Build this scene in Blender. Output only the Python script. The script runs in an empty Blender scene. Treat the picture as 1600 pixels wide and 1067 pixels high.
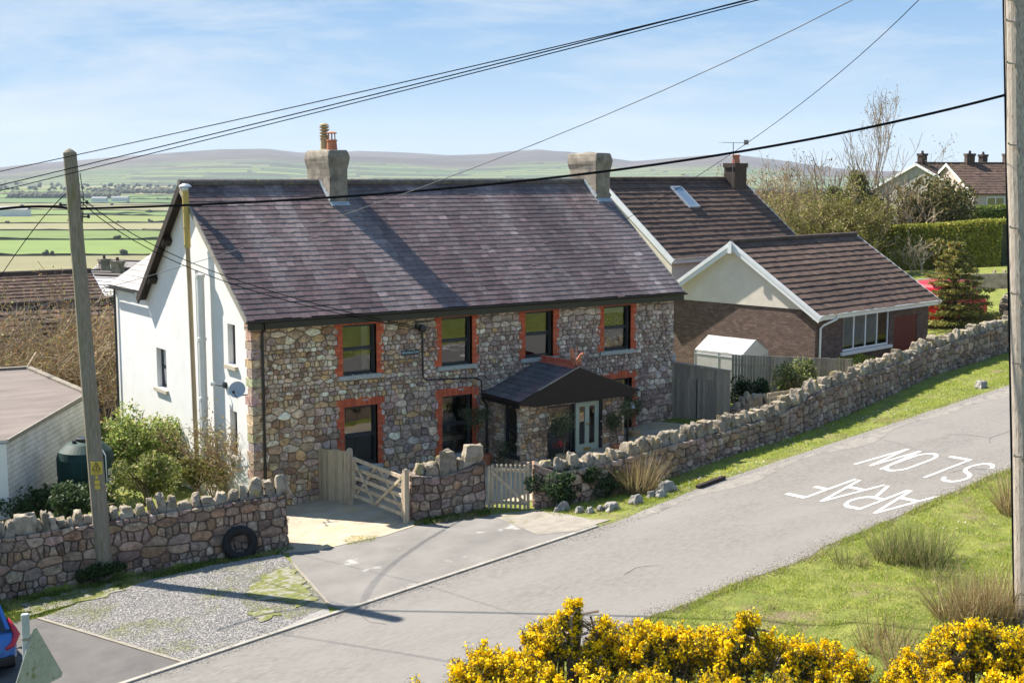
import bpy, math, random
import numpy as np
from mathutils import Vector, noise

# ------------------------------------------------------------------ camera, sky, sun
sc = bpy.context.scene
COL = sc.collection
F, PX, PY = 2080.0, 800.0, 533.5            # focal length and centre, in pixels of the 1600 px photograph
PITCH = math.atan(262 / F); AZ = math.radians(55.7)
CAM = np.array([-15.72, -36.74, 9.63])
DV = np.array([math.cos(AZ) * math.cos(PITCH), math.sin(AZ) * math.cos(PITCH), -math.sin(PITCH)])
RV = np.array([math.sin(AZ), -math.cos(AZ), 0.0]); UV = np.cross(RV, DV)
cam = bpy.data.cameras.new('camera'); camo = bpy.data.objects.new('camera', cam); COL.objects.link(camo)
camo.location = CAM; camo.rotation_euler = (math.pi / 2 - PITCH, 0, AZ - math.pi / 2)
cam.sensor_fit = 'HORIZONTAL'; cam.sensor_width = 36; cam.lens = F / 1600 * 36
cam.clip_start = 0.5; cam.clip_end = 40000
sc.camera = camo

SUN_EL = math.radians(45); SUN_AZ = math.atan2(-0.387, 0.922)      # azimuth measured clockwise from +Y
sun = bpy.data.lights.new('sun', 'SUN'); suno = bpy.data.objects.new('sun', sun); COL.objects.link(suno)
sun.energy = 5.0; sun.angle = math.radians(0.5); sun.color = (1, .935, .83)
LDIR = Vector((0.387 * math.cos(SUN_EL), -0.922 * math.cos(SUN_EL), -math.sin(SUN_EL)))
suno.rotation_euler = LDIR.to_track_quat('-Z', 'Y').to_euler(); suno.location = (-20, 40, 60)

w = bpy.data.worlds.new('World'); sc.world = w; w.use_nodes = True
nt = w.node_tree; nt.nodes.clear()
out = nt.nodes.new('ShaderNodeOutputWorld'); bg = nt.nodes.new('ShaderNodeBackground')
sky = nt.nodes.new('ShaderNodeTexSky'); sky.sky_type = 'NISHITA'; sky.sun_disc = False
sky.sun_elevation = SUN_EL; sky.sun_rotation = SUN_AZ; sky.altitude = 100
sky.air_density = 1.0; sky.dust_density = 0.25; sky.ozone_density = 2.0
tc = nt.nodes.new('ShaderNodeTexCoord')
mp = nt.nodes.new('ShaderNodeMapping'); mp.inputs['Rotation'].default_value = (0, 0, -AZ); mp.inputs['Scale'].default_value = (3.0, 2.0, 14.0)
nz = nt.nodes.new('ShaderNodeTexNoise'); nz.inputs['Scale'].default_value = 1.7; nz.inputs['Detail'].default_value = 9; nz.inputs['Roughness'].default_value = .62; nz.inputs['Distortion'].default_value = .35
cr = nt.nodes.new('ShaderNodeValToRGB'); cr.color_ramp.elements[0].position = .47; cr.color_ramp.elements[1].position = .70
cr.color_ramp.elements[0].color = (0, 0, 0, 1); cr.color_ramp.elements[1].color = (.7, .7, .7, 1)
mx = nt.nodes.new('ShaderNodeMixRGB'); mx.inputs[2].default_value = (6.4, 6.8, 7.3, 1)
sx = nt.nodes.new('ShaderNodeSeparateXYZ'); rz = nt.nodes.new('ShaderNodeMapRange'); rz.inputs[1].default_value = -.02; rz.inputs[2].default_value = .30; rz.inputs[3].default_value = .95; rz.inputs[4].default_value = .80
hz_ = nt.nodes.new('ShaderNodeValToRGB'); hz_.color_ramp.elements[0].color = (5.6, 6.4, 7.1, 1); hz_.color_ramp.elements[1].color = (1.3, 3.2, 6.2, 1); hz_.color_ramp.elements[1].position = .16
el = hz_.color_ramp.elements.new(.06); el.color = (3.1, 4.8, 6.9, 1)
m0 = nt.nodes.new('ShaderNodeMixRGB'); nt.links.new(tc.outputs['Generated'], sx.inputs[0]); nt.links.new(sx.outputs['Z'], rz.inputs[0]); nt.links.new(sx.outputs['Z'], hz_.inputs[0])
nt.links.new(rz.outputs[0], m0.inputs[0]); nt.links.new(sky.outputs[0], m0.inputs[1]); nt.links.new(hz_.outputs[0], m0.inputs[2])
nt.links.new(tc.outputs['Generated'], mp.inputs[0]); nt.links.new(mp.outputs[0], nz.inputs['Vector'])
nt.links.new(nz.outputs['Fac'], cr.inputs[0]); nt.links.new(cr.outputs[0], mx.inputs[0]); nt.links.new(m0.outputs[0], mx.inputs[1])
nt.links.new(mx.outputs[0], bg.inputs[0]); bg.inputs[1].default_value = 0.051; nt.links.new(bg.outputs[0], out.inputs[0])
sc.view_settings.view_transform = 'Standard'; sc.view_settings.look = 'None'; sc.view_settings.gamma = 1
sc.view_settings.exposure = 1.33
sc.cycles.max_bounces = 6; sc.cycles.transparent_max_bounces = 8; sc.cycles.volume_bounces = 0

# ------------------------------------------------------------------ helpers
RA = random.Random(7); NR = np.random.default_rng(7)
def ray(x, y): return DV + RV * (x - PX) / F + UV * (PY - y) / F
def atD(x, y, D): return CAM + ray(x, y) * D
ANG = math.radians(6.7); EA = np.array([math.cos(ANG), math.sin(ANG)]); EL = np.array([-EA[1], EA[0]])
def al(x, y): return x * EA[0] + y * EA[1], x * EL[0] + y * EL[1]
def xy(a, l): return a * EA[0] + l * EL[0], a * EA[1] + l * EL[1]
def sstep(t): t = max(0., min(1., t)); return t * t * (3 - 2 * t)
def plane(a, l): return .066 * max(-60, min(140, a)) + .13 - (.065 * min(max(0., l + 10.2), 60.))
VP = [(0, -3), (100, -6), (180, -14), (320, -24), (520, -36), (800, -46), (3000, -46), (4200, -40), (5600, -12), (9000, 5)]
def valley(r): return float(np.interp(r, [p[0] for p in VP], [p[1] for p in VP]))
def gz(x, y):
    a, l = al(x, y); z = plane(a, l)
    lw_ = -4.35 + .345 * (-1.56 - a)                         # line of the left wall, which retains the garden behind it
    if l > lw_ and a < 1:
        k = sstep((l - lw_ - .2) / .5) * sstep((-1.0 - a) / .7)
        z += (max(z, -.3) - z) * k * sstep((22 - l) / 6)
    le = l - .6 * max(0, a - 15)
    if le > 22:
        k = sstep((le - 22) / 60); r = math.hypot(x - CAM[0], y - CAM[1]); z += (valley(r) - z) * k
    return z
def hit(px, py, dz=0.):
    v = ray(px, py); lo, hi = 5., 400.
    for _ in range(50):
        m = (lo + hi) / 2; p = CAM + v * m
        if p[2] - gz(p[0], p[1]) - dz > 0: lo = m
        else: hi = m
    return CAM + v * m

class Fr:                                                    # a local frame: (u, v, w) -> world
    def __init__(s, o, X, Y, Z): s.o, s.X, s.Y, s.Z = [np.array(q, float) for q in (o, X, Y, Z)]
    def __call__(s, u, v, w): return s.o + s.X * u + s.Y * v + s.Z * w
WORLD = Fr((0, 0, 0), (1, 0, 0), (0, 1, 0), (0, 0, 1))
BASE = {}
def tag(o, label=None, cat=None, group=None, kind=None):
    if label: o['label'] = label
    if cat: o['category'] = cat
    if group: o['group'] = group
    if kind: o['kind'] = kind
    return o
def thing(name, label, cat, loc=(0, 0, 0), group=None):
    o = bpy.data.objects.new(name, None); COL.objects.link(o); o.location = tuple(float(q) for q in loc); o.empty_display_size = .2
    BASE[o.name] = np.array(loc, float); return tag(o, label, cat, group)
def link(name, me, parent):
    o = bpy.data.objects.new(name, me); COL.objects.link(o)
    if parent is not None: o.parent = parent; BASE[o.name] = BASE[parent.name]
    else: BASE[o.name] = np.zeros(3)
    return o
class MB:
    def __init__(s): s.v, s.f, s.c, s.m = [], [], [], []
    def face(s, pts, c=(1, 1, 1), m=0):
        n = len(s.v); s.v += [tuple(p) for p in pts]; s.f.append(tuple(range(n, n + len(pts)))); s.c.append(c); s.m.append(m)
    def raw(s, V, Fc, c=(1, 1, 1), m=0):
        n = len(s.v); s.v += [tuple(p) for p in V]
        for f in Fc: s.f.append(tuple(i + n for i in f)); s.c.append(c); s.m.append(m)
    def box(s, fr, u0, u1, v0, v1, w0, w1, c=(1, 1, 1), m=0):
        V = [fr(u, v, q) for q in (w0, w1) for v in (v0, v1) for u in (u0, u1)]
        s.raw(V, [(0, 2, 3, 1), (4, 5, 7, 6), (0, 1, 5, 4), (2, 6, 7, 3), (0, 4, 6, 2), (1, 3, 7, 5)], c, m)
    def bar(s, p, q, wd, ht, up=(0, 0, 1), c=(1, 1, 1), m=0):
        p, q, up = np.array(p, float), np.array(q, float), np.array(up, float); d = q - p; L = np.linalg.norm(d); d /= L
        sd = np.cross(d, up); sd /= np.linalg.norm(sd); u2 = np.cross(sd, d)
        s.box(Fr(p, d, sd, u2), 0, L, -wd / 2, wd / 2, -ht / 2, ht / 2, c, m)
    def tube(s, pts, r, n=6, c=(1, 1, 1), m=0, cap=True):
        P = [np.array(p, float) for p in pts]; rr = r if isinstance(r, (list, tuple)) else [r] * len(P)
        prev = None; V = []
        for i, p in enumerate(P):
            d = P[min(i + 1, len(P) - 1)] - P[max(i - 1, 0)]; d = d / (np.linalg.norm(d) + 1e-9)
            if prev is None: a = np.cross(d, (0, 0, 1) if abs(d[2]) < .9 else (1, 0, 0))
            else: a = prev - d * (prev @ d)
            a = a / (np.linalg.norm(a) + 1e-9); prev = a; b = np.cross(d, a)
            for k in range(n):
                t = 2 * math.pi * k / n; V.append(p + (a * math.cos(t) + b * math.sin(t)) * rr[i])
        Fc = [(i * n + k, i * n + (k + 1) % n, (i + 1) * n + (k + 1) % n, (i + 1) * n + k) for i in range(len(P) - 1) for k in range(n)]
        if cap: Fc += [tuple(range(n))[::-1], tuple((len(P) - 1) * n + k for k in range(n))]
        s.raw(V, Fc, c, m)
    def lathe(s, o, prof, n=16, c=(1, 1, 1), m=0, ax=(0, 0, 1)):
        ax = np.array(ax, float); a = np.cross(ax, (1, 0, 0) if abs(ax[0]) < .9 else (0, 1, 0)); a /= np.linalg.norm(a); b = np.cross(ax, a); o = np.array(o, float)
        V = [o + ax * h + (a * math.cos(2 * math.pi * k / n) + b * math.sin(2 * math.pi * k / n)) * r for r, h in prof for k in range(n)]
        Fc = [(i * n + k, i * n + (k + 1) % n, (i + 1) * n + (k + 1) % n, (i + 1) * n + k) for i in range(len(prof) - 1) for k in range(n)]
        Fc += [tuple(range(n))[::-1], tuple((len(prof) - 1) * n + k for k in range(n))]
        s.raw(V, Fc, c, m)
    def prism(s, fr, poly, w0, w1, c=(1, 1, 1), m=0):
        n = len(poly); V = [fr(u, v, q) for q in (w0, w1) for u, v in poly]
        s.raw(V, [tuple(range(n))[::-1], tuple(range(n, 2 * n))] + [(i, (i + 1) % n, n + (i + 1) % n, n + i) for i in range(n)], c, m)
    def build(s, name, mats, parent=None, smooth=False, bevel=0):
        me = bpy.data.meshes.new(name); o = link(name, me, parent); b = BASE[o.name]
        me.from_pydata((np.array(s.v) - b).tolist() if len(s.v) else [], [], s.f)
        for m_ in (mats if isinstance(mats, (list, tuple)) else [mats]): me.materials.append(m_)
        me.polygons.foreach_set('material_index', s.m)
        at = me.attributes.new('col', 'FLOAT_COLOR', 'FACE')
        at.data.foreach_set('color', np.concatenate([np.array(s.c, float).reshape(-1, 3), np.ones((len(s.f), 1))], 1).ravel())
        if smooth: me.polygons.foreach_set('use_smooth', [True] * len(s.f))
        me.update()
        if bevel:
            bv = o.modifiers.new('bevel', 'BEVEL'); bv.width = bevel; bv.segments = 2; bv.limit_method = 'ANGLE'
        return o
def mesh_np(name, V, Fc, cols, m, parent=None, smooth=False):     # V (n,3), Fc (k,3|4), cols (k,3)
    me = bpy.data.meshes.new(name); o = link(name, me, parent); V = np.asarray(V, float) - BASE[o.name]
    k, q = Fc.shape; me.vertices.add(len(V)); me.vertices.foreach_set('co', V.ravel())
    me.loops.add(k * q); me.loops.foreach_set('vertex_index', Fc.ravel().astype(np.int32))
    me.polygons.add(k); me.polygons.foreach_set('loop_start', np.arange(0, k * q, q, dtype=np.int32))
    me.update(calc_edges=True); me.materials.append(m)
    at = me.attributes.new('col', 'FLOAT_COLOR', 'FACE')
    at.data.foreach_set('color', np.concatenate([cols, np.ones((k, 1))], 1).astype(np.float32).ravel())
    if smooth: me.polygons.foreach_set('use_smooth', [True] * k)
    return o

# ------------------------------------------------------------------ materials
def M(name, c1, c2=None, scale=5., rough=.8, bump=0., bscale=None, attr=False, stretch=(1, 1, 1), detail=6, c3=None, s3=.6, t3=.6, w3=.12, metal=0., spec=.3, trans=0., rot=(0, 0, 0), bdist=.02, vor=0., rvar=0.):
    m = bpy.data.materials.new(name); m.use_nodes = True; t = m.node_tree; N = t.nodes; Lk = t.links
    bs = N['Principled BSDF']; bs.inputs['Roughness'].default_value = rough; bs.inputs['Metallic'].default_value = metal
    bs.inputs['Specular IOR Level'].default_value = spec
    co = N.new('ShaderNodeTexCoord'); mp = N.new('ShaderNodeMapping'); mp.inputs['Scale'].default_value = stretch; mp.inputs['Rotation'].default_value = rot
    Lk.new(co.outputs['Object'], mp.inputs[0])
    def nzt(s, d=detail, r=.6):
        n = N.new('ShaderNodeTexNoise'); n.inputs['Scale'].default_value = s; n.inputs['Detail'].default_value = d; n.inputs['Roughness'].default_value = r
        Lk.new(mp.outputs[0], n.inputs['Vector']); return n
    src = None
    if c2 is not None:
        n = nzt(scale); r = N.new('ShaderNodeValToRGB'); r.color_ramp.elements[0].position = .32; r.color_ramp.elements[1].position = .68
        r.color_ramp.elements[0].color = (*c1, 1); r.color_ramp.elements[1].color = (*c2, 1); Lk.new(n.outputs['Fac'], r.inputs[0]); src = r.outputs[0]
    if c3 is not None:
        n = nzt(s3); r = N.new('ShaderNodeMapRange'); r.inputs[1].default_value = t3 - w3 / 2; r.inputs[2].default_value = t3 + w3 / 2
        Lk.new(n.outputs['Fac'], r.inputs[0]); x = N.new('ShaderNodeMixRGB'); x.inputs[2].default_value = (*c3, 1)
        if src: Lk.new(src, x.inputs[1])
        else: x.inputs[1].default_value = (*c1, 1)
        Lk.new(r.outputs[0], x.inputs[0]); src = x.outputs[0]
    if attr:
        a = N.new('ShaderNodeAttribute'); a.attribute_name = 'col'; x = N.new('ShaderNodeMixRGB'); x.blend_type = 'MULTIPLY'; x.inputs[0].default_value = 1
        if src: Lk.new(src, x.inputs[1])
        else: x.inputs[1].default_value = (*c1, 1)
        Lk.new(a.outputs['Color'], x.inputs[2]); src = x.outputs[0]
    if src: Lk.new(src, bs.inputs['Base Color'])
    else: bs.inputs['Base Color'].default_value = (*c1, 1)
    if rvar:
        n = nzt(scale * .7); r = N.new('ShaderNodeMapRange'); r.inputs[3].default_value = rough - rvar; r.inputs[4].default_value = rough + rvar
        Lk.new(n.outputs['Fac'], r.inputs[0]); Lk.new(r.outputs[0], bs.inputs['Roughness'])
    if bump:
        if vor: n = N.new('ShaderNodeTexVoronoi'); n.inputs['Scale'].default_value = vor; Lk.new(mp.outputs[0], n.inputs['Vector']); h = n.outputs['Distance']
        else: h = nzt(bscale or scale * 3, 8, .65).outputs['Fac']
        b = N.new('ShaderNodeBump'); b.inputs['Strength'].default_value = bump; b.inputs['Distance'].default_value = bdist
        Lk.new(h, b.inputs['Height']); Lk.new(b.outputs[0], bs.inputs['Normal'])
    if trans:
        tr = N.new('ShaderNodeBsdfTranslucent'); ms = N.new('ShaderNodeMixShader'); ms.inputs[0].default_value = trans
        if src: Lk.new(src, tr.inputs[0])
        else: tr.inputs[0].default_value = (*c1, 1)
        o = N['Material Output']; Lk.new(bs.outputs[0], ms.inputs[1]); Lk.new(tr.outputs[0], ms.inputs[2]); Lk.new(ms.outputs[0], o.inputs[0])
    return m
def glass(name, ior=1.75, tint=(.8, .85, .83)):
    m = bpy.data.materials.new(name); m.use_nodes = True; t = m.node_tree; N = t.nodes; Lk = t.links; N.remove(N['Principled BSDF'])
    fr = N.new('ShaderNodeFresnel'); fr.inputs[0].default_value = ior; g = N.new('ShaderNodeBsdfGlossy'); g.inputs['Roughness'].default_value = .015
    g.inputs[0].default_value = (.95, .97, 1, 1)
    n = N.new('ShaderNodeTexNoise'); n.inputs['Scale'].default_value = 1.3; b = N.new('ShaderNodeBump'); b.inputs['Strength'].default_value = .06; b.inputs['Distance'].default_value = .05
    co = N.new('ShaderNodeTexCoord'); Lk.new(co.outputs['Object'], n.inputs['Vector']); Lk.new(n.outputs['Fac'], b.inputs['Height']); Lk.new(b.outputs[0], g.inputs['Normal'])
    tp = N.new('ShaderNodeBsdfTransparent'); tp.inputs[0].default_value = (*tint, 1); x = N.new('ShaderNodeMixShader')
    Lk.new(fr.outputs[0], x.inputs[0]); Lk.new(tp.outputs[0], x.inputs[1]); Lk.new(g.outputs[0], x.inputs[2]); Lk.new(x.outputs[0], N['Material Output'].inputs[0])
    return m
W1 = (1, 1, 1)
MT = {}
MT['stone'] = M('rubble stone', (.54, .50, .44), (1.58, 1.5, 1.38), 7, .9, 1.0, 22, attr=True, c3=(1.75, 1.66, 1.45), s3=15, t3=.6, w3=.12, bdist=.022, detail=9)
MT['mortar'] = M('lime mortar', (.16, .118, .08), (.29, .22, .15), 6, .95, .5, 40, bdist=.01)
MT['mortar_dark'] = M('dark joints', (.09, .07, .055), (.21, .165, .13), 5, .95, .5, 40, bdist=.01)
MT['brick'] = M('red brick', (.8, .8, .8), (1.15, 1.1, 1.1), 14, .85, .3, 60, attr=True, bdist=.006)
MT['slate'] = M('purple slate', (.74, .72, .72), (1.16, 1.12, 1.12), 7, .5, .25, 40, attr=True, c3=(1.9, 1.85, 1.8), s3=9, t3=.69, w3=.08, bdist=.006, spec=.35, rvar=.12)
MT['slate_grey'] = M('grey slate', (.11, .115, .125), (.17, .175, .185), 6, .5, .2, 40, spec=.5, bdist=.006)
MT['tile'] = M('brown concrete tile', (.75, .75, .75), (1.15, 1.1, 1.05), 8, .9, .4, 60, attr=True, c3=(3.2, 3.1, 2.6), s3=5.5, t3=.735, w3=.03, bdist=.008)
MT['render'] = M('white render', (.66, .65, .63), (.73, .72, .70), 1.6, .9, .35, 50, c3=(.54, .525, .49), s3=.8, t3=.68, w3=.25, bdist=.008)
MT['cream'] = M('cream render', (.66, .585, .49), (.74, .66, .56), 2, .9, .3, 60, bdist=.008)
MT['frame'] = M('anthracite frame', (.018, .024, .03), rough=.45, spec=.5)
MT['black'] = M('black plastic', (.012, .012, .013), rough=.35, spec=.5)
MT['timber_dark'] = M('dark stained timber', (.022, .014, .011), (.036, .024, .018), 6, .7, .3, 40, stretch=(1, 1, 6))
MT['trim'] = M('weathered verge trim', (.2, .18, .15), (.3, .27, .22), 5, .8)
MT['cement'] = M('cement render', (.17, .145, .115), (.30, .26, .21), 3, .95, .5, 20, c3=(.09, .08, .07), s3=2.2, t3=.62, w3=.2, bdist=.015)
MT['lead'] = M('lead flashing', (.26, .29, .32), (.40, .43, .46), 8, .55, .2)
MT['sill'] = M('stone sill', (.3, .32, .3), (.42, .43, .4), 9, .9, .3, 50)
MT['glass2'] = glass('clear window glass', 1.32)
MT['sandsill'] = M('sandstone sill', (.40, .34, .26), (.5, .44, .35), 8, .9, .3)
MT['glass'] = glass('window glass', 2.05)
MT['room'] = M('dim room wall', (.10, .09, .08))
MT['cloth'] = M('white cloth', (.7, .68, .64), (.6, .58, .55), 9, .9, trans=.25)
MT['pot'] = M('terracotta', (.42, .14, .07), (.5, .2, .11), 12, .8, .2)
MT['buff'] = M('buff terracotta', (.42, .30, .16), (.5, .38, .22), 12, .8, .2)
MT['ridge_red'] = M('red ridge tile', (.40, .085, .05), (.48, .12, .07), 12, .8, .3)
MT['white'] = M('white upvc', (.78, .78, .77), (.72, .72, .72), 3, .4, spec=.5)
MT['whitepipe'] = M('white painted pipe', (.62, .61, .58), (.7, .69, .66), 4, .6)
MT['flue'] = M('tan flue', (.26, .2, .12), (.34, .27, .17), 7, .7, .2, stretch=(1, 1, .3))
MT['flueyellow'] = M('yellow flue', (.42, .30, .08), (.5, .37, .12), 7, .7, stretch=(1, 1, .3))
MT['steel'] = M('galvanised steel', (.5, .52, .54), (.6, .62, .63), 8, .4, metal=.6)
MT['greysteel'] = M('grey painted steel', (.33, .36, .4), (.4, .43, .46), 8, .5)
MT['door'] = M('sage door paint', (.40, .47, .37), rough=.5, spec=.4)
MT['brass'] = M('brass', (.6, .42, .12), rough=.35, metal=.9)
MT['oak'] = M('weathered oak', (.31, .245, .165), (.53, .44, .32), 5, .85, .4, 25, attr=True, stretch=(6, 6, .6), bdist=.01)
MT['oakh'] = M('weathered rail', (.33, .26, .175), (.56, .465, .34), 5, .85, .4, 25, attr=True, bdist=.01)
MT['pole'] = M('pole timber', (.16, .135, .10), (.30, .26, .20), 9, .9, .6, 26, stretch=(5, 5, .35), c3=(.17, .155, .06), s3=2.5, t3=.62, w3=.16, bdist=.02)
MT['polegrey'] = M('grey pole timber', (.26, .215, .175), (.46, .40, .34), 9, .9, .6, 26, stretch=(5, 5, .35), c3=(.15, .12, .1), s3=6, t3=.62, w3=.08, bdist=.02)
MT['darkbrick'] = None
MT['wire'] = M('black cable', (.006, .007, .009), rough=.95, spec=0)
MT['wiregrey'] = M('grey cable', (.13, .135, .14), rough=.9, spec=0)
MT['tyre'] = M('tyre rubber', (.012, .012, .012), (.022, .021, .02), 9, .8, .3)
MT['tank'] = M('dark green plastic', (.006, .03, .026), (.012, .045, .038), 3, .62, spec=.25)
MT['leaf'] = M('leaves', W1, (1.25, 1.25, 1.2), 3, .6, attr=True, trans=.3, spec=.25)
MT['twig'] = M('twigs', W1, (1.3, 1.28, 1.25), 6, .9, attr=True)
MT['bark'] = M('bark', (.14, .115, .085), (.26, .22, .17), 6, .95, .5, 18, attr=True)
MT['moor'] = M('grass blades', W1, (1.2, 1.2, 1.15), 1.5, .75, attr=True, trans=.3, spec=.15)
MT['petal'] = M('gorse flowers', W1, (1.05, 1.05, 1.0), 5, .6, attr=True, trans=.35, spec=.1)
MT['rock'] = M('limestone boulder', (.20, .18, .155), (.42, .39, .35), 4, .9, .6, 14, c3=(.3, .3, .12), s3=3, t3=.66, w3=.1, attr=True, bdist=.03)
MT['redpaint'] = M('red paint', (.55, .012, .03), rough=.3, spec=.5)
MT['bluepaint'] = M('blue paint', (.03, .14, .42), rough=.22, spec=.6, metal=.25)
MT['redlens'] = M('red lens', (.42, .008, .03), rough=.15, spec=.6)
MT['darkglass'] = M('dark car glass', (.01, .012, .015), rough=.06, spec=.7)
MT['film'] = M('clear plastic sheet', (.56, .55, .54), (.62, .61, .60), 4, .4, trans=.3)
MT['yellow'] = M('yellow plate', (.55, .42, .06), (.48, .36, .05), 12, .5)
def brickmat(name, ca, cb, mo, fr_rot=0.):
    m = bpy.data.materials.new(name); m.use_nodes = True; t = m.node_tree; N = t.nodes; Lk = t.links; bs = N['Principled BSDF']; bs.inputs['Roughness'].default_value = .9
    uv = N.new('ShaderNodeAttribute'); uv.attribute_name = 'wuv'
    b = N.new('ShaderNodeTexBrick'); b.inputs['Scale'].default_value = 1; b.inputs['Brick Width'].default_value = .235; b.inputs['Row Height'].default_value = .085
    b.inputs['Mortar Size'].default_value = .009; b.inputs['Mortar Smooth'].default_value = .2; b.inputs['Bias'].default_value = -.1
    b.inputs['Color1'].default_value = (*ca, 1); b.inputs['Color2'].default_value = (*cb, 1); b.inputs['Mortar'].default_value = (*mo, 1)
    Lk.new(uv.outputs['Vector'], b.inputs['Vector']); n = N.new('ShaderNodeTexNoise'); n.inputs['Scale'].default_value = 3; n.inputs['Detail'].default_value = 8
    Lk.new(uv.outputs['Vector'], n.inputs['Vector']); x = N.new('ShaderNodeMixRGB'); x.blend_type = 'OVERLAY'; x.inputs[0].default_value = .6
    Lk.new(b.outputs[0], x.inputs[1]); Lk.new(n.outputs['Fac'], x.inputs[2]); Lk.new(x.outputs[0], bs.inputs['Base Color'])
    bp = N.new('ShaderNodeBump'); bp.inputs['Strength'].default_value = .7; bp.inputs['Distance'].default_value = .012; bp.invert = True
    Lk.new(b.outputs['Fac'], bp.inputs['Height']); Lk.new(bp.outputs[0], bs.inputs['Normal']); return m
MT['darkbrick'] = brickmat('brown wall brick', (.115, .07, .055), (.185, .12, .095), (.06, .045, .038))
MT['block'] = brickmat('painted blockwork', (.62, .61, .58), (.66, .65, .62), (.48, .47, .45))
def wuv(o, fr, sc_=1.):                                       # per-vertex wall coordinates for brick courses
    me = o.data; b = BASE[o.name]; A = np.linalg.inv(np.stack([fr.X, fr.Y, fr.Z], 1))
    V = np.array([v.co for v in me.vertices]) + b - fr.o; L = V @ A.T; L = np.stack([L[:, 0] * sc_, L[:, 1] * sc_, L[:, 2]], 1)
    at = me.attributes.new('wuv', 'FLOAT_VECTOR', 'POINT'); at.data.foreach_set('vector', L.astype(np.float32).ravel())

# ------------------------------------------------------------------ masonry, roofs, plants
def clip(poly, nx, ny, d):                                    # keep nx*x + ny*y <= d
    o = []
    for i in range(len(poly)):
        p, q = poly[i], poly[(i + 1) % len(poly)]; a = nx * p[0] + ny * p[1] - d; b = nx * q[0] + ny * q[1] - d
        if a <= 0: o.append(p)
        if a * b < 0: t = a / (a - b); o.append((p[0] + (q[0] - p[0]) * t, p[1] + (q[1] - p[1]) * t))
    return o
PAL_HOUSE = [(.47, .38, .27), (.39, .30, .21), (.34, .25, .175), (.55, .47, .37), (.37, .30, .255), (.42, .335, .28), (.45, .31, .17), (.29, .19, .13), (.60, .53, .43), (.40, .29, .185), (.50, .40, .30), (.36, .285, .25)]
PAL_GREY = [(.42, .345, .30), (.34, .28, .255), (.30, .235, .215), (.50, .43, .385), (.38, .32, .30), (.36, .27, .235), (.44, .37, .33), (.27, .20, .18), (.54, .48, .43), (.33, .26, .22)]
PAL_WALL = [(.23, .175, .14), (.28, .215, .17), (.20, .14, .115), (.33, .265, .215), (.22, .17, .155), (.25, .165, .115), (.30, .235, .20), (.18, .13, .11), (.26, .19, .165)]
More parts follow.
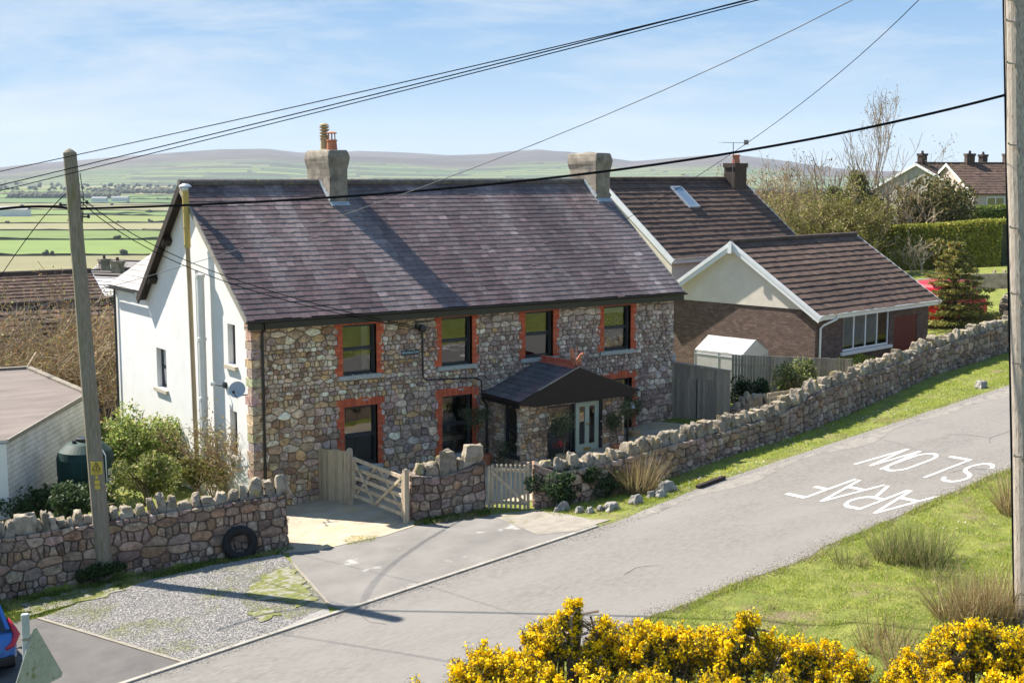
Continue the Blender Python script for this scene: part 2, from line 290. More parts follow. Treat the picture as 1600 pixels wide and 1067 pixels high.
def rubble(mb, W, H, fr, size=.24, gap=.014, depth=.035, pal=PAL_HOUSE, holes=(), aspect=1.4, rng=None, top=None, m=0, bright=1.):
    rng = rng or RA; pts = []; v = -size * .3; sz = size
    while v < H + size * .4:
        rh = size * rng.uniform(.45, 1.35); u = -size * rng.random()
        while u < W + size:
            wd = rh * rng.uniform(.6, 2.4); pts.append(((u + wd / 2) / aspect + rng.uniform(-.05, .05) * size, v + rh / 2 + rng.uniform(-.16, .16) * rh)); u += wd
        v += rh * .95
    cell = size * 1.6; G = {}
    for i, p in enumerate(pts): G.setdefault((int(p[0] // cell), int(p[1] // cell)), []).append(i)
    for i, p in enumerate(pts):
        R = size * 2.2; poly = [(p[0] - R, p[1] - R), (p[0] + R, p[1] - R), (p[0] + R, p[1] + R), (p[0] - R, p[1] + R)]
        ci, cj = int(p[0] // cell), int(p[1] // cell)
        for a in range(ci - 2, ci + 3):
            for b in range(cj - 2, cj + 3):
                for k in G.get((a, b), ()):
                    if k == i: continue
                    q = pts[k]; dx, dy = q[0] - p[0], q[1] - p[1]; dd = math.hypot(dx, dy)
                    if dd < 1e-4: continue
                    nx, ny = dx / dd, dy / dd; poly = clip(poly, nx, ny, nx * p[0] + ny * p[1] + dd / 2 - gap / 2)
                    if len(poly) < 3: break
        poly = [(x * aspect, y) for x, y in poly]
        for n_ in ((-1, 0, 0), (1, 0, W), (0, -1, 0), (0, 1, H)):
            if len(poly) > 2: poly = clip(poly, *n_)
        if len(poly) < 3: continue
        cx = sum(q[0] for q in poly) / len(poly); cy = sum(q[1] for q in poly) / len(poly)
        if top is not None and cy > top(cx): continue
        for (h0, h1, g0, g1) in holes:
            xs = [q[0] for q in poly]; ys = [q[1] for q in poly]
            if max(xs) <= h0 or min(xs) >= h1 or max(ys) <= g0 or min(ys) >= g1: continue
            ds = [(h0 - cx, (1, 0, h0)), (cx - h1, (-1, 0, -h1)), (g0 - cy, (0, 1, g0)), (cy - g1, (0, -1, -g1))]
            poly = clip(poly, *max(ds)[1])
            if len(poly) < 3: break
        if len(poly) < 3: continue
        ch = []
        for k in range(len(poly)):
            a, b = poly[k], poly[(k + 1) % len(poly)]; t = rng.uniform(.05, .22)
            ch += [(a[0] + (b[0] - a[0]) * t, a[1] + (b[1] - a[1]) * t), (b[0] - (b[0] - a[0]) * t, b[1] - (b[1] - a[1]) * t)]
        n = len(ch); dp = depth * rng.uniform(.55, 1.25); tx, ty = rng.uniform(-.1, .1), rng.uniform(-.1, .1)
        V = [fr(x, y, -.004) for x, y in ch]
        V += [fr(cx + (x - cx) * .95, cy + (y - cy) * .94, dp * .7 + tx * (x - cx) + ty * (y - cy)) for x, y in ch]
        V += [fr(cx + (x - cx) * .8, cy + (y - cy) * .76, dp * rng.uniform(.93, 1.08) + tx * (x - cx) + ty * (y - cy)) for x, y in ch]
        V.append(fr(cx + rng.uniform(-.02, .02), cy, dp * 1.06)); s = bright * rng.uniform(.72, 1.26); c = rng.choice(PAL_GREY if pal is PAL_HOUSE and rng.random() < cx / 9 - .1 else pal); c = tuple(min(.62, q * s * rng.uniform(.96, 1.04)) for q in c)
        Fc = [(r * n + k, r * n + (k + 1) % n, (r + 1) * n + (k + 1) % n, (r + 1) * n + k) for r in (0, 1) for k in range(n)] + [(2 * n + k, 2 * n + (k + 1) % n, 3 * n) for k in range(n)]
        mb.raw(V, Fc, c, m)
def panel(mb, fr, W, H, holes, wq, reveal=.2, m=0, c=W1, mr=None):         # a wall face with openings and their reveals
    us = sorted({0, W, *[h[0] for h in holes], *[h[1] for h in holes]}); vs = sorted({0, H, *[h[2] for h in holes], *[h[3] for h in holes]})
    for i in range(len(us) - 1):
        for j in range(len(vs) - 1):
            cu, cv = (us[i] + us[i + 1]) / 2, (vs[j] + vs[j + 1]) / 2
            if any(h[0] < cu < h[1] and h[2] < cv < h[3] for h in holes): continue
            mb.face([fr(us[i], vs[j], wq), fr(us[i + 1], vs[j], wq), fr(us[i + 1], vs[j + 1], wq), fr(us[i], vs[j + 1], wq)], c, m)
    mr = m if mr is None else mr
    for (a, b, p, q) in holes:
        for (x0, y0, x1, y1) in ((a, p, b, p), (b, p, b, q), (b, q, a, q), (a, q, a, p)):
            mb.face([fr(x0, y0, wq), fr(x1, y1, wq), fr(x1, y1, wq - reveal), fr(x0, y0, wq - reveal)], c, mr)
def slates(mb, fr, L, S, gauge, width, thick, cf, rng=None, lift=1.6, jit=.15, clipf=None, gap=.004, m=0):
    rng = rng or RA; n = int(math.ceil(S / gauge))
    for k in range(n):
        v0 = k * gauge; v1 = min(S, v0 + gauge * 1.12); u = -width * (.5 if k % 2 else 0) - rng.uniform(0, .06)
        dv = rng.uniform(-.006, .006)
        while u < L:
            wd = width * rng.uniform(1 - jit, 1 + jit); a, b = max(0, u), min(L, u + wd); u += wd
            if b - a < .03: continue
            if clipf and not clipf((a + b) / 2, (v0 + v1) / 2): continue
            d0 = v0 + dv + rng.uniform(-.012, .012) * gauge / .25 - (rng.uniform(.02, .06) if jit > .1 and rng.random() < .012 else 0); t0 = thick * lift * rng.uniform(.85, 1.2); c = cf(a, v0, rng)
            V = [fr(a + gap, d0, 0), fr(b - gap, d0, 0), fr(a + gap, d0, t0), fr(b - gap, d0, t0), fr(a + gap, v1, thick * .2), fr(b - gap, v1, thick * .2), fr(a + gap, v1, 0), fr(b - gap, v1, 0)]
            mb.raw(V, [(0, 1, 3, 2), (2, 3, 5, 4), (0, 2, 4, 6), (1, 7, 5, 3)], c, m)
def nv(x, y, z): return noise.noise(Vector((x, y, z)))
def blocky(center, sx, sy, sz, seed, taper=.75, k=3, sph=.45, amp=.16, X=(1, 0, 0), Y=(0, 1, 0), c=W1):
    """an irregular stone: a rounded, tapered, noisy block"""
    n = k; V = []; Fc = []; idx = {}
    X, Y = np.array(X, float), np.array(Y, float)
    def vid(p):
        key = tuple(round(q, 4) for q in p)
        if key not in idx:
            q = np.array(p, float); l = np.linalg.norm(q); q = q * (1 - sph) + q / l * sph * 1.15
            d = 1 + amp * nv(q[0] * 1.1 + seed * 3.7, q[1] * 1.1 - seed * 1.3, q[2] * 1.1 + seed); q *= d + .05 * nv(q[0] * 3.3 + seed, q[1] * 3.3, q[2] * 3.3)
            f = 1 + (taper - 1) * (q[2] + 1) / 2; q = np.array([q[0] * sx / 2 * f, q[1] * sy / 2 * f, q[2] * sz / 2])
            idx[key] = len(V); V.append(np.array(center) + X * q[0] + Y * q[1] + np.array((0, 0, 1)) * q[2])
        return idx[key]
    for ax in range(3):
        for sg in (-1, 1):
            for i in range(n):
                for j in range(n):
                    qs = []
                    for (a, b) in ((i, j), (i + 1, j), (i + 1, j + 1), (i, j + 1)):
                        p = [0, 0, 0]; p[ax] = sg; p[(ax + 1) % 3] = -1 + 2 * a / n; p[(ax + 2) % 3] = -1 + 2 * b / n; qs.append(vid(p))
                    Fc.append(tuple(qs if sg > 0 else qs[::-1]))
    return V, Fc
def leaves(name, P, size, cols, m, parent=None, rng=NR, flat=0., lw=.55, mn=None):
    """one small rhombic leaf per point"""
    P = np.asarray(P, float); n = len(P); a = rng.normal(size=(n, 3)); a[:, 2] *= (1 - flat); a /= np.linalg.norm(a, axis=1)[:, None]
    if mn is not None: a = a * .8 + mn * .8; a /= np.linalg.norm(a, axis=1)[:, None] + 1e-9
    t = rng.normal(size=(n, 3)); b = np.cross(a, t); b /= np.linalg.norm(b, axis=1)[:, None] + 1e-9
    s = (size * rng.uniform(.6, 1.3, n))[:, None]; V = np.stack([P - a * s, P + b * s * lw, P + a * s, P - b * s * lw], 1).reshape(-1, 3)
    return mesh_np(name, V, np.arange(4 * n).reshape(n, 4), np.asarray(cols), m, parent)
def pick(cols, n, rng=NR, var=.25):
    c = np.array(cols, float)[rng.integers(0, len(cols), n)]; return c * rng.uniform(1 - var, 1 + var, (n, 1))
def blades(name, P, h, wd, lean, cols, m, parent=None, rng=NR, up=None):
    P = np.asarray(P, float); n = len(P); t = rng.uniform(0, 2 * math.pi, n); sx = np.stack([np.cos(t), np.sin(t), np.zeros(n)], 1)
    d = rng.normal(size=(n, 3)) * lean; d[:, 2] = 1
    if up is not None: d = d + up
    d /= np.linalg.norm(d, axis=1)[:, None]; hh = (h * rng.uniform(.5, 1.3, n))[:, None]; ww = (wd * rng.uniform(.6, 1.3, n))[:, None]
    V = np.stack([P - sx * ww / 2, P + sx * ww / 2, P + d * hh], 1).reshape(-1, 3)
    return mesh_np(name, V, np.arange(3 * n).reshape(n, 3), np.asarray(cols), m, parent)
def grow(mb, p, d, L, r, depth, rng, tips, up=.15, spread=.55, nb=(2, 3), sides=5, wob=.14, c=W1, minr=.006, shrink=(.62, .8)):
    pts = [np.array(p, float)]; d = np.array(d, float) / np.linalg.norm(d); n = 4 if depth > 0 else 3
    for i in range(n):
        d = d + np.array([rng.gauss(0, wob), rng.gauss(0, wob), rng.gauss(0, wob) + up * .25]); d /= np.linalg.norm(d); pts.append(pts[-1] + d * L / n)
    mb.tube(pts, [max(minr, r * (1 - .42 * i / n)) for i in range(n + 1)], sides if depth > 1 else 3, c, cap=False)
    tips.append((pts[-1], d)); 
    if depth == 0: tips.append((pts[-2], d)); return
    for _ in range(rng.randint(*nb)):
        i = rng.randint(max(1, n - 2), n); q = pts[i]
        dd = d + np.array([rng.gauss(0, spread), rng.gauss(0, spread), rng.gauss(0, spread * .7) + up]); grow(mb, q, dd, L * rng.uniform(*shrink), r * .56, depth - 1, rng, tips, up, spread, nb, sides, wob, c, minr, shrink)
def blobs(name, C, S, cols, m, parent=None, rng=NR, sub=1):
    import bmesh
    bm = bmesh.new(); bmesh.ops.create_icosphere(bm, subdivisions=sub, radius=1); bv = np.array([v.co for v in bm.verts]); bf = np.array([[v.index for v in f.verts] for f in bm.faces]); bm.free()
    n = len(C); V = bv[None] * (rng.uniform(.72, 1.22, (n, len(bv), 1))) * np.asarray(S)[:, None, :] + np.asarray(C)[:, None, :]
    Fc = (bf[None] + (np.arange(n) * len(bv))[:, None, None]).reshape(-1, 3)
    return mesh_np(name, V.reshape(-1, 3), Fc, np.repeat(np.asarray(cols), len(bf), 0) * rng.uniform(.8, 1.2, (n * len(bf), 1)), m, parent)

# ------------------------------------------------------------------ ground, valley, hills
MT['ground'] = M('rough grass ground', (.105, .135, .02), (.23, .24, .05), 2.2, .95, .9, 18, c3=(.19, .145, .085), s3=.6, t3=.62, w3=.1, bdist=.05, detail=10)
MT['valley'] = M('valley pasture', (.10, .16, .035), (.17, .21, .06), .004, .95)
MT['fields'] = M('field grass', (.9, .9, .9), (1.12, 1.1, 1.08), .02, .95, attr=True)
MT['hills'] = M('moorland', W1, (1.25, 1.2, 1.2), .0022, .95, attr=True, detail=9)
MT['wood'] = M('distant woodland', W1, (1.3, 1.25, 1.2), .05, .95, attr=True)
MT['road'] = M('worn asphalt', (.135, .123, .112), (.225, .208, .190), 11, .92, .9, 90, c3=(.225, .207, .188), s3=.55, t3=.52, w3=.4, stretch=(.45, 1.3, 1), rot=(0, 0, -ANG), detail=12, bdist=.01)
MT['drive'] = M('patched asphalt', (.145, .135, .125), (.205, .19, .175), .9, .92, .5, 110, c3=(.36, .34, .32), s3=.8, t3=.66, w3=.06, detail=10, bdist=.01)
MT['bay'] = M('dark asphalt', (.085, .078, .075), (.12, .11, .105), 1.4, .9, .5, 120, bdist=.008)
MT['kerb'] = M('concrete kerb', (.24, .22, .185), (.36, .33, .285), 4, .9, .4, 40, bdist=.01)
MT['edging'] = M('worn edging', (.20, .175, .14), (.29, .26, .21), 5, .9, .4, 40)
MT['path'] = M('worn concrete path', (.21, .185, .155), (.30, .27, .225), 2.5, .9, .5, 40, c3=(.16, .15, .07), s3=1.6, t3=.64, w3=.1)
MT['paving'] = M('sandstone paving', (.30, .245, .175), (.43, .37, .285), 1.2, .9, .4, 30, c3=(.45, .33, .18), s3=1.1, t3=.6, w3=.15, bdist=.01)
MT['gravel'] = M('grey gravel', (.20, .185, .175), (.31, .29, .275), 14, .95, .9, 30, c3=(.16, .165, .05), s3=.8, t3=.60, w3=.16, bdist=.03)
MT['paint'] = M('road paint', (.48, .46, .43), (.66, .64, .60), 18, .8, c3=(.32, .30, .28), s3=7, t3=.60, w3=.12)

def sheet(name, A, L_, m, dz=0., zf=None):
    A, L_ = np.array(A), np.array(L_); V = []
    for l in L_:
        for a in A:
            x, y = xy(a, l); V.append((x, y, (zf or gz)(x, y) + dz))
    na = len(A); Fc = np.array([(j * na + i, j * na + i + 1, (j + 1) * na + i + 1, (j + 1) * na + i) for j in range(len(L_) - 1) for i in range(na - 1)])
    return mesh_np(name, V, Fc, np.ones((len(Fc), 3)), m, smooth=True)
def gzn(x, y):
    a, l = al(x, y); z = gz(x, y)
    if l < -16.4: k = min(1, (-16.4 - l) / 1.5); z += k * (.10 * nv(a * .5, l * .5, 0) + .06 * nv(a * 1.6, l * 1.6, 3)) 
    return z
Ag = np.concatenate([np.arange(-90, -14, 4), np.arange(-14, 40, .5), np.arange(40, 72, 2), np.arange(72, 171, 5)])
Lg = np.concatenate([np.arange(-110, -26, 4), np.arange(-26, -10.3, .5), [-10.2], np.arange(-10, 6, .5), np.arange(6, 40, 1.5), np.arange(40, 141, 4)])
tag(sheet('ground', Ag, Lg, MT['ground'], 0, gzn), kind='structure')

# a fan of valley pasture out to 3.4 km, then the hills
TH = np.linspace(AZ + math.radians(40), AZ - math.radians(36), 90)
Rv = np.concatenate([np.geomspace(95, 3400, 70)])
V = []; 
for r in Rv:
    for t in TH:
        x, y = CAM[0] + r * math.cos(t), CAM[1] + r * math.sin(t); V.append((x, y, min(valley(r), gz(x, y) if r < 260 else 1e9) - .35 - (1.5 if r < 190 else 0)))
n = len(TH); Fc = np.array([(i * n + j, i * n + j + 1, (i + 1) * n + j + 1, (i + 1) * n + j) for i in range(len(Rv) - 1) for j in range(n - 1)])
tag(mesh_np('valley', V, Fc, np.ones((len(Fc), 3)), MT['valley'], smooth=True), kind='structure')
RID = [(-900, 268), (-300, 268), (0, 263), (60, 256), (120, 251), (200, 244), (280, 238), (350, 233), (420, 232), (470, 238), (520, 239), (560, 235), (640, 238), (700, 242), (760, 241), (800, 238), (840, 235), (885, 238), (930, 245), (985, 252), (1050, 246), (1110, 241), (1160, 243), (1230, 252), (1300, 263), (1380, 268), (1700, 269), (2600, 268)]
TH2 = np.linspace(AZ + math.radians(40), AZ - math.radians(36), 420); Rh = np.concatenate([np.linspace(3300, 8300, 150), np.linspace(8450, 9600, 5)])
V = []; cols = []
for i, r in enumerate(Rh):
    for t in TH2:
        px = PX + F * math.tan(AZ - t); py = np.interp(px, [q[0] for q in RID], [q[1] for q in RID])
        zr = CAM[2] + (271 - py) / F * 8300 * math.cos(t - AZ) * .98
        k = max(0, min(1, (r - 4600) / 3700)); z = valley(r) * (1 - k) + (zr * k ** .9 if r <= 8300 else zr - (r - 8300) * .25)
        x, y = CAM[0] + r * math.cos(t), CAM[1] + r * math.sin(t); z += (nv(x * .0012, y * .0012, 1) * 22 + nv(x * .004, y * .004, 5) * 8) * min(1, k * 2) * (1 - max(0, k - .9) * 9)
        V.append((x, y, z))
n = len(TH2); Fc = np.array([(i * n + j, i * n + j + 1, (i + 1) * n + j + 1, (i + 1) * n + j) for i in range(len(Rh) - 1) for j in range(n - 1)])
V = np.array(V); cen = V[Fc].mean(1)
hf = RA.random
def hillcol(p):
    q = p[:2] - CAM[:2]; r = math.hypot(*q); tt = q @ np.array([math.cos(AZ), math.sin(AZ)]); ss = q @ np.array([math.sin(AZ), -math.cos(AZ)])
    k = (r - 5000) / 2300 + .5 * nv(p[0] * .0006, p[1] * .0006, 9) + .18 * nv(p[0] * .003, p[1] * .003, 2)
    row = math.floor(tt / 130 + .5 * nv(ss * .0008, tt * .0008, 3)); fr_ = tt / 130 + .5 * nv(ss * .0008, tt * .0008, 3) - row; cu = ss / (330 + 90 * math.sin(row * 2.3)) + row * .37; ci = math.floor(cu); hsh = (math.sin(row * 12.9898 + ci * 78.233) * 43758.5453) % 1
    g = np.array([(.075, .115, .04), (.12, .15, .055), (.06, .085, .04), (.10, .135, .05), (.14, .14, .07)][int(hsh * 4.99)]); h = np.array((.066, .05, .045)) * (1 + .5 * nv(p[0] * .0015, p[1] * .0015, 4) + .3 * nv(p[0] * .006, p[1] * .006, 4))
    if fr_ < .26 or cu - ci < .04: g = np.array((.04, .05, .03))
    if hsh > .93 and r < 6200: g = np.array((.045, .052, .03))
    s = sstep(k * 1.8 - .1); return g * (1 - s) + h * s
tag(mesh_np('hills', V, Fc, np.array([hillcol(p) for p in cen]), MT['hills'], smooth=True), kind='structure')

# fields between hedgerows
frng = random.Random(21); DH = np.array([math.cos(AZ), math.sin(AZ)]); RH = np.array([math.sin(AZ), -math.cos(AZ)])
cells = []; t = 150.
while t < 4300:
    dt = 84 * (t / 300) ** .6 * frng.uniform(.6, 1.5) + 14; s = -t * .75 - 100
    while s < t * .62 + 150:
        dsz = dt * frng.uniform(1.6, 3.6); cells.append((s + dsz / 2, t + dt / 2 + frng.uniform(-.42, .42) * dt)); s += dsz
    t += dt
mbf = MB(); mbh = MB(); hc, hs, hcol = [], [], []
CA = np.array(cells); CA2 = CA * np.array([.42, 1.0])
GRN = [(.088, .15, .028), (.125, .18, .034), (.165, .195, .042), (.075, .132, .028), (.17, .175, .06), (.10, .158, .03), (.185, .17, .078)]
def wpt(s, t): return CAM[0] + DH[0] * t + RH[0] * s, CAM[1] + DH[1] * t + RH[1] * s
def fz(s, t):
    x, y = wpt(s, t); r = math.hypot(s, t); return (gz(x, y) if r < 260 else valley(r))
for i, p in enumerate(CA2):
    d2 = ((CA2 - p) ** 2).sum(1); nb = np.argsort(d2)[1:14]; R = 900; poly = [(p[0] - R, p[1] - R), (p[0] + R, p[1] - R), (p[0] + R, p[1] + R), (p[0] - R, p[1] + R)]
    for k in nb:
        dx, dy = CA2[k] - p; dd = math.hypot(dx, dy); poly = clip(poly, dx / dd, dy / dd, (dx * p[0] + dy * p[1]) / dd + dd / 2)
        if len(poly) < 3: break
    if len(poly) < 3: continue
    poly = [(q[0] / .42, q[1]) for q in poly]
    if min(q[1] for q in poly) < 120 or max(abs(q[0]) for q in poly) > 4600: continue
    pp = []
    for k in range(len(poly)):
        a, b = poly[k], poly[(k + 1) % len(poly)]; nn = max(1, min(30, int(math.hypot(a[0] - b[0], a[1] - b[1]) / (18 + a[1] * .03))))
        pp += [(a[0] + (b[0] - a[0]) * j / nn, a[1] + (b[1] - a[1]) * j / nn) for j in range(nn)]
        if poly[k] < poly[(k + 1) % len(poly)]:
            Lh = math.hypot(a[0] - b[0], a[1] - b[1]); dist = max(150, (a[1] + b[1]) / 2); st = 2.6 + dist * .0016; tall = frng.random()
            nn2 = max(2, int(Lh / (7 + dist * .006))); wd = .8 + dist * .0004; prev = None
            for j in range(nn2 + 1):
                f = j / nn2; s_, t_ = a[0] + (b[0] - a[0]) * f, a[1] + (b[1] - a[1]) * f
                if abs(s_) > t_ * .62 + 60: prev = None; continue
                hx_ = frng.uniform(.9, 1.9) + (frng.random() < .1) * 1.2; x, y = wpt(s_ + frng.gauss(0, .6), t_ + frng.gauss(0, .5)); z = fz(s_, t_); cur = [(x - DH[0] * wd, y - DH[1] * wd, z - .2), (x - DH[0] * wd * .6, y - DH[1] * wd * .6, z + hx_), (x + DH[0] * wd * .6, y + DH[1] * wd * .6, z + hx_), (x + DH[0] * wd, y + DH[1] * wd, z - .2)]
                if prev:
                    c = frng.choice([(.06, .062, .03), (.075, .07, .035), (.055, .065, .03), (.085, .07, .045)])
                    for q in range(3): mbh.face([prev[q], cur[q], cur[q + 1], prev[q + 1]], c)
                prev = cur
            for j in range(int(Lh / 26)):
                if frng.random() > (.45 if tall > .7 else .10): continue
                f = frng.random(); s_, t_ = a[0] + (b[0] - a[0]) * f, a[1] + (b[1] - a[1]) * f
                if abs(s_) > t_ * .62 + 60: continue
                x, y = wpt(s_, t_); h = frng.uniform(1.8, 4.0); z = fz(s_, t_)
                for _ in range(4): hc.append((x + frng.gauss(0, h * .45), y + frng.gauss(0, h * .45), z + h * frng.uniform(.5, 1.0))); q = h * frng.uniform(.3, .6); hs.append((q * 1.2, q * 1.2, q)); hcol.append([(.055, .06, .03), (.075, .07, .035), (.05, .065, .03), (.085, .07, .045)][frng.randrange(4)])
    cx, cy = sum(q[0] for q in pp) / len(pp), sum(q[1] for q in pp) / len(pp); c = frng.choice(GRN); s = frng.uniform(.85, 1.15); c = tuple(q * s for q in c)
    P3 = [(*wpt(*q), fz(*q) + .15) for q in pp]; ce = (*wpt(cx, cy), fz(cx, cy) + .15)
    for k in range(len(P3)): mbf.face([ce, P3[(k + 1) % len(P3)], P3[k]], c)
tag(mbf.build('fields', MT['fields']), kind='structure')
tag(mbh.build('hedgerows', MT['wood']), kind='stuff'); tag(blobs('hedgerow_trees', hc, hs, np.array(hcol), MT['wood']), kind='stuff')
# woods on the far slope and by the village
wc, ws, wcol = [], [], []
for (x0, x1, D0, D1, N_, h) in ((20, 190, 3000, 3300, 420, 6.5), (150, 420, 3500, 3900, 260, 7), (-100, 500, 3900, 4700, 200, 7), (900, 1300, 3000, 3800, 420, 9), (420, 900, 4200, 5200, 260, 9), (120, 240, 560, 610, 70, 3.6), (-20, 20, 420, 440, 14, 5), (1250, 1420, 700, 1500, 400, 7), (1380, 1460, 260, 420, 120, 5)):
    for _ in range(N_):
        px, D = frng.uniform(x0, x1), frng.uniform(D0, D1); p = CAM[:2] + DH * D + RH * (px - PX) / F * D; r = math.hypot(*(p - CAM[:2])); hh = h * frng.uniform(.6, 1.3)
        wc.append((p[0], p[1], valley(r) + hh * .6)); ws.append((hh * 1.0, hh * 1.0, hh)); wcol.append([(.06, .062, .035), (.075, .07, .04), (.05, .06, .03)][frng.randrange(3)])
tag(blobs('distant_woods', wc, ws, np.array(wcol), MT['wood']), kind='stuff')
# far farm buildings
def far_building(px, D, wd, dp, h, lab):
    p = CAM[:2] + DH * D + RH * (px - PX) / F * D; r = math.hypot(*(p - CAM[:2])); z = valley(r); t = thing('farm_building', lab, 'farm building', (p[0], p[1], z), 'far farm buildings')
    fr = Fr((p[0], p[1], z), (RH[0], RH[1], 0), (DH[0], DH[1], 0), (0, 0, 1)); m = MB(); m.box(fr, -wd / 2, wd / 2, 0, dp, 0, h); m.build('wall', MT['render'], t)
    m = MB(); m.prism(Fr(fr(-wd / 2 - .5, 0, h), fr.Y, fr.Z, fr.X), [(-.6, 0), (dp + .6, 0), (dp / 2, dp * .3)], 0, wd + 1); m.build('roof', MT['slate_grey'], t)
far_building(597, 4600, 62, 14, 7, 'long white farm shed on the hillside right of the left chimney'); far_building(690, 4500, 44, 12, 6, 'smaller white shed on the far hillside, midway along the main roof')
far_building(22, 1750, 40, 14, 9, 'pale buildings far below at the left edge of the valley'); far_building(158, 2650, 30, 12, 7, 'white farmhouse in the far woods just right of the mossy pole'); far_building(190, 2700, 34, 12, 7, 'white farm range on the valley side between pole and gable')

# ------------------------------------------------------------------ road, drive, paving
def flat(name, pts, m, dz, pl, cat=None):                     # a flat paved sheet from (a, l) points
    mb = MB(); mb.face([(*xy(a, l), pl(a, l) + dz) for a, l in pts]); return tag(mb.build(name, m), kind='structure')
def zr(a, l): return .066 * a + .13
def zb(a, l): return .066 * a + .13 - .065 * (l + 10.2)
def hal(px, py): p = hit(px, py); return al(p[0], p[1])
rr = random.Random(5); near = [(a, -15.75 + (.12 * nv(a * .8, 0, 0)) + (.0 if a < 9 else .12 * sstep((a - 9) / 4))) for a in np.arange(-60, 120, .6)]
for i, (a, l) in enumerate(near):
    if 4 < a < 6.5: near[i] = (a, l - .15)
farl = [(a, -10.42 if a < 4.3 else -10.42 + .5 * sstep((a - 4.3) / 6) + .08 * nv(a * .9, 4, 0)) for a in np.arange(120, -60, -.6)]
mb = MB()
fl2 = farl[::-1]
for i in range(len(near) - 1):
    g0, g1 = fl2[i], fl2[i + 1]; m0, m1 = (g0[0], min(g0[1], -10.2)), (g1[0], min(g1[1], -10.2))
    mb.face([(*xy(*q), zr(*q) + .012) for q in (near[i], near[i + 1], m1, m0)])
    if g0[1] > -10.2 or g1[1] > -10.2: mb.face([(*xy(*q), zb(*q) + .012) for q in (m0, m1, (g1[0], max(g1[1], -10.2)), (g0[0], max(g0[1], -10.2)))])
tag(mb.build('road', MT['road']), kind='structure')
mb = MB(); MT['margin'] = M('loose road margin', (.19, .172, .15), (.29, .265, .235), 6, .95, .6, 60, c3=(.13, .12, .11), s3=3, t3=.6, w3=.15)
mg = [(a, min(l, -10.21) - .03) for a, l in fl2 if 5 < a < 45]; mg2 = [(a, l - .12 - .55 * max(0, .45 + nv(a * .35, 7, 1))) for a, l in mg]
for i in range(len(mg) - 1): mb.face([(*xy(*q), zr(*q) + .016) for q in (mg2[i], mg2[i + 1], mg[i + 1], mg[i])])
tag(mb.build('road_margin', MT['margin']), kind='structure')
D_ = [hal(*p) for p in ((458, 882), (487, 915), (517, 948))] + [(-3.75, -10.25), (0, -10.25), (4.0, -10.25)] + [hal(*p) for p in ((925, 822), (850, 812), (795, 806), (700, 808), (640, 822), (560, 846), (500, 858), (450, 862))]
flat('driveway', D_, MT['drive'], .012, zb)
flat('path', [hal(*p) for p in ((838, 797), (880, 803), (925, 812), (955, 812), (900, 830), (840, 836), (790, 815), (765, 805))], MT['path'], .018, zb)
flat('patio', [hal(*p) for p in ((436, 866), (436, 790), (499, 775), (560, 780), (640, 800), (648, 822), (600, 838), (550, 848), (500, 860))], MT['paving'], .022, zb)
flat('front_garden', [(2.2, -.1), (2.2, -5.0), (4.6, -6.0), (5.6, -7.0), (8, -7.3), (14.5, -7.4), (15.6, -3.5), (15.6, -1.9)], MT['paving'], .02, zb)
flat('gravel_parking', [hal(*p) for p in ((62, 966), (130, 940), (240, 905), (340, 882), (440, 866), (458, 882), (487, 915), (512, 948))] + [(-4.05, -10.2)] + [hal(*p) for p in ((400, 1002), (292, 1036))], MT['gravel'], .012, zb)
flat('parking_bay', [hal(*p) for p in ((60, 967), (290, 1037))] + [(-8.0, -10.25), (-16, -10.25), (-16, -4.2), (-10, -3.0)], MT['bay'], .014, zb)
mb = MB(); p0, p1 = hit(60, 967), hit(290, 1037); mb.bar(p0 + [0, 0, .015], p1 + [0, 0, .015], .09, .06); tag(mb.build('bay_edging', MT['edging']), kind='structure')
p0, p1 = hit(458, 882), hit(517, 948)
mb = MB(); mb.bar(p0 + [0, 0, .012], p1 + [0, 0, .012], .07, .05); tag(mb.build('drive_edging', MT['edging']), kind='structure')
mb = MB(); a = -24.
while a < 4.2:
    b = min(4.2, a + .915); q0, q1 = np.array([*xy(a + .006, -10.34), zr(a, 0) + .002]), np.array([*xy(b - .006, -10.34), zr(b, 0) + .002]); mb.bar(q0, q1, .125, .10, c=W1); a += .915
tag(mb.build('kerb', MT['kerb'], bevel=.012), kind='structure')
mb = MB(); p0, p1 = hit(1090, 764), hit(1131, 749); mb.bar(p0 + [0, 0, .05], p1 + [0, 0, .05], .16, .14); tag(mb.build('kerb_stub', MT['timber_dark'], bevel=.02), 'dark lone kerb block at the verge edge, uphill of the boulders', 'kerb block')

rc = random.Random(77); mb = MB()
for k in range(6):
    a, l = rc.uniform(-6, 24), rc.uniform(-15.2, -10.8); dr = rc.choice([0, 0, math.pi / 2]) + rc.gauss(0, .3); P = [(a, l)]
    for j in range(rc.randint(8, 26)): dr += rc.gauss(0, .28); a += math.cos(dr) * .14; l += math.sin(dr) * .14; P.append((a, min(-10.5, max(-15.5, l))))
    for i in range(len(P) - 1):
        p, q = np.array(P[i]), np.array(P[i + 1]); d = (q - p) / (np.linalg.norm(q - p) + 1e-9); n_ = np.array([-d[1], d[0]]) * rc.uniform(.006, .013); mb.face([(*xy(*r), zr(*r) + .0165) for r in (p - n_, q - n_, q + n_, p + n_)])
tag(mb.build('road_cracks', M('tar filled cracks', (.10, .092, .085))), kind='structure')
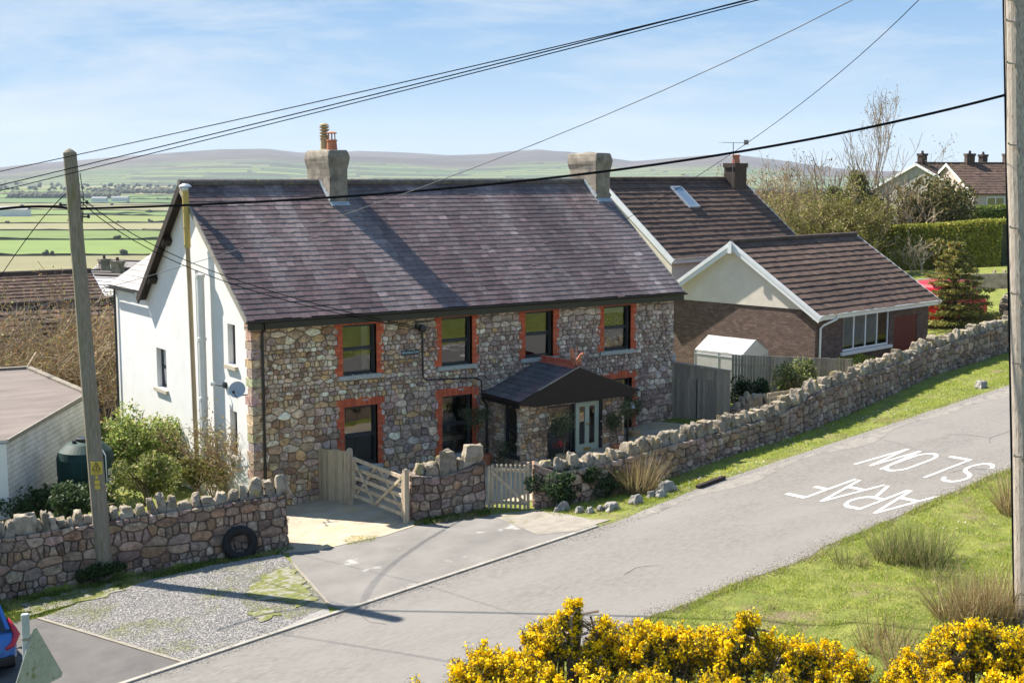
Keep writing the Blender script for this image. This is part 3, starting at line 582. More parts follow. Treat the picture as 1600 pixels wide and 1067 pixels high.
# tyre track and patches are wear on the asphalt; the painted words SLOW and ARAF read from uphill
def stroke(mb, P, wd, f):
    for i in range(len(P) - 1):
        p, q = np.array(f(*P[i])), np.array(f(*P[i + 1])); d = (q - p) / (np.linalg.norm(q - p) + 1e-9); s = np.array([-d[1] * 1.25, d[0] * .62]) * wd / 2; e = d * wd * .12
        pg = clip([tuple(r) for r in (p - s - e, q - s + e, q + s + e, p + s - e)], 0, -1, 15.60)
        if len(pg) > 2: mb.face([(*xy(*r), zr(*r) + .018 + .0007 * (len(mb.f) % 5)) for r in pg])
def arc(cx, cy, rx, ry, t0, t1, n=14): return [(cx + rx * math.cos(math.radians(t0 + (t1 - t0) * i / n)), cy + ry * math.sin(math.radians(t0 + (t1 - t0) * i / n))) for i in range(n + 1)]
GLY = {'S': [arc(.5, .76, .42, .21, 20, 250, 14) + arc(.5, .27, .42, .24, 75, -160, 14)], 'L': [[(.08, 1), (.08, 0), (.95, 0)]],
       'O': [arc(.5, .72, .43, .26, 0, 180, 12) + arc(.5, .28, .43, .26, 180, 360, 12) + [(.93, .72)]], 'W': [[(0, 1), (.26, 0), (.5, .95), (.74, 0), (1, 1)]],
       'A': [[(.0, 0), (.5, 1), (1, 0)], [(.17, .32), (.83, .32)]], 'R': [[(.06, 0), (.06, 1)], [(.06, .98)] + arc(.5, .74, .42, .24, 90, -90, 10) + [(.06, .5)], [(.45, .5), (.95, 0)]], 'F': [[(.08, 0), (.08, 1), (.98, 1)], [(.08, .56), (.7, .56)]]}
def word(nm, lab, letters, a_top, a_base):
    mb = MB()
    for ch, l0, l1 in letters:
        for P in GLY[ch]: stroke(mb, P, .158, lambda x, y: (a_base + (a_top - a_base) * y, l0 + (l1 - l0) * x))
    tag(mb.build(nm, MT['paint']), lab, 'road marking', 'words painted on the road')
word('road_lettering', 'white painted word SLOW on the road, the uphill one of two', [('S', -15.3, -14.62), ('L', -14.35, -13.6), ('O', -13.45, -12.75), ('W', -12.85, -11.95)], 13.4, 15.85)
word('road_lettering', 'white painted word ARAF on the road, below the word SLOW', [('A', -15.55, -14.72), ('R', -14.68, -13.95), ('A', -13.85, -13.05), ('F', -12.95, -12.28)], 9.7, 12.05)

# ------------------------------------------------------------------ the stone house
HB = (8.2, 4.9, -.4)
H = thing('stone_house', 'long rubble stone house with white gable end, purple slate roof and two chimneys', 'house', HB)
ff = Fr((0, 0, 0), (1, 0, 0), (0, 0, 1), (0, -1, 0))           # front: u along X, v up, w outwards
gf = Fr((0, 0, 0), (0, 1, 0), (0, 0, 1), (-1, 0, 0))           # left gable: u along Y
OUTW = [(2.97, 4.15, 3.40, 4.97), (6.55, 7.72, 3.41, 4.99), (9.86, 11.02, 3.41, 4.98), (13.24, 14.45, 3.40, 4.98), (2.99, 4.16, .50, 2.40), (6.55, 7.71, .46, 2.40), (13.38, 14.53, .30, 2.36)]
HL = 16.5; Z0 = -.9
f0 = Fr((0, 0, Z0), (1, 0, 0), (0, 0, 1), (0, -1, 0)); hol0 = [(a, b, c - Z0, d - Z0) for a, b, c, d in OUTW]
mb = MB(); panel(mb, f0, HL, 5.2 - Z0, hol0, 0, .22, m=1)
rs = random.Random(3)
def sur(a, b, c, d): return (a - .17, b + .17, c - .02, d + .2)
rubble(mb, HL, 5.2 - Z0, f0, .205, .016, .05, PAL_HOUSE, [sur(*h) for h in hol0], 1.4, rs)
# lit quoins that return on to the gable
for k in range(22):
    z = Z0 + .28 * k; ln = .30 + .12 * ((k % 2) * 1.0) + rs.uniform(-.05, .05)
    mb.box(Fr((0, 0, 0), (1, 0, 0), (0, 1, 0), (0, 0, 1)), -.05 - rs.uniform(0, .03), .3 + rs.uniform(0, .15), -.045 - rs.uniform(0, .02), ln, z + .012, z + .268, tuple(q * rs.uniform(.8, 1.1) for q in rs.choice([(.40, .335, .265), (.44, .37, .295), (.36, .30, .24), (.42, .35, .26)])))
mb.build('front_wall', [MT['stone'], MT['mortar']], H)
# white gable, rear wing and the remaining walls
GW = [(7.40, 8.36, 2.23, 3.62), (1.27, 1.86, 3.80, 5.06), (1.29, 1.84, .95, 2.37)]
mb = MB(); gz0 = Fr((0, 0, Z0), (0, 1, 0), (0, 0, 1), (-1, 0, 0)); panel(mb, gz0, 12.6, 5.35 - Z0, [(a, b, c - Z0, d - Z0) for a, b, c, d in GW], 0, .24)
mb.face([gf(.0, 5.35, 0), gf(9.4, 5.35, 0), gf(4.9, 9.15, 0)])
mb.face([(HL, 0, Z0), (HL, 9.4, Z0), (HL, 9.4, 5.3), (HL, 4.9, 9.15), (HL, 0, 5.3)]); mb.face([(0, 12.6, Z0), (6, 12.6, Z0), (6, 12.6, 5.4), (3, 12.6, 7.4), (0, 12.6, 5.4)])
mb.face([(6, 9.4, Z0), (6, 12.6, Z0), (6, 12.6, 5.4), (6, 9.4, 5.4)]); mb.face([(6, 9.4, Z0), (HL, 9.4, Z0), (HL, 9.4, 5.3), (6, 9.4, 5.3)])
mb.build('gable_wall', MT['render'], H)
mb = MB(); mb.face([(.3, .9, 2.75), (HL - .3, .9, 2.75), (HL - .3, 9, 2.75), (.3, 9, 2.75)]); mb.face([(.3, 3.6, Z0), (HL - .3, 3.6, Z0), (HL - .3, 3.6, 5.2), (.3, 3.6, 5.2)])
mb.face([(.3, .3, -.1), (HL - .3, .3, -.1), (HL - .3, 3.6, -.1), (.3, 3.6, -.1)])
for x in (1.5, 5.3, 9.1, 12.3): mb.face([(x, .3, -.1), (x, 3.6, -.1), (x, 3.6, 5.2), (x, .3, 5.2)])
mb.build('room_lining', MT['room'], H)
# roof
slope = (9.30 - 5.36) / 5.27; SL = math.hypot(5.27, 9.30 - 5.36); vs_ = np.array([0, 5.27, 3.94]) / SL; ns_ = np.array([0, -3.94, 5.27]) / SL
rf = Fr((-.30, -.37, 5.36), (1, 0, 0), vs_, ns_); RL = 17.02
SLC = [(.112, .073, .071), (.122, .079, .076), (.10, .067, .065), (.132, .086, .082), (.14, .102, .097), (.112, .075, .072)]
def slate_col(u, v, rng):
    c = np.array(rng.choice(SLC)); s = nv(u * .55, v * .14, 2.) ; st = nv(u * 1.6 + 5, v * .10, 8.)
    x0 = 5.6 + (SL - v) * .05
    lime = max(0, 1 - abs(u - 5.3) / .75) * (.75 - .25 * nv(u * 3, v, 3)) + max(0, 1 - abs(u - 16.5) / 1.0) * .5      # run-off below the leads
    k = max(0, st) * .7 + max(0, s - .1) * .4 + lime * .6 + (.16 if u > 9.5 else 0) * (.5 + nv(u * .4, v * .3, 6))
    c = c * (1 - min(.8, k)) + np.array((.26, .225, .215)) * min(.8, k); return tuple(c * (rng.uniform(.86, 1.14) if rng.random() < .93 else rng.uniform(1.2, 1.6)) * (1 + .35 * s))
mb = MB(); slates(mb, rf, RL, SL - .03, .235, .29, .0105, slate_col, random.Random(9), 1.65, .16)
mb.box(rf, .02, RL - .02, .03, SL - .02, -.09, -.004, (.05, .04, .045))
vr = np.array([0, -4.41, 3.97]); SR = np.linalg.norm(vr); vr /= SR; nr = np.array([0, 3.97, 4.41]) / SR; rr_ = Fr((-.30, 9.31, 5.33), (1, 0, 0), vr, nr)
mb.box(rr_, 0, RL, 0, SR - .03, -.09, .0, (.11, .08, .085)); roof = mb.build('roof', MT['slate'], H)
mb = MB(); x = -.3
while x < 16.7: mb.tube([(x + .006, 4.9, 9.335), (min(x + .45, 16.72) - .006, 4.9, 9.335)], [.115, .125], 10, (1, 1, 1)); x += .45
mb.build('ridge_tiles', M('grey ridge tile', (.10, .085, .08), (.17, .15, .135), 6, .85, .4, 30, c3=(.2, .18, .1), s3=4, t3=.64), roof)
# verges: pale cement trim in front, dark soffit boards behind
for u_ in (0, RL): mb = MB(); mb.box(rf, u_ - .03, u_ + .03, -.02, SL, -.14, .012); mb.build('verge_trim', MT['trim'], H)
mb = MB(); mb.box(rr_, -.035, .02, -.05, SR + .02, -.26, -.005); mb.box(rr_, .02, .30, -.05, SR, -.13, -.095)
for v in (1.35, 3.4): mb.box(rr_, .0, .3, v - .14, v + .14, -.40, -.13)
mb.build('soffit_board', MT['timber_dark'], H, bevel=.01)
# front fascia, gutter, downpipe
mb = MB(); mb.box(WORLD, -.26, 16.7, -.34, -.29, 5.06, 5.30); mb.box(WORLD, -.26, 16.7, -.29, -.0, 5.12, 5.14); mb.build('fascia', MT['black'], H)
def gutter(name, p, q, r, parent, m, rise=(0, 0, 1)):
    p, q = np.array(p, float), np.array(q, float); d = (q - p) / np.linalg.norm(q - p); s = np.cross(d, (0, 0, 1)); s /= np.linalg.norm(s); mb = MB(); n = 8
    ring = [(s * math.cos(math.pi + math.pi * k / n) * r + np.array((0, 0, 1)) * math.sin(math.pi + math.pi * k / n) * r) for k in range(n + 1)]; ring += [g * .86 for g in ring[::-1]]
    N_ = len(ring); mb.raw([p + g for g in ring] + [q + g for g in ring], [(k, (k + 1) % N_, N_ + (k + 1) % N_, N_ + k) for k in range(N_)] + [tuple(range(N_))[::-1], tuple(range(N_, 2 * N_))])
    return mb.build(name, m, parent)
gutter('gutter', (-.28, -.42, 5.335), (16.75, -.42, 5.335), .075, H, MT['black'])
mb = MB(); mb.tube([(.28, -.42, 5.27), (.28, -.40, 5.14), (.28, -.13, 4.95), (.28, -.11, 4.85), (.28, -.11, -.3)], .042, 10)
for z in (4.5, 2.6, .8): mb.tube([(.28, -.11, z), (.28, -.11, z + .07)], .055, 10)
mb.build('downpipe', MT['black'], H, smooth=False)
# chimneys
def stack(xc, parent, pots, seed):
    mb = MB(); prof = [(8.2, 1.0), (9.55, 1.0), (9.78, 1.03), (9.98, 1.14), (10.12, 1.17), (10.22, 1.15), (10.36, 1.06), (10.42, .98)]
    hx, hy, yc = .335, .86, 4.9; ringn = 4; V = []; r2 = random.Random(seed)
    for z, s in prof:
        for k, (sx, sy) in enumerate(((-1, -1), (1, -1), (1, 1), (-1, 1))):
            V.append((xc + sx * (hx * s + (s - 1) * .1) + r2.uniform(-.012, .012), yc + sy * (hy + (s - 1) * hx * 1.2) + r2.uniform(-.012, .012), z + r2.uniform(-.01, .01)))
    n = len(prof); Fc = [(i * 4 + k, i * 4 + (k + 1) % 4, i * 4 + 4 + (k + 1) % 4, i * 4 + 4 + k) for i in range(n - 1) for k in range(4)] + [tuple(range(4 * n - 4, 4 * n))]
    mb.raw(V, Fc); mb.lathe((xc, yc, 10.40), [(.30, 0), (.26, .04), (.1, .07)], 12)
    ch = mb.build('chimney', MT['cement'], parent, bevel=.025)
    mb = MB(); 
    mb.box(rf, xc - hx + .30 - .03, xc + hx + .30 + .03, SL - 6.58 + 5.37, 6.58 - .95, .0, .028)
    vb = (yc - hy + .37) / 5.27 * SL
    mb.box(rf, xc - hx + .28, xc + hx + .32, vb - .2, vb + .02, .018, .034); mb.v, mb.f, mb.c, mb.m = mb.v[8:], [tuple(i - 8 for i in f) for f in mb.f[6:]], mb.c[6:], mb.m[6:]
    for k in range(7):
        v = vb + .03 + k * .145; mb.box(rf, xc - hx + .30 - .022, xc - hx + .30 - .004, v, v + .14, .02, .17 + (.02 if k % 2 else 0)); mb.box(rf, xc + hx + .30 + .004, xc + hx + .30 + .022, v, v + .14, .02, .17)
    mb.build('flashing', MT['lead'], ch)
    for (dy, kind) in pots:
        if kind == 'buff':
            mb = MB(); mb.lathe((xc - .02, yc + dy, 10.40), [(.15, 0), (.14, .38), (.17, .40), (.17, .45), (.14, .46)], 14); pt = mb.build('chimney_pot', MT['buff'], ch, smooth=False)
            mb = MB(); z = 10.86
            for k in range(4): mb.lathe((xc - .02, yc + dy, z), [(.115, 0), (.175, .05), (.175, .075), (.115, .08)], 14, (1, 1, 1)); z += .10
            mb.lathe((xc - .02, yc + dy, 10.84), [(.085, 0), (.085, .5)], 10); mb.lathe((xc - .02, yc + dy, z), [(.16, 0), (.16, .03), (.08, .08)], 14); mb.build('louvred_cowl', MT['buff'], pt)
        else:
            mb = MB(); mb.lathe((xc + .06, yc + dy, 10.40), [(.19, 0), (.165, .30), (.185, .32), (.185, .37), (.13, .38)], 14); pt = mb.build('chimney_pot', MT['pot'], ch)
            mb = MB(); o = np.array((xc + .06, yc + dy, 10.78))
            for k in range(6): t = k * math.pi / 3; mb.tube([o + (math.cos(t) * .12, math.sin(t) * .12, 0), o + (math.cos(t) * .12, math.sin(t) * .12, .20)], .018, 5)
            mb.lathe(o + (0, 0, .2), [(.18, 0), (.18, .03), (.06, .07)], 14); mb.build('cowl', MT['pot'], pt)
    return ch
stack(5.0, H, [(.12, 'buff'), (-.28, 'pot')], 1); stack(16.36, H, [], 2)
# windows: frame, panes, sill, toothed brick surround
def window(parent, fr, a, b, c, d, rec=.13, surround=True, sill=True, bars=.5, fw=.075, mf=None, sillm=None, mull=0, arch=.28, gm='glass'):
    mf = mf or MT['frame']; mb = MB(); w0, w1 = -rec - .06, -rec
    mb.box(fr, a, a + fw, c, d, w0, w1); mb.box(fr, b - fw, b, c, d, w0, w1); mb.box(fr, a + fw, b - fw, c, c + fw * 1.1, w0, w1); mb.box(fr, a + fw, b - fw, d - fw, d, w0, w1)
    zs = c + (d - c) * bars
    if bars: mb.box(fr, a + fw, b - fw, zs - fw * .55, zs + fw * .55, w0 + .003, w1 + .012); mb.box(fr, a + fw, b - fw, zs + fw * .55, zs + fw * 1.05, w0, w1 - .012)
    for k in range(mull): x = a + (b - a) * (k + 1) / (mull + 1); mb.box(fr, x - fw * .5, x + fw * .5, c + fw, d - fw, w0 + .004, w1 - .004)
    wn = mb.build('window', mf, parent, bevel=.006)
    xs = [a + fw * .8] + [a + (b - a) * (k + 1) / (mull + 1) for k in range(mull)] + [b - fw * .8]; zz = [c + fw, zs, d - fw * .8] if bars else [c + fw, d - fw * .8]
    for i in range(len(xs) - 1):
        for j in range(len(zz) - 1): m2 = MB(); q = -rec - .03 - .006 * j; q0 = q - (.022 if j == 0 and bars else .004); m2.face([fr(xs[i], zz[j], q0), fr(xs[i + 1], zz[j], q0), fr(xs[i + 1], zz[j + 1], q), fr(xs[i], zz[j + 1], q)]); m2.build('pane', MT[gm], wn)
    if sill: m2 = MB(); m2.box(fr, a - .16, b + .16, c - .14, c - .005, -rec - .02, .10); m2.build('sill', sillm or MT['sill'], wn, bevel=.012)
    if surround:
        m2 = MB(); r = random.Random(int(a * 100 + c * 7)); BR = [(.54, .125, .052), (.49, .105, .045), (.58, .14, .06), (.45, .095, .045)]; top = d + arch; k = 0; z = c
        while z < d - .01:
            wd = .26 if (k // 4) % 2 == 0 else .165; z2 = min(z + .078, d)
            for (x0, x1) in ((a - wd, a), (b, b + wd)): m2.box(fr, x0, x1, z + .005, z2 - .003, -.1, .052 + r.uniform(-.003, .003), r.choice(BR))
            m2.box(fr, a - wd + .004, a, z, z2, -.1, .044, (.20, .05, .03)); m2.box(fr, b, b + wd - .004, z, z2, -.1, .044, (.20, .05, .03)); z += .078; k += 1
        n = int((b - a + .52) / .082); x = a - .26; st = (b - a + .52) / n
        for i in range(n):
            f = (i + .5) / n * 2 - 1; rise = .05 * (1 - f * f); m2.box(fr, x + .004, x + st - .004, d + rise * .6 - .01, top + rise - .05, -.1, .054 + r.uniform(-.003, .003), r.choice(BR)); x += st
        m2.box(fr, a - .25, b + .25, d + .012, top - .06, -.1, .045, (.20, .05, .03))
        m2.build('brick_surround', MT['brick'], wn)
    return wn
wins = [window(H, ff, *o) for o in OUTW]
gw = [window(H, gf, a, b, c, d, .17, False, True, .5, .06, sillm=MT['sandsill']) for a, b, c, d in GW]
# things seen behind the glass
mb = MB()
for i in range(7): mb.tube([ff(3.88 + .03 * i, 3.5, -.42 - .03 * (i % 2)), ff(3.88 + .03 * i, 4.93, -.42 - .03 * (i % 2))], .02, 6)
mb.build('curtain', MT['cloth'], wins[0])
mb = MB()
for i in range(12): mb.tube([ff(3.02 + .02 * i, .6, -.42 - .03 * (i % 2)), ff(3.02 + .02 * i, 2.38, -.42 - .03 * (i % 2))], .016, 6)
mb.build('curtain', MT['cloth'], wins[4])
mb = MB(); mb.box(ff, 13.34, 14.35, 4.72, 4.90, -.25, -.24); mb.build('blind', MT['cloth'], wins[3])
mb = MB(); r = random.Random(8); mb.box(ff, 13.3, 14.4, 3.5, 4.72, -.262, -.255, (.03, .05, .02), 1)
for i in range(70):
    y = r.choice([r.uniform(4.35, 4.68), r.uniform(3.55, 4.05), r.uniform(3.6, 4.1)]); o = ff(r.uniform(13.36, 14.34), y, -.25); mb.prism(Fr(o, ff.X, ff.Y, ff.Z), [(math.cos(t) * .032, math.sin(t) * .032) for t in np.linspace(0, 2 * math.pi, 8)[:-1]], 0, .004, (1, 1, 1), 0)
mb.build('flower_print', [MT['cloth'], MT['leaf']], wins[3])
lampo = ff(7.25, .95, -.75)
t = thing('table_lamp', 'cream shaded table lamp behind the ground floor window beside the porch', 'lamp', lampo)
mb = MB(); mb.lathe(lampo, [(.12, 0), (.12, .03), (.03, .05), (.03, .42)], 12); mb.build('lamp_base', MT['oakh'], t)
mb = MB(); mb.lathe(lampo + np.array((0, 0, .42)), [(.30, 0), (.19, .32)], 18); mb.build('lamp_shade', MT['cloth'], t)
mb = MB(); mb.box(ff, 6.4, 7.8, .80, .945, -1.1, -.5); mb.box(ff, 6.5, 6.6, -.1, .8, -1.05, -.95); mb.box(ff, 7.6, 7.7, -.1, .8, -1.05, -.95); tag(mb.build('side_table', MT['oakh']), 'low side table under the lamp behind the window', 'table')
# flue, painted stack pipe, rear wing roof
mb = MB(); mb.tube([gf(3.72, -.1, .40), gf(3.9, 6.0, .40), gf(3.98, 7.3, .40)], .075, 10, W1, 0); mb.tube([gf(3.98, 7.3, .40), gf(4.03, 9.1, .40)], [.10, .105], 10, W1, 1)
for z in (7.35, 7.9, 8.45, 8.9): mb.tube([gf(4.0 + (z - 7.3) * .03, z, .40), gf(4.0 + (z - 7.3) * .03, z + .04, .40)], .115, 10, W1, 0)
fl = mb.build('flue', [MT['flue'], MT['flueyellow']], H, smooth=False)
mb = MB(); mb.lathe(gf(4.03, 9.1, .4), [(.10, 0), (.10, .10), (.2, .11), (.19, .15), (.06, .22)], 14); mb.build('cowl', MT['steel'], fl)
for k in range(9):
    pass
mb = MB(); mb.tube([gf(3.22, -.2, .30), gf(3.24, 6.5, .30)], .12, 12); mb.tube([gf(3.62, .3, .25), gf(3.66, 6.6, .25)], .055, 8)
for z in (.9, 2.5, 4.4, 6.4): mb.tube([gf(3.23, z, .30), gf(3.23, z + .1, .30)], .145, 12); mb.bar(gf(3.62, z + .05, .25), gf(3.23, z + .05, .25), .04, .06)
mb.build('stack_pipe', MT['whitepipe'], H)
mb = MB(); fr = Fr((-.2, 12.85, 5.52), (0, -1, 0), np.array((3.2, 0, 2.05)) / 3.8, np.array((-2.05, 0, 3.2)) / 3.8)
slates(mb, fr, 3.6, 3.8, .33, .5, .012, lambda u, v, r: tuple(np.array((.21, .195, .185)) * r.uniform(.8, 1.15)), random.Random(2), 1.6, .1); mb.box(fr, 0, 3.6, 0, 3.8, -.1, -.003, (.2, .19, .18))
mb.box(Fr((6.2, 12.85, 5.52), (0, -1, 0), np.array((-3.2, 0, 2.05)) / 3.8, np.array((2.05, 0, 3.2)) / 3.8), 0, 3.6, 0, 3.8, -.1, 0, (.3, .29, .28)); mb.build('wing_roof', MT['slate'], H)
gutter('wing_gutter', (-.27, 12.85, 5.47), (-.27, 9.5, 5.47), .06, H, MT['black'])
mb = MB(); mb.tube([(-.08, 12.5, 5.4), (-.08, 12.5, -.4)], .045, 8); mb.build('rear_downpipe', MT['frame'], H)
# porch
PX0, PX1, PY_ = 8.38, 12.65, 1.92; pz = -.3
pf = Fr((PX0, -PY_, pz), (1, 0, 0), (0, 0, 1), (0, -1, 0)); ps = Fr((PX0, 0, pz), (0, -1, 0), (0, 0, 1), (-1, 0, 0))
hf_ = [(9.42 - PX0, 10.52 - PX0, .30, 2.38), (10.52 - PX0, 11.72 - PX0, .28, 2.46)]; hs_ = [(.95, 1.74, .85, 2.42)]
mb = MB(); panel(mb, pf, PX1 - PX0, 2.55, hf_, 0, .2, m=1); rubble(mb, PX1 - PX0, 2.55, pf, .2, .016, .04, PAL_HOUSE, hf_, 1.4, rs)
panel(mb, ps, PY_, 2.55, hs_, 0, .2, m=1); rubble(mb, PY_, 2.55, ps, .2, .016, .04, PAL_HOUSE, hs_, 1.4, rs)
mb.face([(PX1, 0, pz), (PX1, -PY_, pz), (PX1, -PY_, 2.25), (PX1, 0, 2.25)], W1, 1); mb.build('porch_wall', [MT['stone'], MT['mortar']], H)
wn = window(H, Fr(pf.o, pf.X, pf.Y, pf.Z), hf_[0][0], hf_[0][1], hf_[0][2], hf_[0][3], .06, False, True, .52, .085, sillm=MT['frame'])
wn = window(H, ps, hs_[0][0], hs_[0][1], hs_[0][2], hs_[0][3], .06, False, True, .5, .085, sillm=MT['frame'])
mb = MB()
for i in range(6): mb.tube([ps(1.28 + .05 * i, .95, -.3), ps(1.28 + .05 * i, 2.4, -.3)], .03, 6)
mb.build('curtain', MT['cloth'], wn)
mb = MB(); a, b = 10.52 - PX0, 11.72 - PX0; mb.box(pf, a, a + .09, .28, 2.46, -.14, -.02); mb.box(pf, b - .1, b, .28, 2.46, -.14, -.02); mb.box(pf, a + .09, b - .1, 2.38, 2.46, -.14, -.02); mb.build('door_frame', MT['frame'], H)
mb = MB(); a += .1; b -= .11; q = (a + b) / 2
for (x0, x1, z0, z1) in ((a, b, .29, .95), (a, b, 2.22, 2.37), (a, a + .17, .95, 2.22), (b - .17, b, .95, 2.22), (q - .09, q + .09, .95, 2.22)): mb.box(pf, x0, x1, z0, z1, -.11, -.05)
dr = mb.build('porch_door', MT['door'], H, bevel=.008)
for (x0, x1) in ((a + .17, q - .09), (q + .09, b - .17)):
    m2 = MB(); m2.face([pf(x0, .95, -.08), pf(x1, .95, -.08), pf(x1, 2.22, -.08), pf(x0, 2.22, -.08)]); m2.build('door_pane', MT['glass'], dr)
mb = MB(); mb.lathe(pf(q, 1.62, -.05), [(.02, 0), (.045, .03), (.03, .06)], 10, ax=(0, -1, 0)); mb.build('knob', MT['brass'], dr)
mb = MB(); mb.box(pf, q - .15, q + .15, .74, .82, -.05, -.035); mb.build('letterbox', MT['brass'], dr)
mb = MB(); RX, RZ, EX0, EZ = 10.53, 3.33, 8.12, 2.40
sv = np.array((RX - EX0, 0, RZ - EZ)); SP = np.linalg.norm(sv); sv /= SP; fr = Fr((EX0, -2.19, EZ), (0, 1, 0), sv, np.array((-sv[2], 0, sv[0])))
slates(mb, fr, 2.19, SP, .29, .42, .01, lambda u, v, r: tuple(np.array((.10, .098, .105) if u > .3 else (.13, .095, .10)) * r.uniform(.75, 1.3)), random.Random(4), 1.7, .12)
mb.box(fr, .01, 2.19, .01, SP, -.07, -.003, (.05, .04, .04))
fr2 = Fr((12.95, -2.19, EZ - .02), (0, 1, 0), np.array((-(12.95 - RX), 0, RZ - EZ)) / math.hypot(12.95 - RX, RZ - EZ), np.array((RZ - EZ, 0, 12.95 - RX)) / math.hypot(12.95 - RX, RZ - EZ))
slates(mb, fr2, 2.19, 2.58, .29, .42, .01, lambda u, v, r: tuple(np.array((.11, .1, .105)) * r.uniform(.75, 1.3)), random.Random(6), 1.7, .12); mb.box(fr2, .01, 2.19, .01, 2.58, -.07, -.003, (.05, .04, .04))
pr = mb.build('porch_roof', MT['slate'], H)
mb = MB(); y = 0.
for k in range(5):
    y0, y1 = -.42 * k - .01, -.42 * (k + 1) + .01; fr = Fr((RX, 0, RZ), (1, 0, 0), (0, 0, 1), (0, 1, 0)); mb.prism(fr, [(-.17, -.05), (0, .06), (.17, -.05), (.15, -.07), (0, .03), (-.15, -.07)], y1, y0)
    for j in range(5): yy = y0 - .04 - j * .075; mb.prism(Fr((RX, yy, RZ + .05), (0, 1, 0), (0, 0, 1), (1, 0, 0)), [(-.034, 0), (.034, 0), (.034, .07), (0, .12), (-.034, .07)], -.018, .018)
mb.build('porch_ridge_tiles', MT['ridge_red'], pr)
# the terracotta dragon sitting on the ridge end
mb = MB(); o = np.array((RX, -2.06, RZ + .07)); A = lambda x, y, z: o + np.array((x, y, z))
mb.tube([A(.0, .16, .04), A(0, .05, .08), A(0, -.06, .14), A(.02, -.12, .24), A(.04, -.16, .33), A(.10, -.2, .36), A(.16, -.22, .33)], [.05, .09, .085, .06, .05, .05, .02], 8)
mb.tube([A(0, .14, .04), A(-.06, .2, .10), A(-.10, .2, .22), A(-.08, .17, .34), A(-.03, .15, .40)], [.05, .04, .035, .028, .01], 6)
for sg in (-1, 1):
    mb.prism(Fr(A(.05 * sg, .02, .16), (.35 * sg, .5, .1), (.0, .15, 1), (1, 0, 0)), [(0, 0), (.22, .05), (.30, .26), (.2, .22), (.24, .42), (.1, .26), (.06, .36)], -.012, .012)
    mb.tube([A(.06 * sg, -.05, .10), A(.1 * sg, -.1, .05), A(.09 * sg, -.16, -.01)], [.04, .03, .03], 6); mb.tube([A(.06 * sg, .08, .07), A(.12 * sg, .04, .04), A(.1 * sg, -.01, -.02)], [.05, .035, .03], 6)
for sg in (-1, 1): mb.tube([A(.09, -.19 + .03 * sg, .38), A(.06, -.17 + .04 * sg, .45)], [.018, .004], 5)
mb.build('dragon_finial', MT['pot'], pr)
mb = MB(); fr = Fr((0, -2.20, 0), (1, 0, 0), (0, 0, 1), (0, -1, 0)); mb.prism(fr, [(8.16, 2.27), (8.16, 2.36), (RX, 3.30), (12.92, 2.36), (12.92, 2.25), (12.7, 2.18), (8.75, 2.17)], 0, .04); mb.box(WORLD, 8.3, 12.75, -2.2, -1.93, 2.24, 2.26); mb.build('gable_board', MT['timber_dark'], H)
mb = MB(); mb.prism(fr, [(8.9, 2.70), (RX, 3.335), (RX, 3.37), (8.8, 2.70)], -.02, .05); mb.build('verge_strip', MT['trim'], H)
gutter('porch_gutter', (8.06, .0, 2.40), (8.06, -2.26, 2.40), .065, H, MT['black']); gutter('porch_gutter', (13.0, -2.24, 2.37), (13.0, 0, 2.37), .065, H, MT['black'])
mb = MB(); mb.box(WORLD, 8.13, 8.17, -2.18, 0, 2.18, 2.36); mb.build('porch_fascia', MT['black'], H)
mb = MB(); mb.tube([(8.05, -.14, 2.35), (8.05, -.14, 2.2), (8.25, -.1, 2.0), (8.25, -.1, -.2)], .04, 8); mb.build('porch_downpipe', MT['black'], H); mb = MB(); mb.tube([(12.75, -2.05, 2.3), (12.75, -2.02, 2.1), (12.75, -1.98, -.2)], .045, 8); mb.build('porch_downpipe', MT['black'], H)
t = thing('hanging_bell', 'small dark bell hanging at the right end of the porch', 'bell', (12.86, -2.1, 1.75)); mb = MB(); mb.lathe((12.86, -2.1, 1.72), [(.11, 0), (.075, .06), (.06, .17), (.02, .2)], 12); mb.build('bell', MT['greysteel'], t); mb = MB(); mb.tube([(12.86, -2.1, 1.92), (12.86, -2.1, 2.2)], .01, 5); mb.build('bracket', MT['black'], t)
# fixings on the walls
t = thing('satellite_dish', 'pale grey satellite dish on the white gable beside the stone corner', 'satellite dish', gf(.35, 3.1, .0))
mb = MB(); dax = np.array((-.55, -.72, .42)); dax /= np.linalg.norm(dax); o = gf(.2, 3.25, .42)
mb.lathe(o, [(.02, -.012), (.15, -.002), (.25, .03), (.255, .04), (.25, .042), (.15, .012), (.01, 0)], 24, ax=dax); mb.build('dish', MT['greysteel'], t)
mb = MB(); mb.tube([gf(.35, 3.05, .0), gf(.3, 3.05, .3), o - dax * .02], .02, 6); mb.tube([o - np.array((0, 0, .26)), o + dax * .42 - np.array((0, 0, .22))], .014, 6); mb.lathe(o + dax * .40 - np.array((0, 0, .2)), [(.03, 0), (.045, .04), (.045, .1)], 8, ax=dax); mb.build('arm', MT['black'], t)
t = thing('security_light', 'white twin security light on the gable left of the satellite dish', 'wall light', gf(2.1, 3.1, .0))
mb = MB(); mb.box(gf, 2.02, 2.18, 3.02, 3.2, 0, .08); mb.tube([gf(2.1, 3.1, .08), gf(2.1, 3.1, .2), gf(2.3, 3.12, .28)], .02, 6); mb.build('bracket', MT['black'], t); mb = MB(); mb.lathe(gf(2.36, 3.1, .24), [(.03, 0), (.075, .08), (.08, .2)], 10, ax=(-.5, .5, .2)); mb.build('lamp', MT['white'], t)
t = thing('house_sign', 'small dark slate house name sign between two upper windows', 'sign', ff(5.37, 3.96, .05))
mb = MB(); mb.box(ff, 5.05, 5.69, 3.88, 4.04, .03, .065); mb.build('plate', MT['frame'], t, bevel=.01)
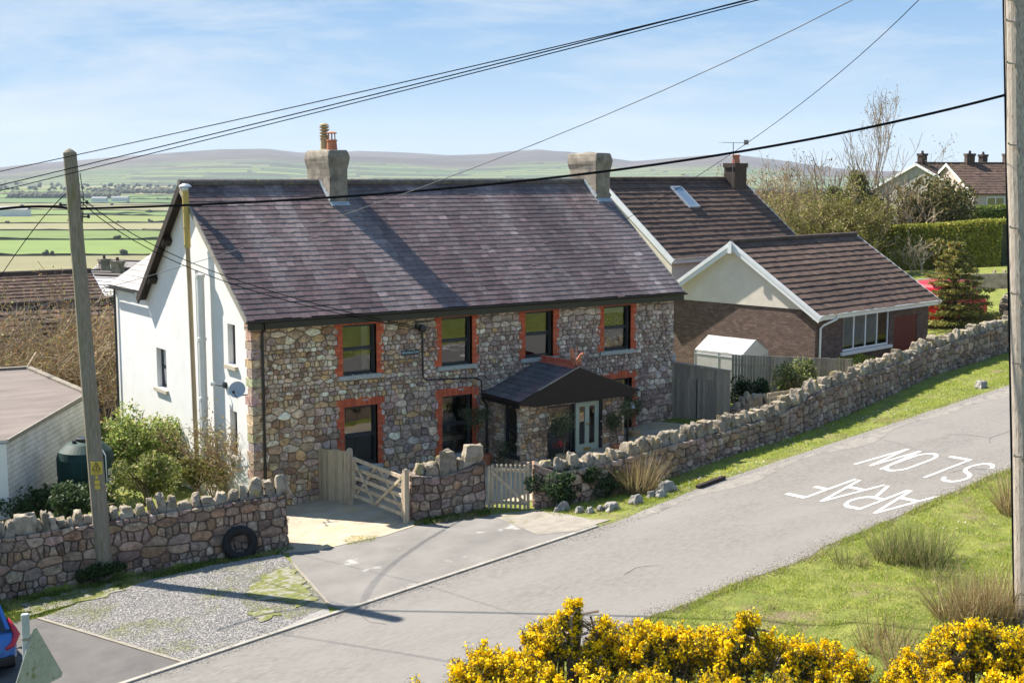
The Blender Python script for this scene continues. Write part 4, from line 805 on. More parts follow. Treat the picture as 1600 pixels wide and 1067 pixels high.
cu = bpy.data.curves.new('sign_text', 'FONT'); cu.body = 'PENORACOW'; cu.size = .098; cu.align_x = 'CENTER'; cu.align_y = 'CENTER'; cu.extrude = .002; o = bpy.data.objects.new('text', cu); COL.objects.link(o)
bpy.context.view_layer.update(); me = bpy.data.meshes.new_from_object(o.evaluated_get(bpy.context.evaluated_depsgraph_get())); bpy.data.objects.remove(o)
mb = MB(); mb.raw([ff(5.37 + v.co.x, 3.96 + v.co.y, .069 + v.co.z) for v in me.vertices], [tuple(p.vertices) for p in me.polygons]); mb.build('lettering', M('sign letters', (.45, .62, .66)), t)
t = thing('cable_bracket', 'black cable bracket and pipe high on the stone front near the house sign', 'cable bracket', ff(5.8, 4.7, .05))
mb = MB(); mb.lathe(ff(5.78, 4.72, .05), [(.05, 0), (.12, .02), (.12, .16), (.07, .18)], 10, ax=(0, -1, 0)); mb.lathe(ff(5.62, 4.78, .05), [(.04, 0), (.09, .02), (.09, .1)], 8, ax=(0, -1, 0)); mb.box(ff, 5.55, 6.1, 4.9, 4.93, .04, .09); mb.build('insulator', MT['black'], t)
mb = MB(); mb.tube([ff(5.8, 4.7, .08), ff(5.82, 3.15, .08), ff(5.9, 3.03, .08), ff(6.6, 3.0, .08), ff(7.9, 2.92, .08), ff(8.06, 2.8, .08), ff(8.08, 2.2, .08)], .022, 6); mb.tube([ff(5.8, 4.7, .09), ff(5.81, 3.2, .09)], .03, 6); mb.build('cable', MT['black'], t)
mb = MB(); mb.tube([(16.56, .02, 3.05), (16.56, .02, 2.45)], .07, 8); tag(mb.build('vent_pipe', MT['greysteel']), 'short blue grey pipe on the right corner of the stone house', 'pipe')

# ------------------------------------------------------------------ boundary walls
class Poly:                                                   # a frame that follows a wall line over falling ground
    def __init__(s, pts, thick, off=0.):
        s.p = [np.array(q, float) for q in pts]; s.L = [0.]; s.t = thick; s.off = off
        for i in range(len(pts) - 1): s.L.append(s.L[-1] + np.linalg.norm(s.p[i + 1][:2] - s.p[i][:2]))
    def at(s, u):
        i = 0
        while i < len(s.p) - 2 and u > s.L[i + 1]: i += 1
        f = (u - s.L[i]) / (s.L[i + 1] - s.L[i]); p = s.p[i] + (s.p[i + 1] - s.p[i]) * f; d = (s.p[i + 1] - s.p[i])[:2]; d = d / np.linalg.norm(d)
        return p, d, np.array([d[1], -d[0]])                   # point (x, y, height), along, outwards (towards the road)
    def __call__(s, u, v, w_):
        p, d, n = s.at(u); z0 = gz(p[0], p[1]) - .12; H_ = p[2] + .12
        q = p[:2] + n * (w_ - .12 * v); return np.array([q[0], q[1], z0 + v * H_])
def stone_wall(label, pts, thick, size, cop, seed, pal=PAL_WALL, ends=(True, True), bright=1.):
    r = random.Random(seed); P = Poly(pts, thick); Wd = P.L[-1]; p0 = P.at(Wd / 2)[0]
    t = thing('stone_wall', label, 'stone wall', (p0[0], p0[1], gz(p0[0], p0[1])), 'rubble boundary walls')
    hmean = sum(q[2] for q in pts) / len(pts); hm = hmean - cop * .72
    class Q:
        def __call__(s, u, v, w_): return P(min(max(u, 0), Wd), v * (1 - cop * .72 / P.at(u)[0][2]) / hm, w_)
    fr = Q(); mb = MB(); rubble(mb, Wd, hm, fr, size, .011, .07, pal, (), 1.5, r, None, 0, bright)
    n = max(2, int(Wd / .5))
    for i in range(n):
        u0, u1 = Wd * i / n, Wd * (i + 1) / n
        for (a, b) in (((0, 0), (1, 0)), ((1, 0), (1, 1)), ((1, 1), (0, 1))): mb.face([fr(u0, a[0] * hm, -thick * a[1] + (.24 * hm * 0)), fr(u1, a[0] * hm, -thick * a[1]), fr(u1, b[0] * hm, -thick * b[1]), fr(u0, b[0] * hm, -thick * b[1])], W1, 1)
    for k, u in ((0, 0.), (1, Wd)):
        pp, d, nn = P.at(u); sg = -1 if k == 0 else 1; q0 = fr(u, 0, 0); q1 = fr(u, hm, 0); e = np.array([-nn[0], -nn[1], 0]) * (-1 if k == 0 else 1)
        o = q0 if k == 1 else fr(u, 0, -thick); X = np.array([-nn[0], -nn[1], 0]) * (1 if k == 1 else -1); hh = q1[2] - q0[2]
        mb.face([o, o + X * thick, o + X * thick * .95 + (0, 0, hh), o + X * .0 + (0, 0, hh)], W1, 1)
        if ends[k]: rubble(mb, thick * .98, hh, Fr(o, X, (q1 - q0 if k == 1 else fr(u, hm, -thick) - o) / hh, np.array([d[0], d[1], 0]) * sg), size * .9, .018, .05, pal, (), 1.3, r, None, 0, bright)
    mb.build('masonry', [MT['stone'], MT['mortar_dark']], t)
    u = .12
    while u < Wd - .08:
        wd = r.choice([r.uniform(.13, .28), r.uniform(.2, .5)]) * (cop / .36); h = cop * r.uniform(.5, 1.5); pp, d, nn = P.at(min(u + wd / 2, Wd)); top = fr(min(u + wd / 2, Wd), hm, -thick / 2)
        tl = r.gauss(0, .16); X = np.array([d[0], d[1], 0]); V, Fc = blocky((0, 0, 0), wd * 1.06, thick * r.uniform(.7, 1.0), h, r.random() * 50, r.uniform(.5, .95), 4, r.uniform(.08, .42), .42)
        f_ = r.uniform(.8, 1.3); c = (.27 * f_, .232 * f_, .185 * f_)
        V = [top + X * (v[0] + tl * v[2]) + np.array([nn[0], nn[1], 0]) * v[1] + np.array((0, 0, v[2] + h * .42)) for v in V]
        m2 = MB(); m2.raw(V, Fc, tuple(min(.6, q) for q in c)); m2.build('coping_stone', MT['coping'], t, bevel=.018); u += wd * 1.02
    return t
MT['coping'] = M('coping stone', (.6, .58, .55), (1.3, 1.28, 1.22), 5, .95, 1.0, 16, attr=True, c3=(.95, .9, .45), s3=3.2, t3=.61, w3=.1, bdist=.04, detail=9)
LW = stone_wall('rubble wall with upright coping stones behind the mossy pole, tyre leaning on its right end', [(-11.5, -2.3, 1.9), (-8.6, -2.85, 1.84), (-5.6, -3.28, 1.76), (-2.5, -4.05, 1.72), (-1.04, -4.45, 1.7)], .5, .27, .36, 11)
PW = stone_wall('short high stone wall section between the five bar gate and the picket gate', [(2.52, -5.02, 1.66), (3.4, -5.35, 1.5), (4.52, -5.70, 1.72)], .5, .26, .46, 12)
RW = stone_wall('long stone wall climbing beside the road from the picket gate past the bungalow', [(5.5, -6.75, 1.5), (6.1, -7.15, 1.2), (7.63, -7.45, 1.22), (10.25, -7.2, 1.22), (12.89, -6.6, 1.06), (15.6, -6.3, 1.08), (16.6, -6.15, 1.2), (18.0, -5.85, 1.40), (19.77, -5.38, 1.42), (23.5, -4.2, 1.30), (27.23, -3.0, 1.32), (34.07, -1.84, 1.38), (40, -.7, 1.35), (47, .9, 1.35)], .5, .27, .33, 13)
IW = stone_wall('low inner garden wall of rounded stones in front of the board fence', [(17.1, -2.75, .75), (18.3, -2.9, .7), (20.2, -3.35, .8)], .4, .27, .34, 14)
FWl = stone_wall('low dry stone wall behind the conifer at the right', [(41.5, 3.4, 1.2), (46, 5.6, 1.25), (52, 8.2, 1.3)], .5, .3, .34, 15)

# ------------------------------------------------------------------ gates and fences
def P3(p, h): return np.array([p[0], p[1], gz(p[0], p[1]) + h])
def boards(name, p, q, h0, h1, bw, m, parent, thick=.022, seed=1, gap=.008, round_=False, lift=.03, rot=0):
    r = random.Random(seed); p, q = np.array(p[:2], float), np.array(q[:2], float); L = np.linalg.norm(q - p); d = (q - p) / L; n = np.array([d[1], -d[0]]); k = max(1, int(L / bw)); b = L / k; mb = MB()
    for i in range(k):
        c = p + d * b * (i + .5); f = (i + .5) / k; h = h0 + (h1 - h0) * f + r.uniform(-.012, .012); z = gz(*c) + lift; s = r.uniform(.78, 1.18)
        fr = Fr((c[0], c[1], z), (d[0], d[1], 0), (n[0], n[1], 0), (0, 0, 1)); mb.box(fr, -b / 2 + gap / 2, b / 2 - gap / 2, r.uniform(-.003, .003), thick, 0, h - lift, (s, s * r.uniform(.97, 1.02), s * r.uniform(.93, 1.02)))
    return mb.build(name, m, parent)
t = thing('farm_gate', 'open weathered five bar timber gate with crossed braces', 'gate', P3((2.25, -3.4), 0))
A_, B_ = np.array((2.33, -1.85)), np.array((2.28, -5.0))
for (p, h, w_) in (((2.30, -1.70), 1.72, .15), ((2.26, -5.14), 1.54, .14)):
    mb = MB(); mb.box(Fr(P3(p, -.2), (1, 0, 0), (0, 1, 0), (0, 0, 1)), -w_ / 2, w_ / 2, -w_ / 2, w_ / 2, 0, h + .2); mb.lathe(P3(p, h), [(w_ * .66, 0), (w_ * .45, .035), (.01, .05)], 4); mb.build('post', MT['oak'], t, bevel=.012)
gb = lambda f, h: np.array([*(A_ + (B_ - A_) * f), gz(*A_) * (1 - f) + gz(*B_) * f - .0 + h + (1 - f) * .10])
for k, (h0, h1) in enumerate(((1.36, 1.30), (1.08, 1.03), (.80, .77), (.53, .51), (.25, .25))): mb = MB(); s = RA.uniform(.85, 1.15); mb.bar(gb(0, h0), gb(1, h1), .045, .105, c=(s, s, s)); mb.build('rail', MT['oakh'], t)
off = np.array((-.045, 0, 0))
for (a, b) in (((.03, 1.38), (.46, .22)), ((.46, .22), (.97, 1.28))): mb = MB(); mb.bar(gb(*a) + off, gb(*b) + off, .03, .085); mb.build('brace', MT['oakh'], t)
for (a, b) in (((.02, .22), (.44, 1.3)), ((.5, 1.3), (.97, .24))): mb = MB(); mb.bar(gb(*a) - off, gb(*b) - off, .03, .085); mb.build('brace', MT['oakh'], t)
for f in (.015, .985): mb = MB(); mb.bar(gb(f, .16), gb(f, 1.42), .06, .09, up=(1, 0, 0)); mb.build('stile', MT['oak'], t)
t = thing('board_screen', 'vertical board screen between the stone house and the five bar gate', 'fence', P3((2.2, -.9), 0))
boards('boards', (2.09, -.04), (2.30, -1.62), 1.60, 1.66, .105, MT['oak'], t, seed=3); mb = MB(); mb.bar(P3((2.17, -.04), .5), P3((2.36, -1.62), .5), .05, .09); mb.bar(P3((2.17, -.04), 1.3), P3((2.36, -1.62), 1.3), .05, .09); mb.build('rails', MT['oak'], t)
t = thing('picket_gate', 'small weathered picket gate with diagonal brace between two stone walls', 'gate', P3((5.0, -6.2), 0))
a, b = np.array((4.60, -5.80)), np.array((5.38, -6.62)); L = np.linalg.norm(b - a); d = (b - a) / L; n = np.array([d[1], -d[0]])
fr = Fr((a[0], a[1], (gz(*a) + gz(*b)) / 2 + .03), (d[0], d[1], 0), (n[0], n[1], 0), (0, 0, 1)); m1 = MB()
for k in range(8):
    u = .10 + k * (L - .2) / 7; s = RA.uniform(.85, 1.15); h = 1.22 + .03 * k / 7; mb = MB(); mb.box(fr, u - .032, u + .032, .0, .022, 0, h, (s, s, s)); mb.lathe(fr(u, .011, h), [(.036, 0), (.03, .03), (.0, .045)], 8, (s, s, s)); mb.build('picket', MT['oak'], t)
for k, (u, hh) in enumerate(((.0, 1.2), (L, 1.36))): mb = MB(); mb.box(fr, u - .04, u + .04, -.03, .05, -.05, hh); mb.build('stile', MT['oak'], t, bevel=.008)
for z in (.12, 1.05): mb = MB(); mb.box(fr, .04, L - .04, -.028, -.002, z, z + .09); mb.build('rail', MT['oakh'], t)
mb = MB(); mb.bar(fr(.06, .04, 1.08), fr(L - .06, .04, .17), .026, .085, up=(0, 0, 1)); mb.build('brace', MT['oakh'], t)
t = thing('board_screen', 'silvered board screen with double doors at the right corner of the stone house', 'fence', P3((16.8, -1.3), 0))
SHA, SHB = np.array((16.47, .02)), np.array((17.0, -2.55)); MT['greywood'] = M('silvered boards', (.24, .20, .15), (.40, .345, .27), 6, .9, .5, 25, attr=True, stretch=(6, 6, .5), bdist=.012)
boards('wall', SHA, SHB, 2.06, 1.80, .14, MT['greywood'], t, seed=5)
fs = Fr((SHA[0], SHA[1], gz(*SHA)), np.array((SHB - SHA).tolist() + [.18]) / np.linalg.norm(SHB - SHA), (-1, -.18, 0), (0, 0, 1))
for k, (u0, u1) in enumerate(((.30, 1.16), (1.22, 1.95))):
    mb = MB(); u = u0
    while u < u1 - .05: s = RA.uniform(.75, 1.1); mb.box(fs, u + .004, min(u + .12, u1) - .004, .03, .05, .05, 1.5, (s, s, s)); u += .12
    mb.build('door', MT['greywood'], t)
mb = MB(); mb.box(fs, 1.16, 1.22, .024, .03, .05, 1.5); mb.build('door_gap', MT['black'], t)
mb = MB(); mb.bar(np.array([SHA[0] + .02, SHA[1], gz(*SHA) + 2.09]), np.array([SHB[0] + .02, SHB[1], gz(*SHB) + 1.83]), .14, .05); mb.build('capping', MT['greywood'], t)
t = thing('board_fence', 'closeboard timber fence in front of the white polytunnel', 'fence', P3((21, -1.2), 0))
boards('boards', (19.5, .05), (23.05, -2.75), 1.92, 1.36, .115, MT['greywood'], t, .03, 6, .014)
mb = MB(); mb.bar(P3((19.6, .1), 1.5), P3((23.1, -2.66), 1.0), .05, .09); mb.build('rail', MT['greywood'], t)

# ------------------------------------------------------------------ the brown roofed neighbour
AN = math.radians(10.2); EN = np.array([math.cos(AN), math.sin(AN), 0]); LN = np.array([-EN[1], EN[0], 0])
nf = Fr((0, 0, 0), EN, LN, (0, 0, 1)); NBx = nf(29, 2, 1.2)
NBR = thing('brown_roofed_house', 'house with two brown tiled roofs, cream gable and dark brick beyond the stone house', 'house', NBx)
TC = [(.105, .066, .052), (.118, .075, .058), (.095, .061, .049), (.13, .084, .063)]
def tile_roof(name, fr, L, S, parent, seed, pal=TC, gauge=.36, wd=.34, clipf=None):
    mb = MB(); r = random.Random(seed); slates(mb, fr, L, S, gauge, wd, .026, lambda u, v, q: tuple(np.array(q.choice(pal)) * q.uniform(.92, 1.08) * (1 + .25 * nv(u * .4, v * .4, seed))), r, 1.75, .0, clipf, .0012); mb.box(fr, .01, L - .01, .01, S, -.08, -.004, (.04, .03, .027)); return mb.build(name, MT['tile'], parent)
def roofpair(nm, a0, a1, lf, lr, lb, ze, zrd, parent, seed, verge=.0):
    S1 = math.hypot(lr - lf, zrd - ze); S2 = math.hypot(lb - lr, zrd - ze); f1 = np.array((lr - lf, zrd - ze)) / S1; f2 = np.array((lb - lr, zrd - ze)) / S2
    A = Fr(nf(a0, lf, ze), EN, LN * f1[0] + np.array((0, 0, f1[1])), -LN * f1[1] + np.array((0, 0, f1[0]))); B = Fr(nf(a0, lb, ze), EN, -LN * f2[0] + np.array((0, 0, f2[1])), LN * f2[1] + np.array((0, 0, f2[0])))
    rf_ = tile_roof(nm, A, a1 - a0, S1, parent, seed); m = MB(); m.box(B, 0, a1 - a0, 0, S2, -.08, .03, (.05, .036, .032)); m.build('rear_roof', MT['tile'], parent)
    m = MB(); x = a0
    while x < a1 - .1: m.tube([nf(x + .006, lr, zrd + .03), nf(min(x + .45, a1) - .006, lr, zrd + .03)], [.12, .13], 8, tuple(np.array((.085, .06, .05)) * RA.uniform(.8, 1.3))); x += .45
    m.build('ridge_tiles', MT['tile'], rf_); return A, B, S1, S2
# annex
A1, B1, S1, S2 = roofpair('annex_roof', 23.3, 32.95, -4.62, -.3, 4.0, 4.06, 6.80, NBR, 31)
W_A = MB(); hz = [(25.65 - 23.6, 29.35 - 23.6, 2.36 - .2, 3.90 - .2), (29.75 - 23.6, 31.7 - 23.6, 1.25 - .2, 3.5 - .2)]
fa = Fr(nf(23.6, -4.25, .2), EN, (0, 0, 1), -LN); panel(W_A, fa, 9.1, 3.86, hz, 0, .2); o1 = W_A.build('annex_wall', MT['darkbrick'], NBR); wuv(o1, fa)
W_A = MB(); fg = Fr(nf(23.6, 3.95, .2), -LN, (0, 0, 1), -EN); W_A.face([fg(0, 0, 0), fg(8.2, 0, 0), fg(8.2, 4.0, 0), fg(0, 4.0, 0)]); o1 = W_A.build('annex_side_wall', MT['darkbrick'], NBR); wuv(o1, fg)
W_A = MB(); W_A.prism(fg, [(-.0, 4.02), (8.2, 4.02), (8.2, 4.0 + .05), (4.25, 6.5), (0, 4.05)], -.1, .035); W_A.build('cream_gable', MT['cream'], NBR)
W_A = MB(); W_A.face([nf(32.7, -4.25, .2), nf(32.7, 3.95, .2), nf(32.7, 3.95, 4.1), nf(32.7, -.3, 6.7), nf(32.7, -4.25, 4.1)]); W_A.face([nf(23.6, 3.95, .2), nf(32.7, 3.95, .2), nf(32.7, 3.95, 4.1), nf(23.6, 3.95, 4.1)]); o1 = W_A.build('annex_rear_wall', MT['darkbrick'], NBR); wuv(o1, Fr(nf(32.7, 0, 0), LN, (0, 0, 1), EN))
for (Fr_, S_) in ((A1, S1), (B1, S2)):
    for u0, pr_ in ((-.045, 1), (9.65, 0)):
        mb = MB(); mb.box(Fr_, u0, u0 + .045, -.12, S_ + .02, -.26 if pr_ else -.12, .03); 
        if pr_: mb.box(Fr_, u0 - .03, u0, -.12, S_ + .03, -.10, .045); mb.box(Fr_, 0, .26, -.1, S_ - .05, -.20, -.17)
        mb.build('bargeboard', MT['white'], NBR)
mb = MB(); mb.prism(Fr(nf(23.22, -.3, 0), -LN, (0, 0, 1), -EN), [(-.09, 6.35), (.09, 6.35), (.09, 6.78), (0, 6.86), (-.09, 6.78)], 0, .06); mb.build('barge_finial', MT['white'], NBR)
mb = MB(); mb.box(nf, 23.35, 32.9, -4.60, -4.56, 3.86, 4.05); mb.box(nf, 23.35, 32.9, -4.56, -4.25, 3.88, 3.91); mb.build('fascia', MT['white'], NBR); gutter('gutter', nf(23.3, -4.68, 4.07), nf(32.9, -4.68, 4.07), .06, NBR, MT['white'])
mb = MB(); mb.tube([nf(24.55, -4.68, 4.0), nf(24.5, -4.66, 3.85), nf(23.95, -4.40, 3.62), nf(23.85, -4.33, 3.5), nf(23.85, -4.33, .9)], .045, 8); mb.build('downpipe', MT['white'], NBR)
mb = MB(); mb.tube([fg(6.7, 4.98, .05), fg(6.7, 4.98, .2)], .08, 8); mb.build('bulkhead_lamp', MT['white'], NBR)
a, b, c, d = hz[0]; wa = window(NBR, fa, a, b, c, d, .05, False, True, 0, .085, MT['white'], MT['white'], 3, gm='glass2')
mb = MB()
for i in range(9): mb.tube([fa(a + .12 + .06 * i, c + .1, -.35 - .03 * (i % 2)), fa(a + .12 + .06 * i, d - .1, -.35 - .03 * (i % 2))], .032, 6)
mb.build('curtain', MT['cloth'], wa); mb = MB()
for i in range(44): u = a + .5 + (b - a - .6) * i / 44; mb.face([fa(u, c + .1, -.50 - .05 * (i % 2)), fa(u + (b - a - .6) / 44, c + .1, -.50 - .05 * ((i + 1) % 2)), fa(u + (b - a - .6) / 44, d - .1, -.50 - .05 * ((i + 1) % 2)), fa(u, d - .1, -.50 - .05 * (i % 2))])
mb.build('net_curtain', M('grey net', (.20, .24, .26), (.30, .34, .36), 3, .9), wa)
MT['redwood'] = M('dark red boards', (.13, .026, .018), (.17, .036, .025), 6, .7, .3, 30, stretch=(6, 6, .5)); mb = MB(); a, b, c, d = hz[1]; u = a
while u < b - .05: mb.box(fa, u + .004, min(u + .16, b) - .004, c, d, -.05, -.01); u += .16
mb.build('garage_door', MT['redwood'], NBR)
# main two storey block
A2, B2, S3, S4 = roofpair('main_roof', 26.4, 37.7, 5.25, 9.7, 14.2, 5.72, 9.32, NBR, 32)
hm_ = [(28.55 - 26.7, 30.6 - 26.7, 4.15, 5.35)]; fm = Fr(nf(26.7, 5.55, 0), EN, (0, 0, 1), -LN); mb = MB(); panel(mb, fm, 10.7, 5.7, hm_, 0, .2)
mb.face([nf(26.7, 5.55, 0), nf(26.7, 13.9, 0), nf(26.7, 13.9, 5.7), nf(26.7, 9.7, 9.1), nf(26.7, 5.55, 5.7)]); mb.face([nf(37.4, 5.55, 0), nf(37.4, 13.9, 0), nf(37.4, 13.9, 5.7), nf(37.4, 9.7, 9.1), nf(37.4, 5.55, 5.7)]); mb.face([nf(26.7, 13.9, 0), nf(37.4, 13.9, 0), nf(37.4, 13.9, 5.7), nf(26.7, 13.9, 5.7)]); mb.build('main_wall', MT['cream'], NBR)
wm = window(NBR, fm, *hm_[0], .08, False, True, 0, .07, MT['white'], MT['white'], 1); mb = MB(); mb.box(fm, 1.8, 2.75, 4.1, 5.3, -.3, -.27); mb.box(fm, 2.95, 3.95, 4.1, 5.3, -.3, -.27); mb.build('curtain', M('red curtain', (.5, .04, .05), (.6, .1, .1), 4), wm)
for (Fr_, S_) in ((A2, S3), (B2, S4)):
    for u0 in (-.04, 11.3): mb = MB(); mb.box(Fr_, u0, u0 + .04, -.1, S_ + .02, -.24, .03); mb.build('bargeboard', MT['white'], NBR)
mb = MB(); mb.box(nf, 26.45, 37.65, 5.26, 5.30, 5.50, 5.70); mb.build('fascia', MT['white'], NBR); gutter('gutter', nf(26.4, 5.2, 5.74), nf(37.7, 5.2, 5.74), .065, NBR, MT['white'])
def on_roof(px, py, f): v = ray(px, py); t_ = ((f.o - CAM) @ f.Z) / (v @ f.Z); q = CAM + v * t_ - f.o; return q @ f.X, q @ f.Y
u0, v1 = on_roof(1046, 294, A2); u1, v0 = on_roof(1082, 325, A2); mb = MB(); ua, ub = u0, u0 + .85; va, vb = v0 - .05, v1
for (x0, x1, y0, y1) in ((ua, ub, va, va + .08), (ua, ub, vb - .1, vb), (ua, ua + .07, va + .08, vb - .1), (ub - .07, ub, va + .08, vb - .1)): mb.box(A2, x0, x1, y0, y1, .0, .13)
sk = mb.build('skylight', MT['greysteel'], NBR); mb = MB(); mb.box(A2, ua + .07, ub - .07, va + .08, vb - .1, .02, .10); mb.build('pane', M('skylight glass', (.22, .27, .33), rough=.08, spec=.9), sk)
MT['dkstack'] = M('dark chimney brick', (.045, .03, .025), (.10, .07, .055), 12, .9, .5, 20)
mb = MB(); fs2 = Fr(nf(36.2, 9.1, 8.2), EN, LN, (0, 0, 1)); mb.box(fs2, 0, 1.05, -.1, .6, 0, 1.75); mb.box(fs2, -.05, 1.10, -.15, .65, 1.75, 1.98); ck = mb.build('chimney', MT['dkstack'], NBR); wq = fs2(.55, .25, 1.98); mb = MB(); mb.lathe(wq, [(.22, 0), (.18, .35), (.24, .37), (.24, .44), (.15, .46)], 12); mb.build('chimney_pot', MT['pot'], ck); mb = MB(); mb.box(fs2, -.03, 1.08, -.16, -.1, .0, .55); mb.build('flashing', MT['lead'], ck)
t = thing('tv_aerial', 'thin tv aerial on a mast beside the dark brick chimney', 'aerial', fs2(-.1, .1, .6)); mb = MB(); mb.tube([fs2(-.12, -.05, .5), fs2(-.12, -.05, 3.05)], .022, 6); mb.tube([fs2(-.12, -.05, 2.5), fs2(.3, -.05, 1.5)], .02, 5); mb.build('mast', MT['wiregrey'], t)
mb = MB(); mb.tube([fs2(-.75, .2, 3.05), fs2(.75, -.3, 3.05)], .012, 5)
for k in range(8): u = -.7 + k * .19; mb.tube([fs2(u - .03, .18 - u * .33 - .2, 3.05), fs2(u + .03, .18 - u * .33 + .2 - .05, 3.05)], .006, 4)
mb.box(fs2, .68, .72, -.42, -.15, 2.95, 3.2); mb.build('antenna', MT['wiregrey'], t)
# polytunnel, tank under the window
TU = Fr((21.15, 1.15, gz(21.4, 2)), (math.cos(AN), math.sin(AN), 0), (-math.sin(AN), math.cos(AN), 0), (0, 0, 1))
t = thing('polytunnel', 'small white gable topped plastic greenhouse behind the board fence', 'greenhouse', TU(.8, 1.1, 0)); mb = MB(); Lt, Wt, He, Hr = 2.35, 1.75, 1.62, 2.14
pr_ = [(0, 0), (0, He), (.06, He + .05), (Wt / 2, Hr), (Wt - .06, He + .05), (Wt, He), (Wt, 0)]
for k in range(6):
    y0, y1 = Lt * k / 6, Lt * (k + 1) / 6
    for j in range(6):
        s0, s1 = .03 * nv(k * 1.3, j, 0), .03 * nv((k + 1) * 1.3, j, 0)
        mb.face([TU(pr_[j][0], y0, pr_[j][1] + s0 * (0 < j < 5)), TU(pr_[j + 1][0], y0, pr_[j + 1][1] + .03 * nv(k * 1.3, j + 1, 0) * (0 < j + 1 < 6)), TU(pr_[j + 1][0], y1, pr_[j + 1][1] + .03 * nv((k + 1) * 1.3, j + 1, 0) * (0 < j + 1 < 6)), TU(pr_[j][0], y1, pr_[j][1] + s1 * (0 < j < 5))])
for y in (0, Lt): mb.face([TU(u, y, z) for u, z in pr_])
mb.build('cover', MT['film'], t); mb = MB()
for (p, q) in (((0, 0, 0), (0, 0, He)), ((Wt, 0, 0), (Wt, 0, He)), ((0, 0, He), (Wt / 2, 0, Hr)), ((Wt / 2, 0, Hr), (Wt, 0, He)), ((-.01, 0, He - .15), (-.01, Lt, He - .15)), ((0, -.01, He - .15), (Wt, -.01, He - .15)), ((-.01, Lt / 2, 0), (-.01, Lt / 2, He)), ((.5, -.01, He - .15), (.5, -.01, .3)), ((1.25, -.01, He - .15), (1.25, -.01, .3)), ((-.01, Lt, 0), (-.01, Lt, He))): mb.tube([TU(*p), TU(*q)], .016, 6)
for u in (.7, 1.1): mb.box(TU, u, u + .03, -.03, -.015, He - .38, He - .15)
mb.build('poles', MT['greysteel'], t)
o = nf(24.9, -5.3, 1.3); t = thing('water_tank', 'low pale domed tank with dark straps under the white framed window', 'tank', o); mb = MB(); mb.lathe(o + LN * 0 + np.array((0, 0, .42)), [(.15, -.85), (.45, -.75), (.55, -.55), (.55, .55), (.45, .75), (.15, .85)], 18, ax=EN); mb.build('body', MT['whitepipe'], t, smooth=True)
mb = MB()
for q in (-.45, .05, .5): mb.lathe(o + np.array((0, 0, .42)), [(.56, q), (.565, q + .02), (.56, q + .09)], 18, ax=EN)
mb.build('straps', MT['black'], t)

# ------------------------------------------------------------------ poles and cables
def pole_mesh(mb, p, q, r0, r1, seed, n=14):
    p, q = np.array(p, float), np.array(q, float); mb.tube([p + (q - p) * k / 10 + np.array((nv(k * .5, seed, 0), nv(k * .5, seed, 4), 0)) * .02 for k in range(11)], [r0 + (r1 - r0) * k / 10 + .006 * nv(k * .9, seed, 9) for k in range(11)], n)
LP0, LP1 = hit(165, 905) - np.array((0, 0, .15)), np.array((-5.86, -2.55, 10.15))
def LPt(h): return LP0 + (LP1 - LP0) * ((h - LP0[2]) / (LP1[2] - LP0[2]))
t = thing('utility_pole', 'mossy wooden utility pole with yellow warning plate in front of the left stone wall', 'utility pole', LP0)
mb = MB(); pole_mesh(mb, LP0, LP1, .215, .165, 3); mb.lathe(LP1, [(.165, 0), (.10, .06), (.01, .11)], 14); mb.build('shaft', MT['pole'], t)
toC = (CAM - LP0)[:2]; toC /= np.linalg.norm(toC); sd = np.array([-toC[1], toC[0]])
def plate_fr(h, off): q = LPt(h); return Fr((q[0] + toC[0] * off, q[1] + toC[1] * off, h), (sd[0], sd[1], 0), (0, 0, 1), (toC[0], toC[1], 0))
hS = 2.05; fr = plate_fr(hS, .215); mb = MB(); mb.box(fr, -.13, .15, -.02, .31, -.02, .004); pl = mb.build('warning_plate', MT['yellow'], t)
mb = MB(); tri = [(-.095, .105), (.105, .105), (.005, .285)]
for i in range(3): a, b = tri[i], tri[(i + 1) % 3]; mb.bar(fr(*a, .008), fr(*b, .008), .02, .006, up=(toC[0], toC[1], 0))
mb.bar(fr(.03, .22, .008), fr(-.015, .175, .008), .018, .006, up=(toC[0], toC[1], 0)); mb.bar(fr(-.015, .175, .009), fr(.03, .17, .009), .014, .006, up=(toC[0], toC[1], 0)); mb.bar(fr(.03, .17, .008), fr(.0, .125, .008), .014, .006, up=(toC[0], toC[1], 0))
mb.bar(fr(-.09, .06, .006), fr(.11, .06, .006), .012, .004, up=(toC[0], toC[1], 0)); mb.bar(fr(-.07, .025, .006), fr(.09, .025, .006), .01, .004, up=(toC[0], toC[1], 0)); mb.build('warning_symbol', MT['black'], pl)
for k, (h, s) in enumerate(((1.96, .032), (1.83, .065), (1.70, .065))): fr = plate_fr(h, .217); mb = MB(); mb.box(fr, -s, s, -.05, .05, -.02, .004); mb.build('number_plate', MT['yellow'], t)
mb = MB(); c0 = LPt(8.9)
for (dx, dz) in ((.19, 0), (-.19, -.05), (.2, -.35)): mb.bar(c0 + np.array((dx * .8, -dx * .5, dz)), c0 + np.array((dx * 1.5, -dx * .9, dz)), .03, .04); mb.lathe(c0 + np.array((dx * 1.5, -dx * .9, dz - .04)), [(.03, 0), (.04, .05), (.02, .1)], 8)
mb.tube([c0 + np.array((.17, -.1, -.5)), c0 + np.array((.21, -.12, .2)), c0 + np.array((.16, -.08, .75))], .012, 5); mb.build('insulators', MT['black'], t)
RP0 = hit(1606, 972) - np.array((0, 0, .3)); RP1 = atD(1586, -60, 28.0)
t = thing('utility_pole', 'thick grey utility pole with climbing pegs at the right edge', 'utility pole', RP0)
mb = MB(); pole_mesh(mb, RP0, RP1, .255, .24, 8, 18); mb.build('shaft', MT['polegrey'], t)
